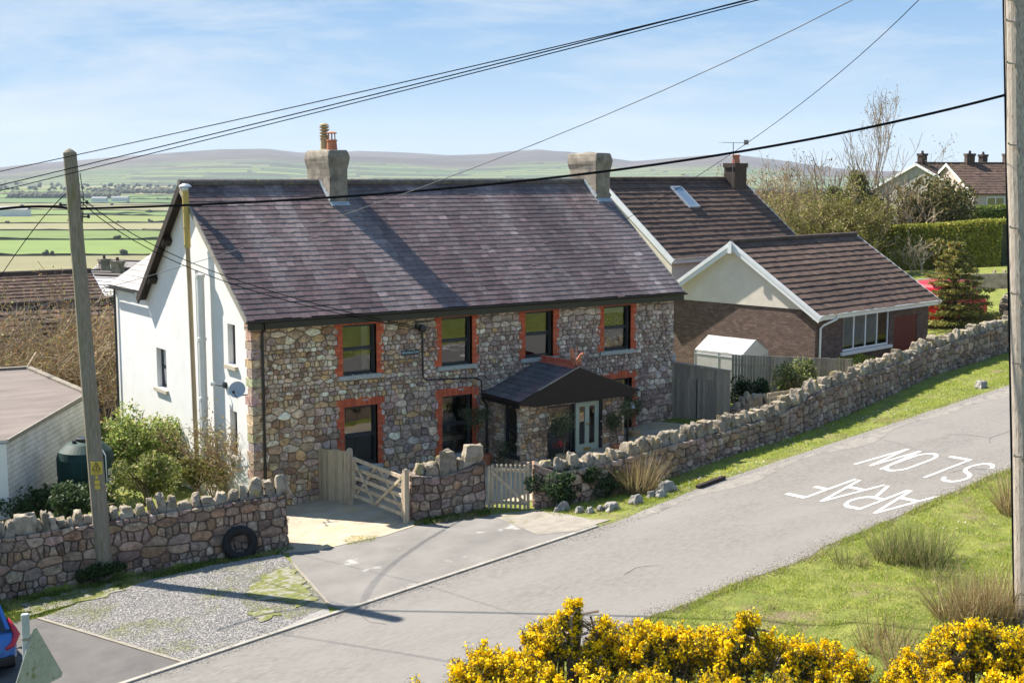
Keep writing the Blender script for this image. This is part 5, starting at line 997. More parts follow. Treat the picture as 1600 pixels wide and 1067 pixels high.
for k, py in enumerate((5, 38, 103, 228, 355, 455, 560, 700)):
    D = 28.2; c = RP0 + (RP1 - RP0) * max(0, min(1, (972 - py) / 1032)); s_ = -RV if k % 2 == 0 else -RV; q = c - DV * .2 + s_ * .12; mb = MB(); mb.tube([q, q + s_ * .16 - DV * .07, q + s_ * .2 - DV * .07 + np.array((0, 0, .05))], .018, 6); mb.tube([q + s_ * .02 - DV * .06 + np.array((0, 0, -.02)), q + s_ * -.05 - DV * .08 + np.array((0, 0, -.26))], .02, 6); mb.build('climbing_peg', MT['polegrey'], t)
mb = MB(); e = RP1 - RP0; mb.tube([RP0 - RV * .262 + e * k / 8 + np.array((0, 0, .02)) for k in range(9)], .02, 6); mb.build('down_cable', MT['wire'], t)
def wire(pts, r, label, m='wire', group=None, nm='overhead_cable', cat='cable', n=16):
    P = [np.array(p, float) for p in pts]; Q = []
    if len(P) == 3:
        for k in range(n + 1): s = k / n; Q.append(P[0] * (1 - s) * (1 - 2 * s) + P[1] * 4 * s * (1 - s) + P[2] * s * (2 * s - 1))
    else: Q = P
    mb = MB(); mb.tube(Q, r, 5); return tag(mb.build(nm, MT[m]), label, cat, group)
wire([atD(-60, 281, 33), atD(575, 141.5, 27), atD(1240, -17, 21)], .0105, 'uppermost of three thin parallel cables crossing the sky above the house', group='three parallel cables')
wire([atD(-60, 304, 33), atD(575, 150.5, 27), atD(1240, -19, 21)], .012, 'middle of three thin parallel cables crossing the sky above the house', group='three parallel cables')
wire([atD(-60, 313, 33), atD(575, 156, 27), atD(1240, -14, 21)], .0105, 'lowest of three thin parallel cables crossing the sky above the house', group='three parallel cables')
A0 = LPt(8.75); wire([atD(-80, 340, 33), atD(30, 324, 34), A0], .034, 'thick black cable from the left edge to the mossy pole')
wire([A0, atD(880, 276, 31), atD(1570, 149, 28)], .030, 'thick black cable slung between the mossy pole and the grey pole', n=30)
A1_ = LPt(9.25); B1_ = ff(5.70, 4.75, .15)
wire([A1_, atD(335, 425, 37.3), B1_], .012, 'upper of two black wires dropping from the mossy pole to the stone front', group='wires to the house front'); wire([A1_ + np.array((0, 0, -.12)), atD(335, 434, 37.2), B1_ + np.array((0, 0, -.05))], .012, 'lower of two black wires dropping from the mossy pole to the stone front', group='wires to the house front')
wire([A1_, atD(50, 362, 36), atD(-30, 480, 40)], .012, 'thin black wire falling from the mossy pole to the lower left houses')
wire([atD(-20, 485, 44), atD(220, 438, 36), atD(430, 374, 31)] and [atD(10, 490, 44), atD(560, 328, 29), atD(1345, -6, 20)], .008, 'thin pale wire slanting across the big slate roof up to the sky', 'wiregrey')
wire([atD(965, 350, 50), atD(1190, 208, 38), atD(1442, -6, 26)], .0085, 'thin dark wire rising from behind the right chimney to the sky')

# ------------------------------------------------------------------ tyre, oil tank, garage, car, sign
tp = np.array((-2.30, -4.25)); tz = gz(*tp); o = np.array((tp[0], tp[1], tz + .36)); t = thing('old_tyre', 'old black tyre leaning upright against the left stone wall', 'tyre', (tp[0], tp[1], tz)); ax = np.array((-.24, -.94, .22)); ax /= np.linalg.norm(ax)
mb = MB(); mb.lathe(o, [(.36, -.12), (.44, -.10), (.47, -.05), (.47, .05), (.44, .10), (.36, .12)], 28, ax=ax); mb.f = mb.f[:-2]; mb.c = mb.c[:-2]; mb.m = mb.m[:-2]; mb.lathe(o, [(.36, .12), (.27, .11), (.25, .06)], 28, ax=ax); mb.f = mb.f[:-2]; mb.c = mb.c[:-2]; mb.m = mb.m[:-2]
mb.lathe(o, [(.36, -.12), (.27, -.11), (.25, -.06), (.31, 0), (.25, .06)], 28, ax=ax); mb.f = mb.f[:-2]; mb.c = mb.c[:-2]; mb.m = mb.m[:-2]; mb.build('tread', MT['tyre'], t, smooth=True)
ok = hit(136, 778); o = np.array((ok[0], ok[1], gz(ok[0], ok[1]))); t = thing('oil_tank', 'dark green ribbed plastic oil tank beside the white block garage', 'oil tank', o)
mb = MB(); mb.lathe(o, [(.76, 0), (.83, .12), (.85, .6), (.82, .7), (.85, .8), (.85, 1.3), (.79, 1.52), (.53, 1.74), (.22, 1.82)], 40); mb.build('body', MT['tank'], t)
mb = MB(); mb.lathe(o + (0, 0, 1.8), [(.27, 0), (.27, .09), (.2, .11)], 16); mb.lathe(o + (-.35, -.1, 1.7), [(.06, 0), (.06, .16)], 8); mb.build('cap', MT['black'], t)
mb = MB(); q = (CAM - o)[:2]; q /= np.linalg.norm(q); q2 = np.array([q[0] * .75 - q[1] * .66 * -1 * -1, q[1] * .75 + q[0] * .66 * -1]); q2 /= np.linalg.norm(q2); lf = Fr((o[0] + q2[0] * .855, o[1] + q2[1] * .855, o[2]), (-q2[1], q2[0], 0), (0, 0, 1), (q2[0], q2[1], 0)); mb.box(lf, -.12, .1, .5, .72, 0, .01); mb.box(lf, -.1, .1, .8, 1.0, 0, .01); mb.build('labels', MT['cloth'], t)
mb = MB(); mb.tube([lf(-.2, .05, .04), lf(-.2, 1.45, .0), lf(-.1, 1.7, -.25)], .018, 6); mb.build('sight_gauge', MT['white'], t)
GA, GB = np.array((-6.53, 2.75)), np.array((-2.43, 8.75)); GC, GD, GE = np.array((-2.95, 14.2)), np.array((-11, 15.)), np.array((-12.5, 4.6))
t = thing('garage', 'low garage with white painted block wall and brown felt roof at the left edge', 'garage', (-7, 8, -.3))
def zg(p): return 2.02 + .02 * (p[1] - 3)
d = (GB - GA) / np.linalg.norm(GB - GA); fgr = Fr((GA[0], GA[1], -.6), (d[0], d[1], 0), (0, 0, 1), (d[1], -d[0], 0)); L = np.linalg.norm(GB - GA)
mb = MB(); mb.prism(fgr, [(0, 0), (L, 0), (L, 2.55), (0, 2.48)], -.22, 0); o1 = mb.build('block_wall', MT['block'], t); wuv(o1, fgr, .55)
mb = MB()
for (p, q) in ((GB, GC), (GC, GD), (GD, GE)): mb.face([(p[0], p[1], -1), (q[0], q[1], -1), (q[0], q[1], zg(q) - .1), (p[0], p[1], zg(p) - .1)])
mb.build('rear_wall', MT['render'], t)
mb = MB(); e_ = np.array([d[1], -d[0]]) * .06
mb.face([(*(p + o_), zg(p) + h) for p, o_, h in ((GA, e_, -.02), (GB, e_, .02), (GC, e_, .16), (GD, e_ * 0, .2), (GE, e_ * 0, .0))]); MT['felt'] = M('brown roof felt', (.13, .105, .095), (.205, .17, .15), 1.2, .9, .3, 30, stretch=(.4, 1.6, 1), rot=(0, 0, -1.0), detail=8); rfm = mb.build('felt_roof', MT['felt'], t)
mb = MB(); mb.bar((*(GB + e_), zg(GB) + .03), (*(GC + e_), zg(GC) + .17), .22, .14); mb.bar((*(GC + e_), zg(GC) + .18), (*GD, zg(GD) + .2), .22, .14); mb.build('parapet', MT['cement'], rfm)
mb = MB(); mb.bar((*(GA + e_ * 1.3), zg(GA) - .06), (*(GB + e_ * 1.3), zg(GB) - .02), .05, .12); mb.build('fascia', MT['trim'], t); gutter('gutter', (GA[0] + .1, GA[1] - .06, 1.98), (GE[0], GE[1] - .06, 1.98), .09, t, MT['greysteel']); mb = MB(); mb.box(Fr((GA[0], GA[1], -.6), (1, 0, 0), (0, 1, 0), (0, 0, 1)), -.35, .02, -.1, .08, 0, 2.5); mb.build('door_post', MT['white'], t)
# blue hatchback, tail towards the road
cb = Fr((-10.02, -6.95, gz(-10.02, -8.2) + .02), (1, 0, 0), (0, 1, 0), (0, 0, 1)); t = thing('blue_car', 'blue hatchback car parked at the left edge with its red tail lamp showing', 'car', cb(0, 0, 0))
secs = [(-1.98, .62, .36, .60, .0), (-1.93, .78, .30, .80, .0), (-1.80, .86, .26, 1.00, .0), (-1.5, .88, .22, 1.06, .0), (-.6, .89, .2, 1.02, 0), (.6, .89, .2, 1.0, 0), (1.2, .87, .22, .96, 0), (1.7, .82, .26, .82, 0), (1.95, .62, .32, .62, 0)]
mb = MB(); V = []
for y, hw, z0, z1, _ in secs: V += [cb(s * hw * f, y, z) for (s, f, z) in ((-1, .9, z0), (-1, 1, z0 + .18), (-1, 1.0, z0 + (z1 - z0) * .6), (-1, .93, z1), (1, .93, z1), (1, 1.0, z0 + (z1 - z0) * .6), (1, 1, z0 + .18), (1, .9, z0))]
Fc = [(i * 8 + k, i * 8 + (k + 1) % 8, i * 8 + 8 + (k + 1) % 8, i * 8 + 8 + k) for i in range(len(secs) - 1) for k in range(8)] + [tuple(range(8)), tuple(range(64, 72))]; mb.raw(V, Fc); body = mb.build('body', MT['bluepaint'], t, smooth=True, bevel=.03)
mb = MB(); top = [(-1.9, .74, 1.02), (-1.55, .62, 1.42), (-1.2, .6, 1.50), (.1, .6, 1.5), (.45, .6, 1.44), (1.15, .76, .97)]; V = [cb(s * hw, y, z) for y, hw, z in top for s in (-1, 1)] + [cb(s * .84, y, .98) for y, _, _ in top for s in (-1, 1)]; n = len(top)
mb.raw(V, [(2 * i, 2 * i + 1, 2 * i + 3, 2 * i + 2) for i in range(n - 1)] + [(2 * i, 2 * i + 2, 2 * n + 2 * i + 2, 2 * n + 2 * i) for i in range(n - 1)] + [(2 * i + 1, 2 * n + 2 * i + 1, 2 * n + 2 * i + 3, 2 * i + 3) for i in range(n - 1)]); mb.build('windows', MT['darkglass'], t)
mb = MB(); mb.prism(Fr(cb(0, -1.3, 1.49), (1, 0, 0), (0, 1, 0), (0, 0, 1)), [(-.6, -.3), (.6, -.3), (.6, 1.5), (-.6, 1.5)], 0, .04); mb.tube([cb(.68, -1.88, 1.03), cb(.6, -1.5, 1.47)], .05, 6); mb.tube([cb(-.68, -1.88, 1.03), cb(-.6, -1.5, 1.47)], .05, 6); mb.build('roof_panel', MT['bluepaint'], t, bevel=.02)
for s in (-1, 1):
    mb = MB(); mb.tube([cb(s * .72, -1.72, 1.22), cb(s * .80, -1.84, 1.02), cb(s * .86, -1.85, .90), cb(s * .74, -1.95, .72), cb(s * .6, -1.98, .66)], [.035, .06, .075, .06, .03], 8); mb.build('tail_light', MT['redlens'], t, smooth=True)
    mb = MB(); V, Fc = blocky(cb(s * .99, .62, 1.03), .22, .13, .15, 3.1, .9, 3, .6, .05); mb.raw(V, Fc); mb.bar(cb(s * .84, .62, .98), cb(s * .95, .62, 1.0), .05, .04); mb.build('wing_mirror', MT['black'], t, smooth=True)
    for y in (-1.25, 1.25): mb = MB(); mb.lathe(cb(s * .70, y, .30), [(.2, 0), (.3, .01), (.31, .05), (.31, .17), (.28, .2)], 20, ax=(s, 0, 0)); wl = mb.build('wheel', MT['tyre'], t); mb = MB(); mb.lathe(cb(s * .885, y, .30), [(.21, 0), (.2, .02), (.05, .03)], 14, ax=(s, 0, 0)); mb.build('rim', MT['steel'], wl)
mb = MB(); mb.box(cb, -.78, .78, -2.02, -1.9, .30, .50); mb.build('bumper', MT['black'], t, bevel=.03)
def copy_thing(root, loc, rotz, label, paint):
    r = root.copy(); COL.objects.link(r); r.location = loc; r.rotation_euler = (0, 0, rotz); r['label'] = label; BASE[r.name] = np.array(loc, float)
    def kids(o, c):
        for ch in list(o.children):
            d = ch.copy(); COL.objects.link(d); d.parent = c
            if ch.data.materials[0] == MT['bluepaint']: d.material_slots[0].link = 'OBJECT'; d.material_slots[0].material = paint
            kids(ch, d)
    kids(root, r); return r
cq = hit(160, 690); copy_thing(t, (cq[0], cq[1] + 1.2, gz(cq[0], cq[1] + 1.2) + .02), math.radians(72), 'dark car half hidden between the mossy pole and the white gable', M('dark blue paint', (.012, .02, .045), rough=.2, spec=.6))
sp = atD(39, 960, 18.5); sg0 = np.array((sp[0], sp[1], gz(sp[0], sp[1]))); t = thing('road_sign', 'back of a grey triangular road sign on a steel post, lower left corner', 'road sign', sg0)
mb = MB(); mb.tube([sg0, sp], .056, 14); mb.lathe(sp, [(.056, 0), (.05, .012), (.0, .015)], 14); mb.build('post', MT['greysteel'], t)
sgd = np.array((.50, .866, 0)); sr = np.array((.866, -.5, 0)); fr = Fr(sp + sgd * .075 + sr * .10 + np.array((0, 0, -.24)), sr * .42 + sgd * .907, (0, 0, 1), -sgd * .42 + sr * .907); mb = MB(); mb.prism(fr, [(-.5, -.87), (.5, -.87), (.53, -.82), (.03, .02), (-.03, .02), (-.53, -.82)], -.006, .006); pl = mb.build('plate', M('grey sign back', (.36, .38, .36), (.26, .28, .24), 6, .6, c3=(.16, .18, .09), s3=7, t3=.6, w3=.1), t)
mb = MB(); mb.tube([sp + np.array((0, 0, -.36)), sp + np.array((0, 0, -.325))], .062, 14); mb.tube([sp + np.array((0, 0, -.8)), sp + np.array((0, 0, -.765))], .062, 14); mb.build('clamp', MT['trim'], t)

# red van behind the conifer
vo = hit(1480, 503); vf = Fr((vo[0], vo[1], gz(vo[0], vo[1])), EN, LN, (0, 0, 1)); t = thing('red_van', 'bright red van half hidden by the conifer beyond the bungalow', 'van', vf(0, 0, 0)); mb = MB()
pr_ = [(-2.6, .35), (-2.65, 1.1), (-2.5, 1.95), (-2.3, 2.15), (.7, 2.15), (1.0, 2.05), (1.65, 1.28), (2.45, 1.08), (2.6, .8), (2.6, .35)]; mb.prism(Fr(vf.o + LN * .9, EN, (0, 0, 1), -LN), pr_, 0, 1.8); mb.build('body', MT['redpaint'], t, bevel=.08)
mb = MB(); vs2 = Fr(vf.o - LN * .9, EN, (0, 0, 1), -LN); mb.prism(vs2, [(-.2, 1.25), (-.2, 1.9), (.75, 1.9), (1.35, 1.25)], -.01, .012); mb.prism(vs2, [(-2.3, 1.25), (-2.3, 1.9), (-.4, 1.9), (-.4, 1.25)], -.01, .012); mb.prism(Fr(vf(1.03, 0, 2.0), -LN, np.array(EN) * .64 + np.array((0, 0, -.77)), np.array(EN) * .77 + np.array((0, 0, .64))), [(-.8, .05), (.8, .05), (.8, .9), (-.8, .9)], 0, .012); mb.build('windows', MT['darkglass'], t)
for x in (-1.7, 1.7): mb = MB(); mb.lathe(vf(x, -.75, .34), [(.2, 0), (.33, .02), (.33, .2), (.2, .22)], 18, ax=-LN); mb.build('wheel', MT['tyre'], t)
mb = MB(); mb.tube([vf(-2.0, -.7, 2.22), vf(.6, -.7, 2.22)], .03, 6); mb.tube([vf(-2.0, .7, 2.22), vf(.6, .7, 2.22)], .03, 6); mb.build('roof_rails', MT['white'], t)
# low concrete wall and timber posts beyond the van
t = thing('concrete_wall', 'low pale concrete wall with two dark posts right of the conifer', 'wall', hit(1560, 447)); p, q = hit(1500, 452), hit(1600, 450); mb = MB(); mb.bar(p + (0, 0, .45), q + (0, 0, .45), .3, .95); mb.build('wall', MT['cement'], t)
for px in (1546, 1562): mb = MB(); a = hit(px, 449); mb.box(Fr(a, (1, 0, 0), (0, 1, 0), (0, 0, 1)), -.25, -.1, -.5, -.35, 0, 1.1); mb.build('post', MT['oak'], t)
p, q = hit(1563, 412), hit(1572, 415); t = thing('open_shed', 'dark open timber shed at the right end of the clipped hedge', 'shed', p); mb = MB(); sf = Fr(p + (0, 0, -.1), RV, (DV[0], DV[1], 0), (0, 0, 1)); mb.box(sf, .2, 3, 1.5, 1.6, 0, 3.0); mb.box(sf, .2, 3, 0, 1.6, 3.0, 3.12); mb.build('shell', MT['greywood'], t); mb = MB(); mb.box(sf, .2, .36, -.08, .08, 0, 3.0); mb.box(sf, .9, 1.02, -.08, .08, 0, 3.0); mb.box(sf, .36, 3, -.05, .0, 0, 1.7); mb.build('frame', MT['oak'], t)

# ------------------------------------------------------------------ background houses
def gable_house(label, px, py_ridge, D, wid, dep, hr, he, rot, roofm, wallm, chim=(), cat='house', nm='distant_house', group=None, wins=(), pal=TC, gz_=None, chm='dkstack'):
    p = atD(px, py_ridge, D); zr_ = p[2]; zg_ = zr_ - hr; f = Fr((p[0], p[1], zg_), (math.cos(rot), math.sin(rot), 0), (-math.sin(rot), math.cos(rot), 0), (0, 0, 1)); t = thing(nm, label, cat, p - np.array((0, 0, hr)), group)
    mb = MB(); h2 = dep / 2
    mb.box(f, -wid / 2, wid / 2, -h2, h2, -2, he)
    for u in (-wid / 2, wid / 2): mb.face([f(u, -h2, he), f(u, h2, he), f(u, 0, hr - .12)])
    mb.build('wall', wallm, t); S = math.hypot(h2 + .3, hr - he + .2); c, s = (h2 + .3) / S, (hr - he + .2) / S
    mb = MB(); A = Fr(f(-wid / 2 - .25, -h2 - .3, he - .2), f.X, f.Y * c + f.Z * s, -f.Y * s + f.Z * c); r = random.Random(int(px)); slates(mb, A, wid + .5, S, .36, .34, .03, lambda u, v, q: tuple(np.array(q.choice(pal)) * q.uniform(.8, 1.25)), r, 1.7, .0, None, .004); mb.box(A, 0, wid + .5, 0, S, -.1, -.004, (.05, .04, .035))
    B = Fr(f(-wid / 2 - .25, h2 + .3, he - .2), f.X, -f.Y * c + f.Z * s, f.Y * s + f.Z * c); mb.box(B, 0, wid + .5, 0, S, -.1, .03, (.06, .045, .04)); mb.tube([f(-wid / 2 - .25, 0, hr + .03), f(wid / 2 + .25, 0, hr + .03)], .13, 8, (.09, .065, .055)); mb.build('roof', roofm, t)
    for R in (A, B):
        for u in (-.04, wid + .5): mb = MB(); mb.box(R, u, u + .04, 0, S, -.24, .02); mb.build('bargeboard', MT['white'], t)
    for u in chim: mb = MB(); mb.box(f, u - .45, u + .45, -.3, .3, hr - .6, hr + .8); mb.box(f, u - .52, u + .52, -.37, .37, hr + .8, hr + 1.05); ck = mb.build('chimney', MT[chm], t); mb = MB(); mb.lathe(f(u, 0, hr + 1.05), [(.15, 0), (.12, .3)], 8); mb.build('chimney_pot', MT['dkstack'], ck)
    for (u0, u1, z0, z1) in wins: window(t, Fr(f(0, -h2, 0), f.X, f.Z, -f.Y), u0, u1, z0, z1, -.05, False, True, 0, .09, MT['white'], MT['white'], 1)
    return t, f
MT['greyrender'] = M('grey pebbledash', (.30, .28, .26), (.38, .36, .33), 3, .95, .3, 40); MT['pinkrender'] = M('pinkish render', (.40, .33, .30), (.46, .39, .35), 3, .95)
gable_house('grey rendered house with two chimneys behind the dark evergreen at right', 1518, 256, 150, 20, 12, 7.2, 4.4, AN - .12, MT['tile'], MT['greyrender'], (-9.2, 2.2), chm='dkstack')
t, f = gable_house('pale house with brown roof and two chimneys at far right behind the grey pole', 1604, 256, 142, 18, 11, 7.0, 4.1, -.42, MT['tile'], MT['pinkrender'], (-6.6, -2.2), wins=((-7.6, -5.6, 2.3, 3.6), (-4.6, -2.6, 2.3, 3.6)))
mb = MB(); A = Fr(f(-8, -8.4, 1.3), f.X, f.Y * .9 + f.Z * .43, -f.Y * .43 + f.Z * .9); mb.box(A, 0, 12, 0, 3, -.1, .02); mb.build('porch_roof', MT['slate_grey'], t)
gable_house('brown tiled bungalow roof beyond the tangled bare shrubs at left', 12, 428, 84, 10, 9, 5.2, 2.6, .02, MT['tile'], MT['cream'], (-3.2,), pal=[(.105, .062, .045), (.13, .08, .06), (.09, .055, .042)])
gable_house('nearer brown pantiled roof among the bare shrubs left of the white gable', 116, 471, 62, 13.5, 8.5, 5.2, 2.4, .0, MT['tile'], MT['cream'], (), pal=[(.17, .11, .085), (.06, .04, .032), (.2, .13, .1), (.075, .05, .04)])
gable_house('small white gabled house just left of the white rear wing', 170, 431, 92, 6, 7, 6.2, 3.8, AN - 1.2, MT['slate'], MT['render'], (), pal=[(.2, .2, .21)])
gable_house('small grey gabled house with a pale square chimney left of the white gable', 149, 426, 112, 7, 7.5, 6.5, 4.2, AN - 1.2, MT['slate'], MT['greyrender'], (2.4,), pal=[(.13, .12, .13)], chm='cement')
gable_house('house with dark roof and orange gable seen above the small white gable', 186, 421, 124, 10, 7, 6.2, 4, .1, MT['slate'], M('ochre render', (.4, .24, .07)), (-1.4,), pal=[(.11, .09, .085)], chm='cement')
gable_house('white gabled roof peeking over the slate wing beside the left bargeboard', 199, 408, 138, 6, 7, 5.5, 3.5, AN - 1.2, MT['slate'], MT['render'], (), pal=[(.12, .11, .11)])

# ------------------------------------------------------------------ plants
def gz3(p, dz=0.): return np.array([p[0], p[1], gz(p[0], p[1]) + dz])
def arr(L): return np.array(L, float)
GREENS = [(.07, .10, .02), (.10, .13, .03), (.05, .075, .018), (.13, .15, .04), (.16, .15, .05)]
def tree(name, label, cat, base, h, r0, depth, seed, leafcols=None, nleaf=0, lsize=.1, group=None, spread=.5, up=.2, barkc=(.95, .9, .85), nb=(2, 3), lean=(0, 0), leafspread=.35, trunks=1, first=.42, minr=.008, wob=.14):
    r = random.Random(seed); g = np.random.default_rng(seed); t = thing(name, label, cat, base, group); tips = []; mb = MB()
    for k in range(trunks):
        d0 = (lean[0] + r.gauss(0, .12 + .22 * (trunks > 1)), lean[1] + r.gauss(0, .12 + .22 * (trunks > 1)), 1)
        grow(mb, base + np.array((r.gauss(0, .12) * (trunks > 1), r.gauss(0, .12) * (trunks > 1), -.1)), d0, h * first * r.uniform(.85, 1.1), r0 * (1 if trunks == 1 else r.uniform(.5, .9)), depth, r, tips, up, spread, nb, 6, wob, barkc, minr)
    mb.build('trunk', MT['bark'], t)
    if nleaf:
        T = arr([q[0] for q in tips]); P = T[g.integers(0, len(T), nleaf)] + g.normal(size=(nleaf, 3)) * leafspread * g.random((nleaf, 1)) * 1.6
        leaves('crown', P, lsize, pick(leafcols, nleaf, g), MT['leaf'], t, g)
    return t, tips
def bush(name, label, cat, base, rx, ry, h, n, cols, ls, seed, group=None, clumps=14, stems=True, core=True, flat=0.):
    g = np.random.default_rng(seed); r = random.Random(seed); t = thing(name, label, cat, base, group); P = []
    for k in range(clumps):
        th = r.uniform(0, 6.28); q = math.sqrt(r.random()) * .8; zz = r.uniform(.25, .85); cr_ = r.uniform(.26, .45); c = np.array((math.cos(th) * q * rx, math.sin(th) * q * ry, h * zz)); c[:2] *= (1.15 - .5 * abs(zz - .4))
        m_ = int(n / clumps * r.uniform(.6, 1.4)); a = g.normal(size=(m_, 3)); a /= np.linalg.norm(a, axis=1)[:, None]; rad = g.uniform(.55, 1.06, (m_, 1)); P.append(c + a * rad * np.array((rx, ry, h * .75)) * cr_)
    P = np.concatenate(P); P = P[P[:, 2] > .03] + base; leaves('foliage', P, ls, pick(cols, len(P), g, .35), MT['leaf'], t, g, flat)
    if stems:
        mb = MB(); tips = []
        for k in range(7): grow(mb, base + (r.gauss(0, .1), r.gauss(0, .1), -.05), (r.gauss(0, .5) * rx / h, r.gauss(0, .5) * ry / h, 1), h * .5, .03 + .01 * h, 2, r, tips, .1, .5, (2, 3), 5, .15, (.8, .7, .6), .008)
        mb.build('stems', MT['bark'], t)
    return t
def twigs(name, label, cat, base, rx, ry, h, nst, depth, cols, seed, leafcols=None, nleaf=0, ls=.05, minr=.007, group=None, r0=.03, spread=.55, up=.12):
    r = random.Random(seed); g = np.random.default_rng(seed); t = thing(name, label, cat, base, group); mb = MB(); tips = []
    for k in range(nst):
        a = r.uniform(0, 6.28); q = math.sqrt(r.random()); off = np.array((math.cos(a) * q * rx * .55, math.sin(a) * q * ry * .55, -.05)); d = (off[0] / rx * .9 + r.gauss(0, .2), off[1] / ry * .9 + r.gauss(0, .2), 1)
        grow(mb, base + off, d, h * r.uniform(.32, .5), r0 * r.uniform(.6, 1.2), depth, r, tips, up, spread, (2, 3), 4, .18, tuple(np.array(r.choice(cols)) * r.uniform(.8, 1.25)), minr)
    mb.build('branches', MT['twig'], t)
    if nleaf: T = arr([q[0] for q in tips]); P = T[g.integers(0, len(T), nleaf)] + g.normal(size=(nleaf, 3)) * .14; leaves('leaves', P, ls, pick(leafcols, nleaf, g), MT['leaf'], t, g)
    return t
TW = [(.25, .18, .11), (.30, .225, .145), (.20, .14, .09), (.34, .265, .18)]
# tangled bare shrubs at the left
k = 0
for px, py, D, rx, h, lab in ((18, 600, 56, 3.4, 6.6, 'tangled bare shrub at the left edge behind the garage'), (75, 590, 58, 3.4, 6.6, 'tall tangled bare shrub behind the garage roof, second from the left edge'), (125, 600, 55, 2.8, 6.0, 'bare twiggy shrub with russet leaves just left of the mossy pole'), (166, 620, 63, 2.2, 5.6, 'bare twiggy shrub between the mossy pole and the white gable')):
    p = atD(px, py, D); p = np.array((p[0], p[1], min(p[2], gz(p[0], p[1]) + .3))); k += 1
    twigs('bare_shrub', lab, 'shrub', p, rx, rx * .8, h, 52, 3, TW, 40 + k, [(.24, .17, .05), (.19, .20, .05), (.30, .15, .06), (.24, .23, .08)], 4200, .05, .012, 'bare shrubs behind the garage', .055, .6, .1)
p = atD(70, 590, 52); p = gz3(p); tree('pale_tree', 'leaning pale trunked tree among the bare shrubs at the left edge', 'tree', p, 7, .16, 2, 5, None, 0, lean=(-.45, .1), barkc=(2.4, 2.3, 2.2), spread=.4)
# evergreen by the pole, shrubs along the left wall
p = hit(225, 765); bush('evergreen_shrub', 'dense glossy green shrub between the mossy pole and the white gable', 'shrub', gz3(p), 1.45, 1.3, 2.6, 15000, [(.21, .29, .05), (.29, .36, .08), (.14, .20, .04), (.42, .44, .17), (.10, .14, .035), (.34, .29, .11)], .06, 51, clumps=34)
p = hit(232, 800); bush('evergreen_shrub', 'low leafy green shrub hanging over the left stone wall', 'shrub', gz3(p, .2), 1.0, .7, 1.5, 5200, [(.17, .21, .04), (.23, .26, .07), (.11, .14, .03), (.3, .27, .11)], .05, 52, clumps=16)
p = hit(365, 775); twigs('rose_shrub', 'bare spreading shrub with yellowing leaves in front of the white gable corner', 'shrub', gz3(p), 2.3, 1.3, 2.9, 52, 3, [(.34, .24, .14), (.28, .18, .11)], 53, [(.24, .23, .07), (.28, .22, .08), (.2, .22, .06)], 4200, .045, .008, r0=.02)
p = hit(418, 770); twigs('rose_shrub', 'bare twiggy bush rising against the stone corner beside the downpipe', 'shrub', gz3(p), 1.3, .9, 3.1, 34, 3, [(.34, .24, .14), (.30, .2, .12)], 54, [(.26, .23, .08), (.3, .22, .08)], 2200, .042, .008, r0=.018)
p = hit(310, 790); bush('wall_shrub', 'yellow green low shrub behind the coping stones below the rose bush', 'shrub', gz3(p, .6), 1.2, .5, 1.0, 2600, [(.15, .16, .03), (.2, .19, .05), (.1, .11, .02)], .045, 55, clumps=12)
p = hit(60, 800); bush('dark_conifer_shrub', 'low dark green shrub in the shade beside the garage wall', 'shrub', gz3(p), 1.3, .9, .9, 3000, [(.03, .06, .02), (.05, .08, .025)], .06, 56, clumps=14, flat=.3)
p = hit(128, 815); bush('dark_conifer_shrub', 'dark spreading shrub in front of the green oil tank', 'shrub', gz3(p), 1.2, .8, 1.1, 3000, [(.03, .06, .02), (.06, .085, .03)], .06, 57, clumps=14, flat=.3)
p = hit(170, 905); bush('ground_ivy', 'dark green weeds around the foot of the mossy pole', 'weeds', gz3(p, -.05), .95, .55, .55, 2600, [(.03, .055, .015), (.05, .085, .02), (.025, .04, .012)], .05, 58, clumps=12, stems=False)
p = hit(455, 785); twigs('yellow_weed', 'small yellow flowering weed at the foot of the stone front', 'weed', gz3(p), .3, .3, .45, 9, 1, [(.2, .2, .06)], 59, [(.5, .36, .02), (.2, .22, .04)], 120, .035, .006)
# potted olives by the porch
def potted(px, py, z, lab, rh, seed, Y=None):
    p = atD(px, py, 10); v = ray(px, py); s_ = (Y - CAM[1]) / v[1]; p = CAM + v * s_; p[2] = z; t = thing('potted_olive', lab, 'potted shrub', p, 'potted olives by the porch'); g = np.random.default_rng(seed); r = random.Random(seed)
    mb = MB(); mb.lathe(p, [(.16, 0), (.24, .36), (.26, .37), (.26, .43), (.22, .43)], 16); mb.build('pot', MT['pot'] if seed % 2 else MT['buff'], t); mb = MB(); tips = []; grow(mb, p + (0, 0, .35), (0, 0, 1), rh * .55, .03, 3, r, tips, .15, .5, (3, 3), 5, .12, (.8, .7, .6)); mb.build('stem', MT['bark'], t)
    T = arr([q[0] for q in tips]); P = T[g.integers(0, len(T), 1700)] + g.normal(size=(1700, 3)) * .11; leaves('foliage', P, .035, pick([(.08, .10, .045), (.12, .14, .07), (.055, .075, .03)], 1700, g), MT['leaf'], t, g)
potted(758, 715, .0, 'bushy potted olive left of the porch beside the red brick window', 1.35, 61, -.55); potted(880, 730, .1, 'potted olive in front of the porch window', 1.2, 62, -2.45); potted(966, 705, .2, 'potted olive at the right end of the porch', 1.2, 63, -2.5); potted(990, 700, .3, 'potted olive beside the right hand red brick window', 1.1, 64, -1.3)
p = hit(875, 718, .5); mb = MB(); g = np.random.default_rng(3); tag(leaves('red_flowers', gz3(p, 1.0) + g.normal(size=(40, 3)) * .07, .03, pick([(.5, .03, .03)], 40, g), MT['petal']), 'small cluster of red flowers behind the wall under the porch window', 'flowers')
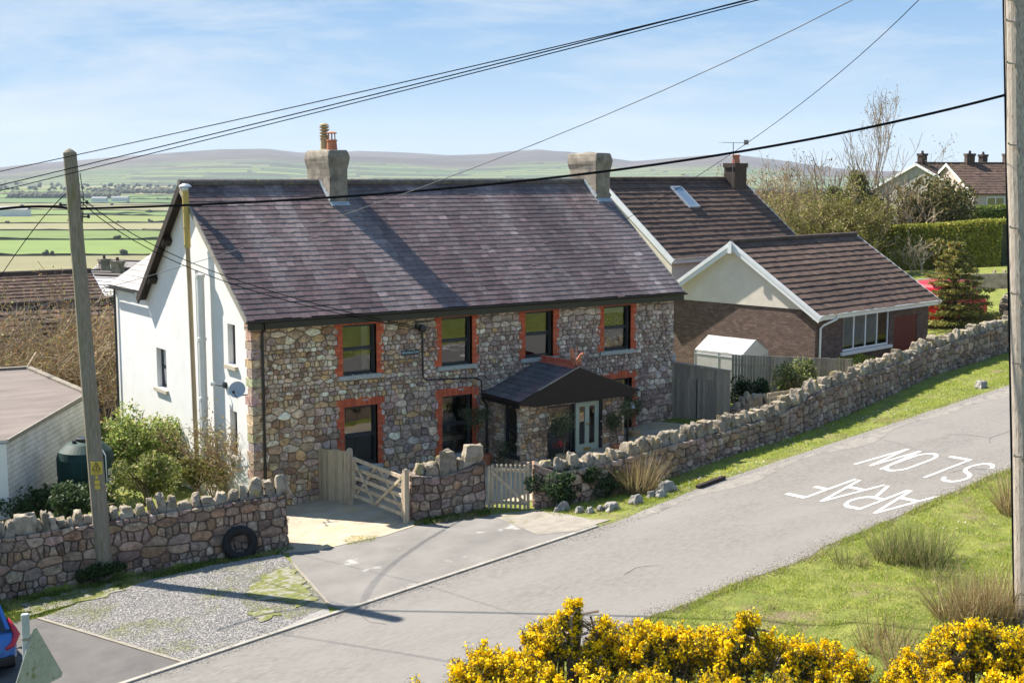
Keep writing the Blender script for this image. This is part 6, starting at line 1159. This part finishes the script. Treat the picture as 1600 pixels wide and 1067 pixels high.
# ivy and plants around the long wall
p = hit(1252, 640); bush('wall_ivy', 'ivy bush over the high end of the roadside wall in front of the fence', 'ivy', gz3(p, .25) + np.array((0, .3, 0)), 1.0, .55, 1.5, 4200, [(.12, .17, .035), (.2, .22, .07), (.3, .27, .12), (.08, .11, .03)], .055, 65, clumps=18)
p = hit(1165, 640); bush('garden_shrub', 'dark green shrub in the corner between the shed and the board fence', 'shrub', gz3(p), .9, .7, 1.2, 2200, [(.03, .055, .02), (.05, .075, .025)], .06, 66, clumps=12)
o = nf(24.4, -5.6, 0); bush('golden_shrub', 'yellow green shrub beside the white downpipe of the bungalow', 'shrub', gz3(o, .1), 1.0, .7, .95, 2200, [(.28, .26, .03), (.22, .24, .03), (.16, .2, .03)], .055, 67, clumps=12)
for (px, py, n, s, lab) in ((870, 790, 3000, 72, 'dark ivy mound at the foot of the wall right of the picket gate'), (925, 778, 2600, 73, 'dark ivy mound at the wall foot left of the brown rush tussock')): p = hit(px, py); bush('ground_ivy', lab, 'ivy', gz3(p, -.05), 1.0, .6, 1.05, n, [(.022, .045, .015), (.035, .06, .02), (.05, .085, .03)], .055, s, clumps=14, stems=False)
t = thing('garden_bench', 'weathered timber bench behind the roadside wall below the ivy', 'bench', (18.6, -3.9, .9)); f = Fr((18.4, -4.0, gz(18.4, -4.0)), (math.cos(.0), math.sin(.0), 0), (0, 1, 0), (0, 0, 1)); mb = MB()
for k in range(4): mb.box(f, -.75, .75, -.25 + .13 * k, -.14 + .13 * k, .43, .46)
mb.build('seat', MT['oakh'], t); mb = MB()
for k in range(3): mb.box(f, -.75, .75, .27, .30, .58 + .14 * k, .68 + .14 * k)
mb.build('backrest', MT['oakh'], t)
for x in (-.68, .68):
    for y in (-.22, .26): mb = MB(); mb.box(f, x - .035, x + .035, y - .035, y + .035, 0, .43 if y < 0 else .95); mb.build('leg', MT['oakh'], t)
# rushes
def tussock(lab, p, n, h, sp, cols, seed, lean=.28, group='rush tussocks'):
    g = np.random.default_rng(seed); a = g.uniform(0, 6.28, n); q = np.sqrt(g.random(n)) * sp; P = np.stack([p[0] + np.cos(a) * q, p[1] + np.sin(a) * q, np.zeros(n)], 1)
    P[:, 2] = [gz(x, y) - .04 for x, y in P[:, :2]]; up = np.stack([np.cos(a) * q / sp * .55, np.sin(a) * q / sp * .55, np.zeros(n)], 1)
    o = thing('rush_tussock', lab, 'rushes', gz3(p), group); blades('blades', P, h, .02, lean, pick(cols, n, g, .3), MT['moor'], o, g, up); return o
RUSH = [(.15, .19, .05), (.21, .21, .07), (.12, .16, .04), (.28, .23, .12), (.36, .30, .17)]; RUSHB = [(.27, .18, .085), (.34, .25, .13), (.19, .16, .06), (.42, .34, .2)]
tussock('brown rush tussock on the verge below the long wall', hit(995, 768), 520, 1.25, .45, RUSHB, 81, .3)
for px, py, n, h, sp, s, lab in ((1400, 872, 420, .85, .5, 82, 'green rush tussock on the bank below the word ARAF, left half of the largest clump'), (1445, 878, 520, .95, .5, 83, 'green rush tussock on the bank below the word ARAF, right half of the largest clump'), (1330, 880, 160, .45, .4, 84, 'low rush tuft at the road edge left of the largest clump'), (1465, 905, 160, .5, .4, 85, 'low rush tuft just below the largest clump')): tussock(lab, hit(px, py), n, h, sp, RUSH, s)
for px, py, n, h, sp, s, lab in ((1500, 965, 420, 1.0, .5, 86, 'brown rush tussock above the right gorse, leftmost of three'), (1540, 968, 460, 1.05, .5, 87, 'brown rush tussock above the right gorse, middle of three'), (1578, 962, 420, 1.05, .5, 88, 'brown rush tussock above the right gorse, beside the grey pole'), (1586, 800, 420, 1.2, .4, 89, 'brown rush tussock beside the grey pole near the road'), (1380, 1010, 200, .7, .5, 90, 'thin pale rushes between the two gorse masses'), (1415, 1050, 220, .8, .4, 91, 'pale rushes at the left foot of the right gorse')): tussock(lab, hit(px, py), n, h, sp, RUSHB, s)
# grass blades: the bank, the verges
def grass_patch(name, pts, n, h, cols, seed, wd=.018, inside=None):
    g = np.random.default_rng(seed); A = arr(pts); lo, hi = A.min(0), A.max(0); Q = g.uniform(lo, hi, (n * 3, 2)); ok_ = np.zeros(len(Q), bool); j = len(A) - 1
    for i in range(len(A)):
        c = ((A[i, 1] > Q[:, 1]) != (A[j, 1] > Q[:, 1])) & (Q[:, 0] < (A[j, 0] - A[i, 0]) * (Q[:, 1] - A[i, 1]) / (A[j, 1] - A[i, 1] + 1e-12) + A[i, 0]); ok_ ^= c; j = i
    Q = Q[ok_][:n]; X = Q[:, :1] * EA + Q[:, 1:] * EL; Z = np.array([gzn(x, y) for x, y in X]); P = np.concatenate([X, Z[:, None] - .01], 1)
    m_ = np.array([nv(x * .9, y * .9, 3) + .6 * nv(x * 2.7, y * 2.7, 8) for x, y in X]); keep = g.random(len(P)) < np.clip(.72 + m_ * 1.1, .06, 1); P, m_ = P[keep], m_[keep]
    c = pick(cols, len(P), g, .3); dry = (m_ < -.05)[:, None] & (g.random((len(P), 1)) < .55); c = np.where(dry, np.array((.33, .27, .14)) * g.uniform(.7, 1.2, (len(P), 1)), c)
    return tag(blades(name, P, h, wd, .55, c, MT['moor'], None, g), kind='stuff')
GC_ = [(.26, .34, .035), (.32, .38, .05), (.21, .29, .03), (.37, .39, .08), (.30, .35, .05), (.42, .37, .15)]
edge = [(a, l - .02) for a, l in near if -6 < a < 26]
grass_patch('bank_grass', edge + [(26, -24), (-6, -24)], 330000, .062, GC_, 95)
rag = [(a, l + .03) for a, l in near if -2 < a < 24]; rag = rag + [(a, l - .28) for a, l in rag[::-1]]; grass_patch('road_edge_grass', rag, 9000, .13, GC_ + [(.3, .25, .13), (.2, .16, .08)], 96)
fe = [(a, l + .04) for a, l in fl2 if 6 < a < 50]; wl_ = [al(*q[:2]) for q in RW_P] if 'RW_P' in globals() else [(a, -8.2 if a < 15 else -8.2 + (a - 15) * .115) for a in np.arange(50, 6, -1)]
grass_patch('verge_grass', fe + wl_, 90000, .085, GC_, 97)
grass_patch('verge_grass', [hal(*q) for q in ((848, 800), (875, 808), (935, 806), (985, 796), (1060, 772), (1130, 748), (1060, 735), (960, 765), (870, 790))], 16000, .085, GC_, 98)
grass_patch('wall_foot_grass', [hal(*q) for q in ((-60, 960), (-20, 985), (60, 966), (130, 940), (240, 906), (345, 882), (440, 866), (462, 858), (450, 852), (350, 872), (180, 905), (30, 932), (-60, 945))], 20000, .10, [(.05, .085, .015), (.09, .13, .02), (.13, .17, .03)], 99)
grass_patch('gravel_weeds', [hal(*q) for q in ((372, 935), (400, 900), (440, 880), (462, 884), (490, 918), (514, 950), (455, 968), (395, 962))], 17000, .055, GC_, 100)
grass_patch('gravel_weeds', [hal(*q) for q in ((200, 1003), (300, 985), (330, 1000), (260, 1020))], 1500, .04, GC_, 103); grass_patch('gravel_weeds', [hal(*q) for q in ((70, 958), (150, 935), (190, 945), (120, 972))], 3500, .05, GC_, 104)
grass_patch('kerb_moss', [(-14, -10.42), (4.3, -10.42), (4.3, -10.56), (-14, -10.56)], 3000, .03, GC_ + [(.3, .24, .13)], 105)
grass_patch('wall_foot_grass', [hal(*q) for q in ((645, 822), (690, 818), (762, 808), (765, 798), (700, 806), (650, 816))], 4500, .14, [(.05, .085, .015), (.09, .13, .02), (.16, .2, .03)], 101)
grass_patch('drive_weeds', [hal(*q) for q in ((533, 846), (545, 838), (590, 838), (585, 845), (545, 852))], 1200, .08, GC_, 102)
def moss(pts, seed):
    out_ = []; A = [hal(*q) for q in pts]
    for i in range(len(A)):
        a, b = np.array(A[i]), np.array(A[(i + 1) % len(A)]); n_ = np.array([-(b - a)[1], (b - a)[0]]); n_ /= np.linalg.norm(n_); k = max(2, int(np.linalg.norm(b - a) / .12))
        out_ += [tuple(a + (b - a) * j / k + n_ * .3 * nv(a[0] * .7 + j * .45, seed, i * .31)) for j in range(k)]
    mb = MB(); mb.face([(*xy(a, l), zb(a, l) + .036) for a, l in out_]); return tag(mb.build('grass_strip', MT['moss']), kind='structure')
MT['moss'] = M('mossy turf', (.10, .115, .03), (.19, .19, .06), 7, .95, .9, 30, c3=(.25, .23, .2), s3=3.5, t3=.53, w3=.12, bdist=.02)
moss(((400, 908), (436, 890), (456, 892), (474, 915), (494, 940), (468, 948), (412, 938), (382, 934)), 3); moss(((48, 964), (100, 948), (165, 934), (200, 922), (170, 915), (90, 930), (30, 946)), 5); moss(((390, 962), (420, 950), (440, 962), (410, 973)), 7)
def specks(name, pts, n, size, cols, seed, h):
    g = np.random.default_rng(seed); A = arr(pts); Q = g.uniform(A.min(0), A.max(0), (n, 2)); X = Q[:, :1] * EA + Q[:, 1:] * EL; P = np.concatenate([X, np.array([[gzn(x, y) + h * g.random()] for x, y in X])], 1); return tag(leaves(name, P, size, pick(cols, n, g), MT['petal'], None, g, lw=.9, mn=np.array((0, 0, .9))), kind='stuff')
specks('wild_flowers', [(7.5, -9.9), (12, -9.2)], 160, .022, [(.85, .62, .02), (.8, .8, .75)], 71, .08); specks('wild_flowers', [(14, -9.2), (26, -8.2)], 150, .02, [(.8, .8, .78)], 72, .06); specks('wild_flowers', [(5, -20), (13, -17)], 60, .022, [(.85, .62, .02), (.8, .8, .75)], 73, .06)
grass_patch('dead_grass', edge + [(26, -24), (-6, -24)], 12000, .14, [(.42, .35, .2), (.5, .43, .27), (.34, .27, .15)], 110, .016)
# loose stones of the gravel
g = np.random.default_rng(12); A = arr([hal(*q) for q in ((62, 966), (130, 940), (240, 905), (340, 882), (440, 866), (458, 882), (487, 915), (512, 948), (400, 1002), (292, 1036))]); Q = g.uniform(A.min(0), A.max(0), (40000, 2)); ok_ = np.zeros(len(Q), bool); j = len(A) - 1
for i in range(len(A)): ok_ ^= ((A[i, 1] > Q[:, 1]) != (A[j, 1] > Q[:, 1])) & (Q[:, 0] < (A[j, 0] - A[i, 0]) * (Q[:, 1] - A[i, 1]) / (A[j, 1] - A[i, 1] + 1e-12) + A[i, 0]); j = i
Q = Q[ok_]; X = Q[:, :1] * EA + Q[:, 1:] * EL; Z = zb(Q[:, 0], Q[:, 1]); s_ = g.uniform(.006, .016, (len(Q), 1)); bmv = arr([(1, 0, 0), (-1, 0, 0), (0, 1, 0), (0, -1, 0), (0, 0, 1), (0, 0, -1)]); of = arr([(0, 2, 4), (2, 1, 4), (1, 3, 4), (3, 0, 4), (2, 0, 5), (1, 2, 5), (3, 1, 5), (0, 3, 5)]).astype(int)
V = (bmv[None] * g.uniform(.6, 1.3, (len(Q), 6, 1)) * s_[:, None]) + np.concatenate([X, Z[:, None] + .018], 1)[:, None]; Fc = (of[None] + np.arange(len(Q))[:, None, None] * 6).reshape(-1, 3)
tag(mesh_np('loose_gravel', V.reshape(-1, 3), Fc, np.repeat(pick([(.32, .30, .285), (.24, .225, .215), (.40, .375, .35), (.19, .18, .175)], len(Q), g), 8, 0), MT['twig']), kind='stuff')
# grit and dead grass along the ragged road edges
g = np.random.default_rng(44)
def scatter(name, pts, wid, n, s0, s1, cols, m_, bias):
    A = arr(pts); u = g.random(n) * (len(A) - 1.001); i = u.astype(int); f = (u - i)[:, None]; Q = A[i] * (1 - f) + A[i + 1] * f; Q[:, 1] += bias + g.normal(size=n) * wid; X = Q[:, :1] * EA + Q[:, 1:] * EL; Z = np.array([gz(x, y) for x, y in X]) + .014; sz = g.uniform(s0, s1, (n, 1)); V = (bmv[None] * g.uniform(.6, 1.3, (n, 6, 1)) * sz[:, None]) + np.concatenate([X, Z[:, None]], 1)[:, None]
    return tag(mesh_np(name, V.reshape(-1, 3), (of[None] + np.arange(n)[:, None, None] * 6).reshape(-1, 3), np.repeat(pick(cols, n, g), 8, 0), m_), kind='stuff')
GRIT = [(.34, .31, .27), (.26, .235, .205), (.42, .39, .35), (.2, .175, .15)]
scatter('road_grit', [q for q in near if -8 < q[0] < 28], .16, 9000, .006, .02, GRIT, MT['twig'], .12); scatter('road_grit', [q for q in fl2 if 3 < q[0] < 40], .2, 7000, .006, .018, GRIT, MT['twig'], -.1); scatter('road_grit', [(a, -10.48) for a in np.arange(-9, 5, .5)], .12, 3000, .005, .015, GRIT, MT['twig'], 0)

# boulders edging the verge
RK = [(857, 790, .3, .25, 'e'), (880, 796, .38, .3, 'dark boulder at the left end of the verge stones below the ivy'), (893, 783, .26, .3, 'small upright stone above the row of verge stones, nearest the ivy'), (905, 800, .3, .2, 'e'), (922, 801, .28, .22, 'e'), (938, 798, .25, .2, 'e'), (956, 796, .55, .28, 'long pale flat stone at the end of the verge stone row'), (870, 800, .22, .18, 'e'), (995, 786, .5, .3, 'pale tilted boulder on the verge, alone between the stone row and the pile'), (1018, 776, .34, .22, 'small grey stone at the left of the boulder pile on the verge'), (1032, 776, .42, .26, 'grey stone in front of the boulder pile on the verge'), (1040, 767, .72, .38, 'largest rounded boulder on top of the verge pile'), (1533, 606, .6, .34, 'lone boulder on the grass verge far up the road')]
for k, (px, py, s, h, lab) in enumerate(RK):
    p = hit(px, py); V, Fc = blocky((p[0], p[1], gz(p[0], p[1]) + h * .35), s * .85, s * .62, h * .85, 20 + k * 1.7, .6, 4, .35, .42); mb = MB(); c = RA.uniform(.8, 1.15); mb.raw(V, Fc, (c, c, c)); o = mb.build('boulder', MT['rock'], None, bevel=.02); tag(o, 'small rough stone edging the verge beside the picket gate path' if lab == 'e' else lab, 'boulder', 'stones edging the verge' if lab == 'e' else 'verge boulders')

# ------------------------------------------------------------------ gorse in the foreground
def gorse(lab, domes, seed):
    g = np.random.default_rng(seed); r = random.Random(seed); c0 = atD(domes[0][0], domes[0][1], domes[0][2]); base = gz3(c0); t = thing('gorse_bush', lab, 'gorse bush', base, 'gorse bushes in the foreground'); st = MB(); FP, SP_, SC, FC = [], [], [], []
    for (px, py, D, rad, ns) in domes:
        tip = atD(px, py, D); cen = tip - np.array((0, 0, rad * 1.0))
        for k in range(ns):
            th = r.uniform(0, 6.28); ph = math.acos(1 - r.random() * 1.15); d = np.array((math.sin(ph) * math.cos(th), math.sin(ph) * math.sin(th), math.cos(ph))); rr_ = rad * r.uniform(.72, 1.04); ln = r.uniform(.3, .6); e = cen + d * rr_; d2 = d * .8 + np.array((r.gauss(0, .3), r.gauss(0, .3), .55)); d2 /= np.linalg.norm(d2); s = e - d2 * ln
            st.tube([s, (s + e) / 2 + (r.gauss(0, .02), r.gauss(0, .02), 0), e], [.012, .01, .006], 3, (.18, .13, .09), cap=False)
            if r.random() < .35: st.tube([cen + np.array((r.gauss(0, .2), r.gauss(0, .2), -rad * .6)), s], [.022, .012], 4, (.2, .15, .11), cap=False)
            nf_ = int(90 * r.uniform(.25, 1.1)); fl0 = r.uniform(.0, .45) if r.random() < .78 else .88; u = fl0 + (1 - fl0) * g.random((nf_, 1)); FP.append(s + (e - s) * u + g.normal(size=(nf_, 3)) * .034); FC.append(pick([(.94, .69, .01), (.93, .66, .008), (.95, .75, .025), (.87, .54, .005)], nf_, g, .14))
            n2 = 105; u = g.random((n2, 1)); SP_.append(s + (e - s) * u * 1.03 + g.normal(size=(n2, 3)) * .04); SC.append(pick([(.055, .075, .02), (.085, .10, .03), (.04, .05, .016), (.13, .12, .06)], n2, g))
        # older, barer growth under the flowering shell
        n3 = ns * 34; a = g.normal(size=(n3, 3)); a /= np.linalg.norm(a, axis=1)[:, None]; a[:, 2] = a[:, 2] * .8 - .35; SP_.append(cen + a * rad * g.uniform(.45, .92, (n3, 1))); SC.append(pick([(.05, .06, .02), (.11, .09, .05), (.2, .16, .1), (.07, .08, .03)], n3, g))
        for k in range(max(6, ns // 5)): a = r.uniform(0, 6.28); q = cen + np.array((math.cos(a) * rad * .35, math.sin(a) * rad * .35, 0)); st.tube([gz3(q, -.1), q + np.array((r.gauss(0, .1), r.gauss(0, .1), -rad * .3)), cen + np.array((math.cos(a) * rad * .7, math.sin(a) * rad * .7, rad * .2))], [.035, .025, .012], 4, (.2, .16, .12), cap=False)
    st.build('stems', MT['twig'], t); P = np.concatenate(FP); leaves('blossom', P, .026, np.concatenate(FC), MT['petal'], t, g, lw=.85, mn=np.array((-.25, .2, .8))); P = np.concatenate(SP_); leaves('spines', P, .034, np.concatenate(SC), MT['leaf'], t, g, lw=.16)
    return t
gorse('flowering gorse at the left end of the foreground, barely in frame', [(645, 1058, 21.0, .35, 14), (705, 1056, 21.0, .36, 16), (675, 1085, 21, .4, 14)], 201)
gorse('flowering gorse with one tall sprig leaning right, left of centre foreground', [(752, 1003, 21.0, .55, 70), (810, 1010, 20.8, .6, 80), (868, 962, 21.2, .42, 60), (895, 936, 21.2, .16, 12), (888, 950, 21.2, .2, 16), (835, 975, 21.2, .22, 14), (850, 1040, 20.4, .7, 90), (770, 1060, 20.2, .6, 60)], 202)
gorse('flowering gorse with open dark stems in the middle of the foreground', [(940, 962, 21.4, .22, 14), (960, 972, 21.4, .5, 56), (1010, 966, 21.2, .5, 60), (1050, 975, 21.2, .5, 56), (940, 1030, 20.6, .55, 44), (1020, 1040, 20.3, .65, 56), (920, 1000, 21.0, .3, 14)], 203)
gorse('flowering gorse at the right of the middle mass, before the grass bank', [(1110, 972, 21.2, .5, 56), (1165, 952, 21.2, .22, 20), (1150, 980, 21.0, .5, 50), (1205, 984, 21.0, .42, 30), (1255, 992, 21.0, .4, 34), (1300, 1000, 21.0, .45, 44), (1120, 1045, 20.4, .65, 50), (1210, 1045, 20.3, .65, 40), (1300, 1045, 20.4, .55, 44), (1335, 1020, 20.9, .3, 18)], 204)
gorse('flowering gorse in the lower right corner under the grey pole', [(1400, 1040, 20.8, .38, 36), (1440, 1008, 20.8, .5, 56), (1490, 975, 21.0, .5, 60), (1520, 962, 21.0, .3, 24), (1550, 968, 21.0, .5, 56), (1605, 975, 21.0, .55, 60), (1480, 1050, 20.2, .7, 80), (1570, 1050, 20.2, .7, 80), (1640, 1000, 20.6, .6, 50)], 205)

# ------------------------------------------------------------------ trees on the right
def at_ground(px, D): p = atD(px, 400, D); return gz3(p)
def conifer(lab, base, h, rad, seed):
    r = random.Random(seed); g = np.random.default_rng(seed); t = thing('conifer', lab, 'conifer', base); mb = MB(); mb.tube([base - (0, 0, .2), base + (0, 0, h * .5), base + (0, 0, h)], [.13, .08, .02], 7, (.7, .6, .5)); P, Cc = [], []
    for k in range(84):
        tier = k // 7; z = h * (.06 + .9 * (tier / 12) ** .9) + r.uniform(-.07, .07); L = rad * (1 - (z / h) ** .95) * r.uniform(.65, 1.15) + .12; a = k * 2.4 + r.uniform(-.3, .3); s = base + np.array((0, 0, z)); d = np.array((math.cos(a), math.sin(a), .22)); e = s + d * L - np.array((0, 0, .16 * L)); mb.tube([s, s + d * L * .5 + np.array((0, 0, .03 * L)), e], [.03, .02, .007], 4, (.6, .5, .4), cap=False)
        n = int(230 * L / rad) + 50; u = g.random((n, 1)) ** .7; side = np.cross(d, (0, 0, 1)); P.append(s + (e - s) * u + side * g.normal(size=(n, 1)) * .2 * L * (1.1 - u) + g.normal(size=(n, 3)) * (.06, .06, .05)); Cc.append(pick([(.15, .17, .04), (.21, .20, .05), (.10, .12, .035), (.36, .25, .06), (.25, .23, .06)], n, g))
    mb.build('trunk', MT['bark'], t); leaves('needles', np.concatenate(P), .10, np.concatenate(Cc), MT['leaf'], t, g, lw=.28)
conifer('small dark conifer with bronzed tips in front of the red van', gz3(hit(1490, 512)), 4.6, 2.75, 301)
# clipped hedge
def hedge(lab, pts, h, wd, n, cols, seed, nm='clipped_hedge'):
    g = np.random.default_rng(seed); t = thing(nm, lab, 'hedge', gz3(pts[len(pts) // 2])); mb = MB(); A = arr([p[:2] for p in pts]); Ls = np.concatenate([[0], np.cumsum(np.linalg.norm(np.diff(A, axis=0), axis=1))]); u = g.random(n) * Ls[-1]; X = np.stack([np.interp(u, Ls, A[:, 0]), np.interp(u, Ls, A[:, 1])], 1); D_ = np.gradient(A, axis=0); nd = (A[-1] - A[0]) / np.linalg.norm(A[-1] - A[0]); nn = np.array([nd[1], -nd[0]])
    f = g.random(n); side = np.where(f < .45, 1, np.where(f < .55, -1, 0)); zz = np.where(side == 0, h + .06 * g.normal(size=n), g.random(n) * h); off = np.where(side == 0, g.uniform(-.5, .5, n) * wd, side * wd / 2 + .05 * g.normal(size=n)); wv = np.array([.16 * nv(a * .35, z * .6, seed) for a, z in zip(u, zz)])
    P = np.stack([X[:, 0] + nn[0] * (off + wv), X[:, 1] + nn[1] * (off + wv), np.zeros(n)], 1); zg_ = np.array([gz(x, y) for x, y in X[:1]])[0]; P[:, 2] = [gz(x, y) for x, y in X]; P[:, 2] += zz + wv * (zz > h * .8); c = pick(cols, n, g, .3); leaves('foliage', P, .12, c, MT['leaf'], t, g, lw=.35, mn=np.array((-.2, .45, .8)))
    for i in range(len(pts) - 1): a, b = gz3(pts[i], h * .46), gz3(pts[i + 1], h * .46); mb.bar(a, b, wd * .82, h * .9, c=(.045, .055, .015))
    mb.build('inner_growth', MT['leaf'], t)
hp = [hit(*q) for q in ((1318, 425), (1400, 421), (1470, 418), (1568, 414))]
hedge('long clipped conifer hedge with a sloping face behind the bungalow', hp, 3.15, 2.2, 46000, [(.30, .31, .035), (.36, .34, .055), (.23, .26, .035), (.42, .36, .10), (.17, .19, .03)], 302)
q = [atD(x, 330, D) for x, D in ((1520, 112), (1620, 110))]; hedge('short bright green hedge below the pale house at far right', q, atD(1550, 326, 111)[2] - gz(*q[0][:2]), 1.5, 7000, [(.14, .19, .03), (.18, .22, .04)], 303, 'garden_hedge')
# evergreen in front of the grey house, bare trees, ivy clad trees
tb = at_ground(1458, 106); bush('evergreen_tree', 'dark rounded evergreen tree in front of the grey house', 'tree', tb, 3.3, 2.9, atD(1458, 276, 106)[2] - tb[2], 13000, [(.11, .11, .03), (.16, .14, .04), (.075, .085, .025), (.24, .18, .07)], .15, 310, clumps=34)
tree('bare_tree', 'thin bare tree rising through the evergreen in front of the grey house', 'tree', at_ground(1470, 104), 9.2, .09, 4, 312, [(.22, .15, .05)], 700, .06, spread=.5, barkc=(1.1, 1.0, .85), minr=.013)
tree('bare_tree', 'tallest bare tree with upright fine branches right of the chimney', 'tree', at_ground(1384, 106), 15.4, .14, 5, 313, [(.24, .17, .08)], 900, .06, spread=.36, up=.5, barkc=(1.25, 1.15, 1.0), minr=.014, lean=(.03, 0), first=.34, trunks=2)
k = 0
for px, D, h, s, lab in ((1335, 104, 11.0, 331, 'ivy clad bare tree left of the tallest bare tree'), (1298, 104, 9.4, 332, 'ivy clad bare tree, second left of the tallest bare tree'), (1362, 104, 8.2, 334, 'low ivy smothered tree at the foot of the tallest bare tree')):
    b = at_ground(px, D); t, tips = tree('ivy_clad_tree', lab, 'tree', b, h, .17, 4, s, None, 0, group='ivy clad trees', spread=.42, up=.34, barkc=(1.2, 1.1, .95), minr=.015, trunks=3, first=.40)
    g = np.random.default_rng(s); n = 9000; z = g.random(n) ** 1.15; a = g.uniform(0, 6.28, n); rd = (.35 + 2.3 * (1 - z)) * np.sqrt(g.random(n)); P = np.stack([np.cos(a) * rd, np.sin(a) * rd, z * h * .66], 1) + g.normal(size=(n, 3)) * .18 + b + np.stack([.3 * np.sin(z * 5 + s), .3 * np.cos(z * 4 + s), 0 * z], 1)
    leaves('ivy', P, .15, pick([(.10, .13, .03), (.14, .16, .045), (.20, .19, .07), (.28, .24, .14), (.06, .085, .02)], n, g), MT['leaf'], t, g)
for px, D, h, s, lab in ((1255, 110, 5.4, 341, 'bare twiggy tree behind the right end of the brown roof, nearest the chimney'), (1215, 114, 5.4, 342, 'bare twiggy tree just right of the dark brick chimney'), (1280, 98, 3.6, 343, 'yellowish bare shrub above the annex roof ridge'), (1120, 118, 4.6, 344, 'fine bare crown showing above the brown ridge left of the aerial'), (1310, 98, 4.0, 345, 'yellow green shrub left of the ivy clad trees'), (1395, 104, 3.6, 346, 'bare shrub at the left foot of the dark evergreen')):
    b = at_ground(px, D); ptop = {341: 246, 342: 262, 343: 300, 344: 263, 345: 285, 346: 290}[s]; h = atD(px, ptop, D)[2] - b[2]
    twigs('bare_tree' if s in (341, 342, 344) else 'bare_shrub', lab, 'tree' if s in (341, 342, 344) else 'shrub', b, 3.3, 2.8, h * 1.0, 24, 3, TW, s, [(.2, .18, .05), (.17, .16, .04)] if s in (343, 345) else [(.2, .15, .08)], 6500 if s in (343, 345) else 1600, .10, .018, None, .07, .5, .2)
twigs('bare_shrub', 'small bare shrub in front of the clipped hedge beside the conifer', 'shrub', gz3(hit(1432, 428)), 1.0, 1.0, 3.2, 9, 3, [(.34, .28, .2)], 351, None, 0, minr=.014, r0=.04)
bush('laurel_shrub', 'leafy green shrub with reddish buds against the clipped hedge', 'shrub', gz3(hit(1470, 421)), 1.5, 1.2, 2.2, 2600, [(.17, .18, .04), (.30, .21, .06), (.12, .14, .03)], .1, 352)

# ------------------------------------------------------------------ haze over the valley
mb = MB(); hx = Fr((CAM[0], CAM[1], 0), (DV[0] / math.hypot(DV[0], DV[1]), DV[1] / math.hypot(DV[0], DV[1]), 0), -RV, (0, 0, 1)); mb.box(hx, -300, 11000, -9000, 9000, -420, 420)
HZ = bpy.data.materials.new('valley haze'); HZ.use_nodes = True; t_ = HZ.node_tree; t_.nodes.remove(t_.nodes['Principled BSDF']); pv = t_.nodes.new('ShaderNodeVolumePrincipled'); pv.inputs['Color'].default_value = (.74, .87, 1, 1); pv.inputs['Density'].default_value = .00005; pv.inputs['Anisotropy'].default_value = .0
t_.links.new(pv.outputs[0], t_.nodes['Material Output'].inputs['Volume']); hb_ = mb.build('haze', HZ); tag(hb_, kind='stuff')
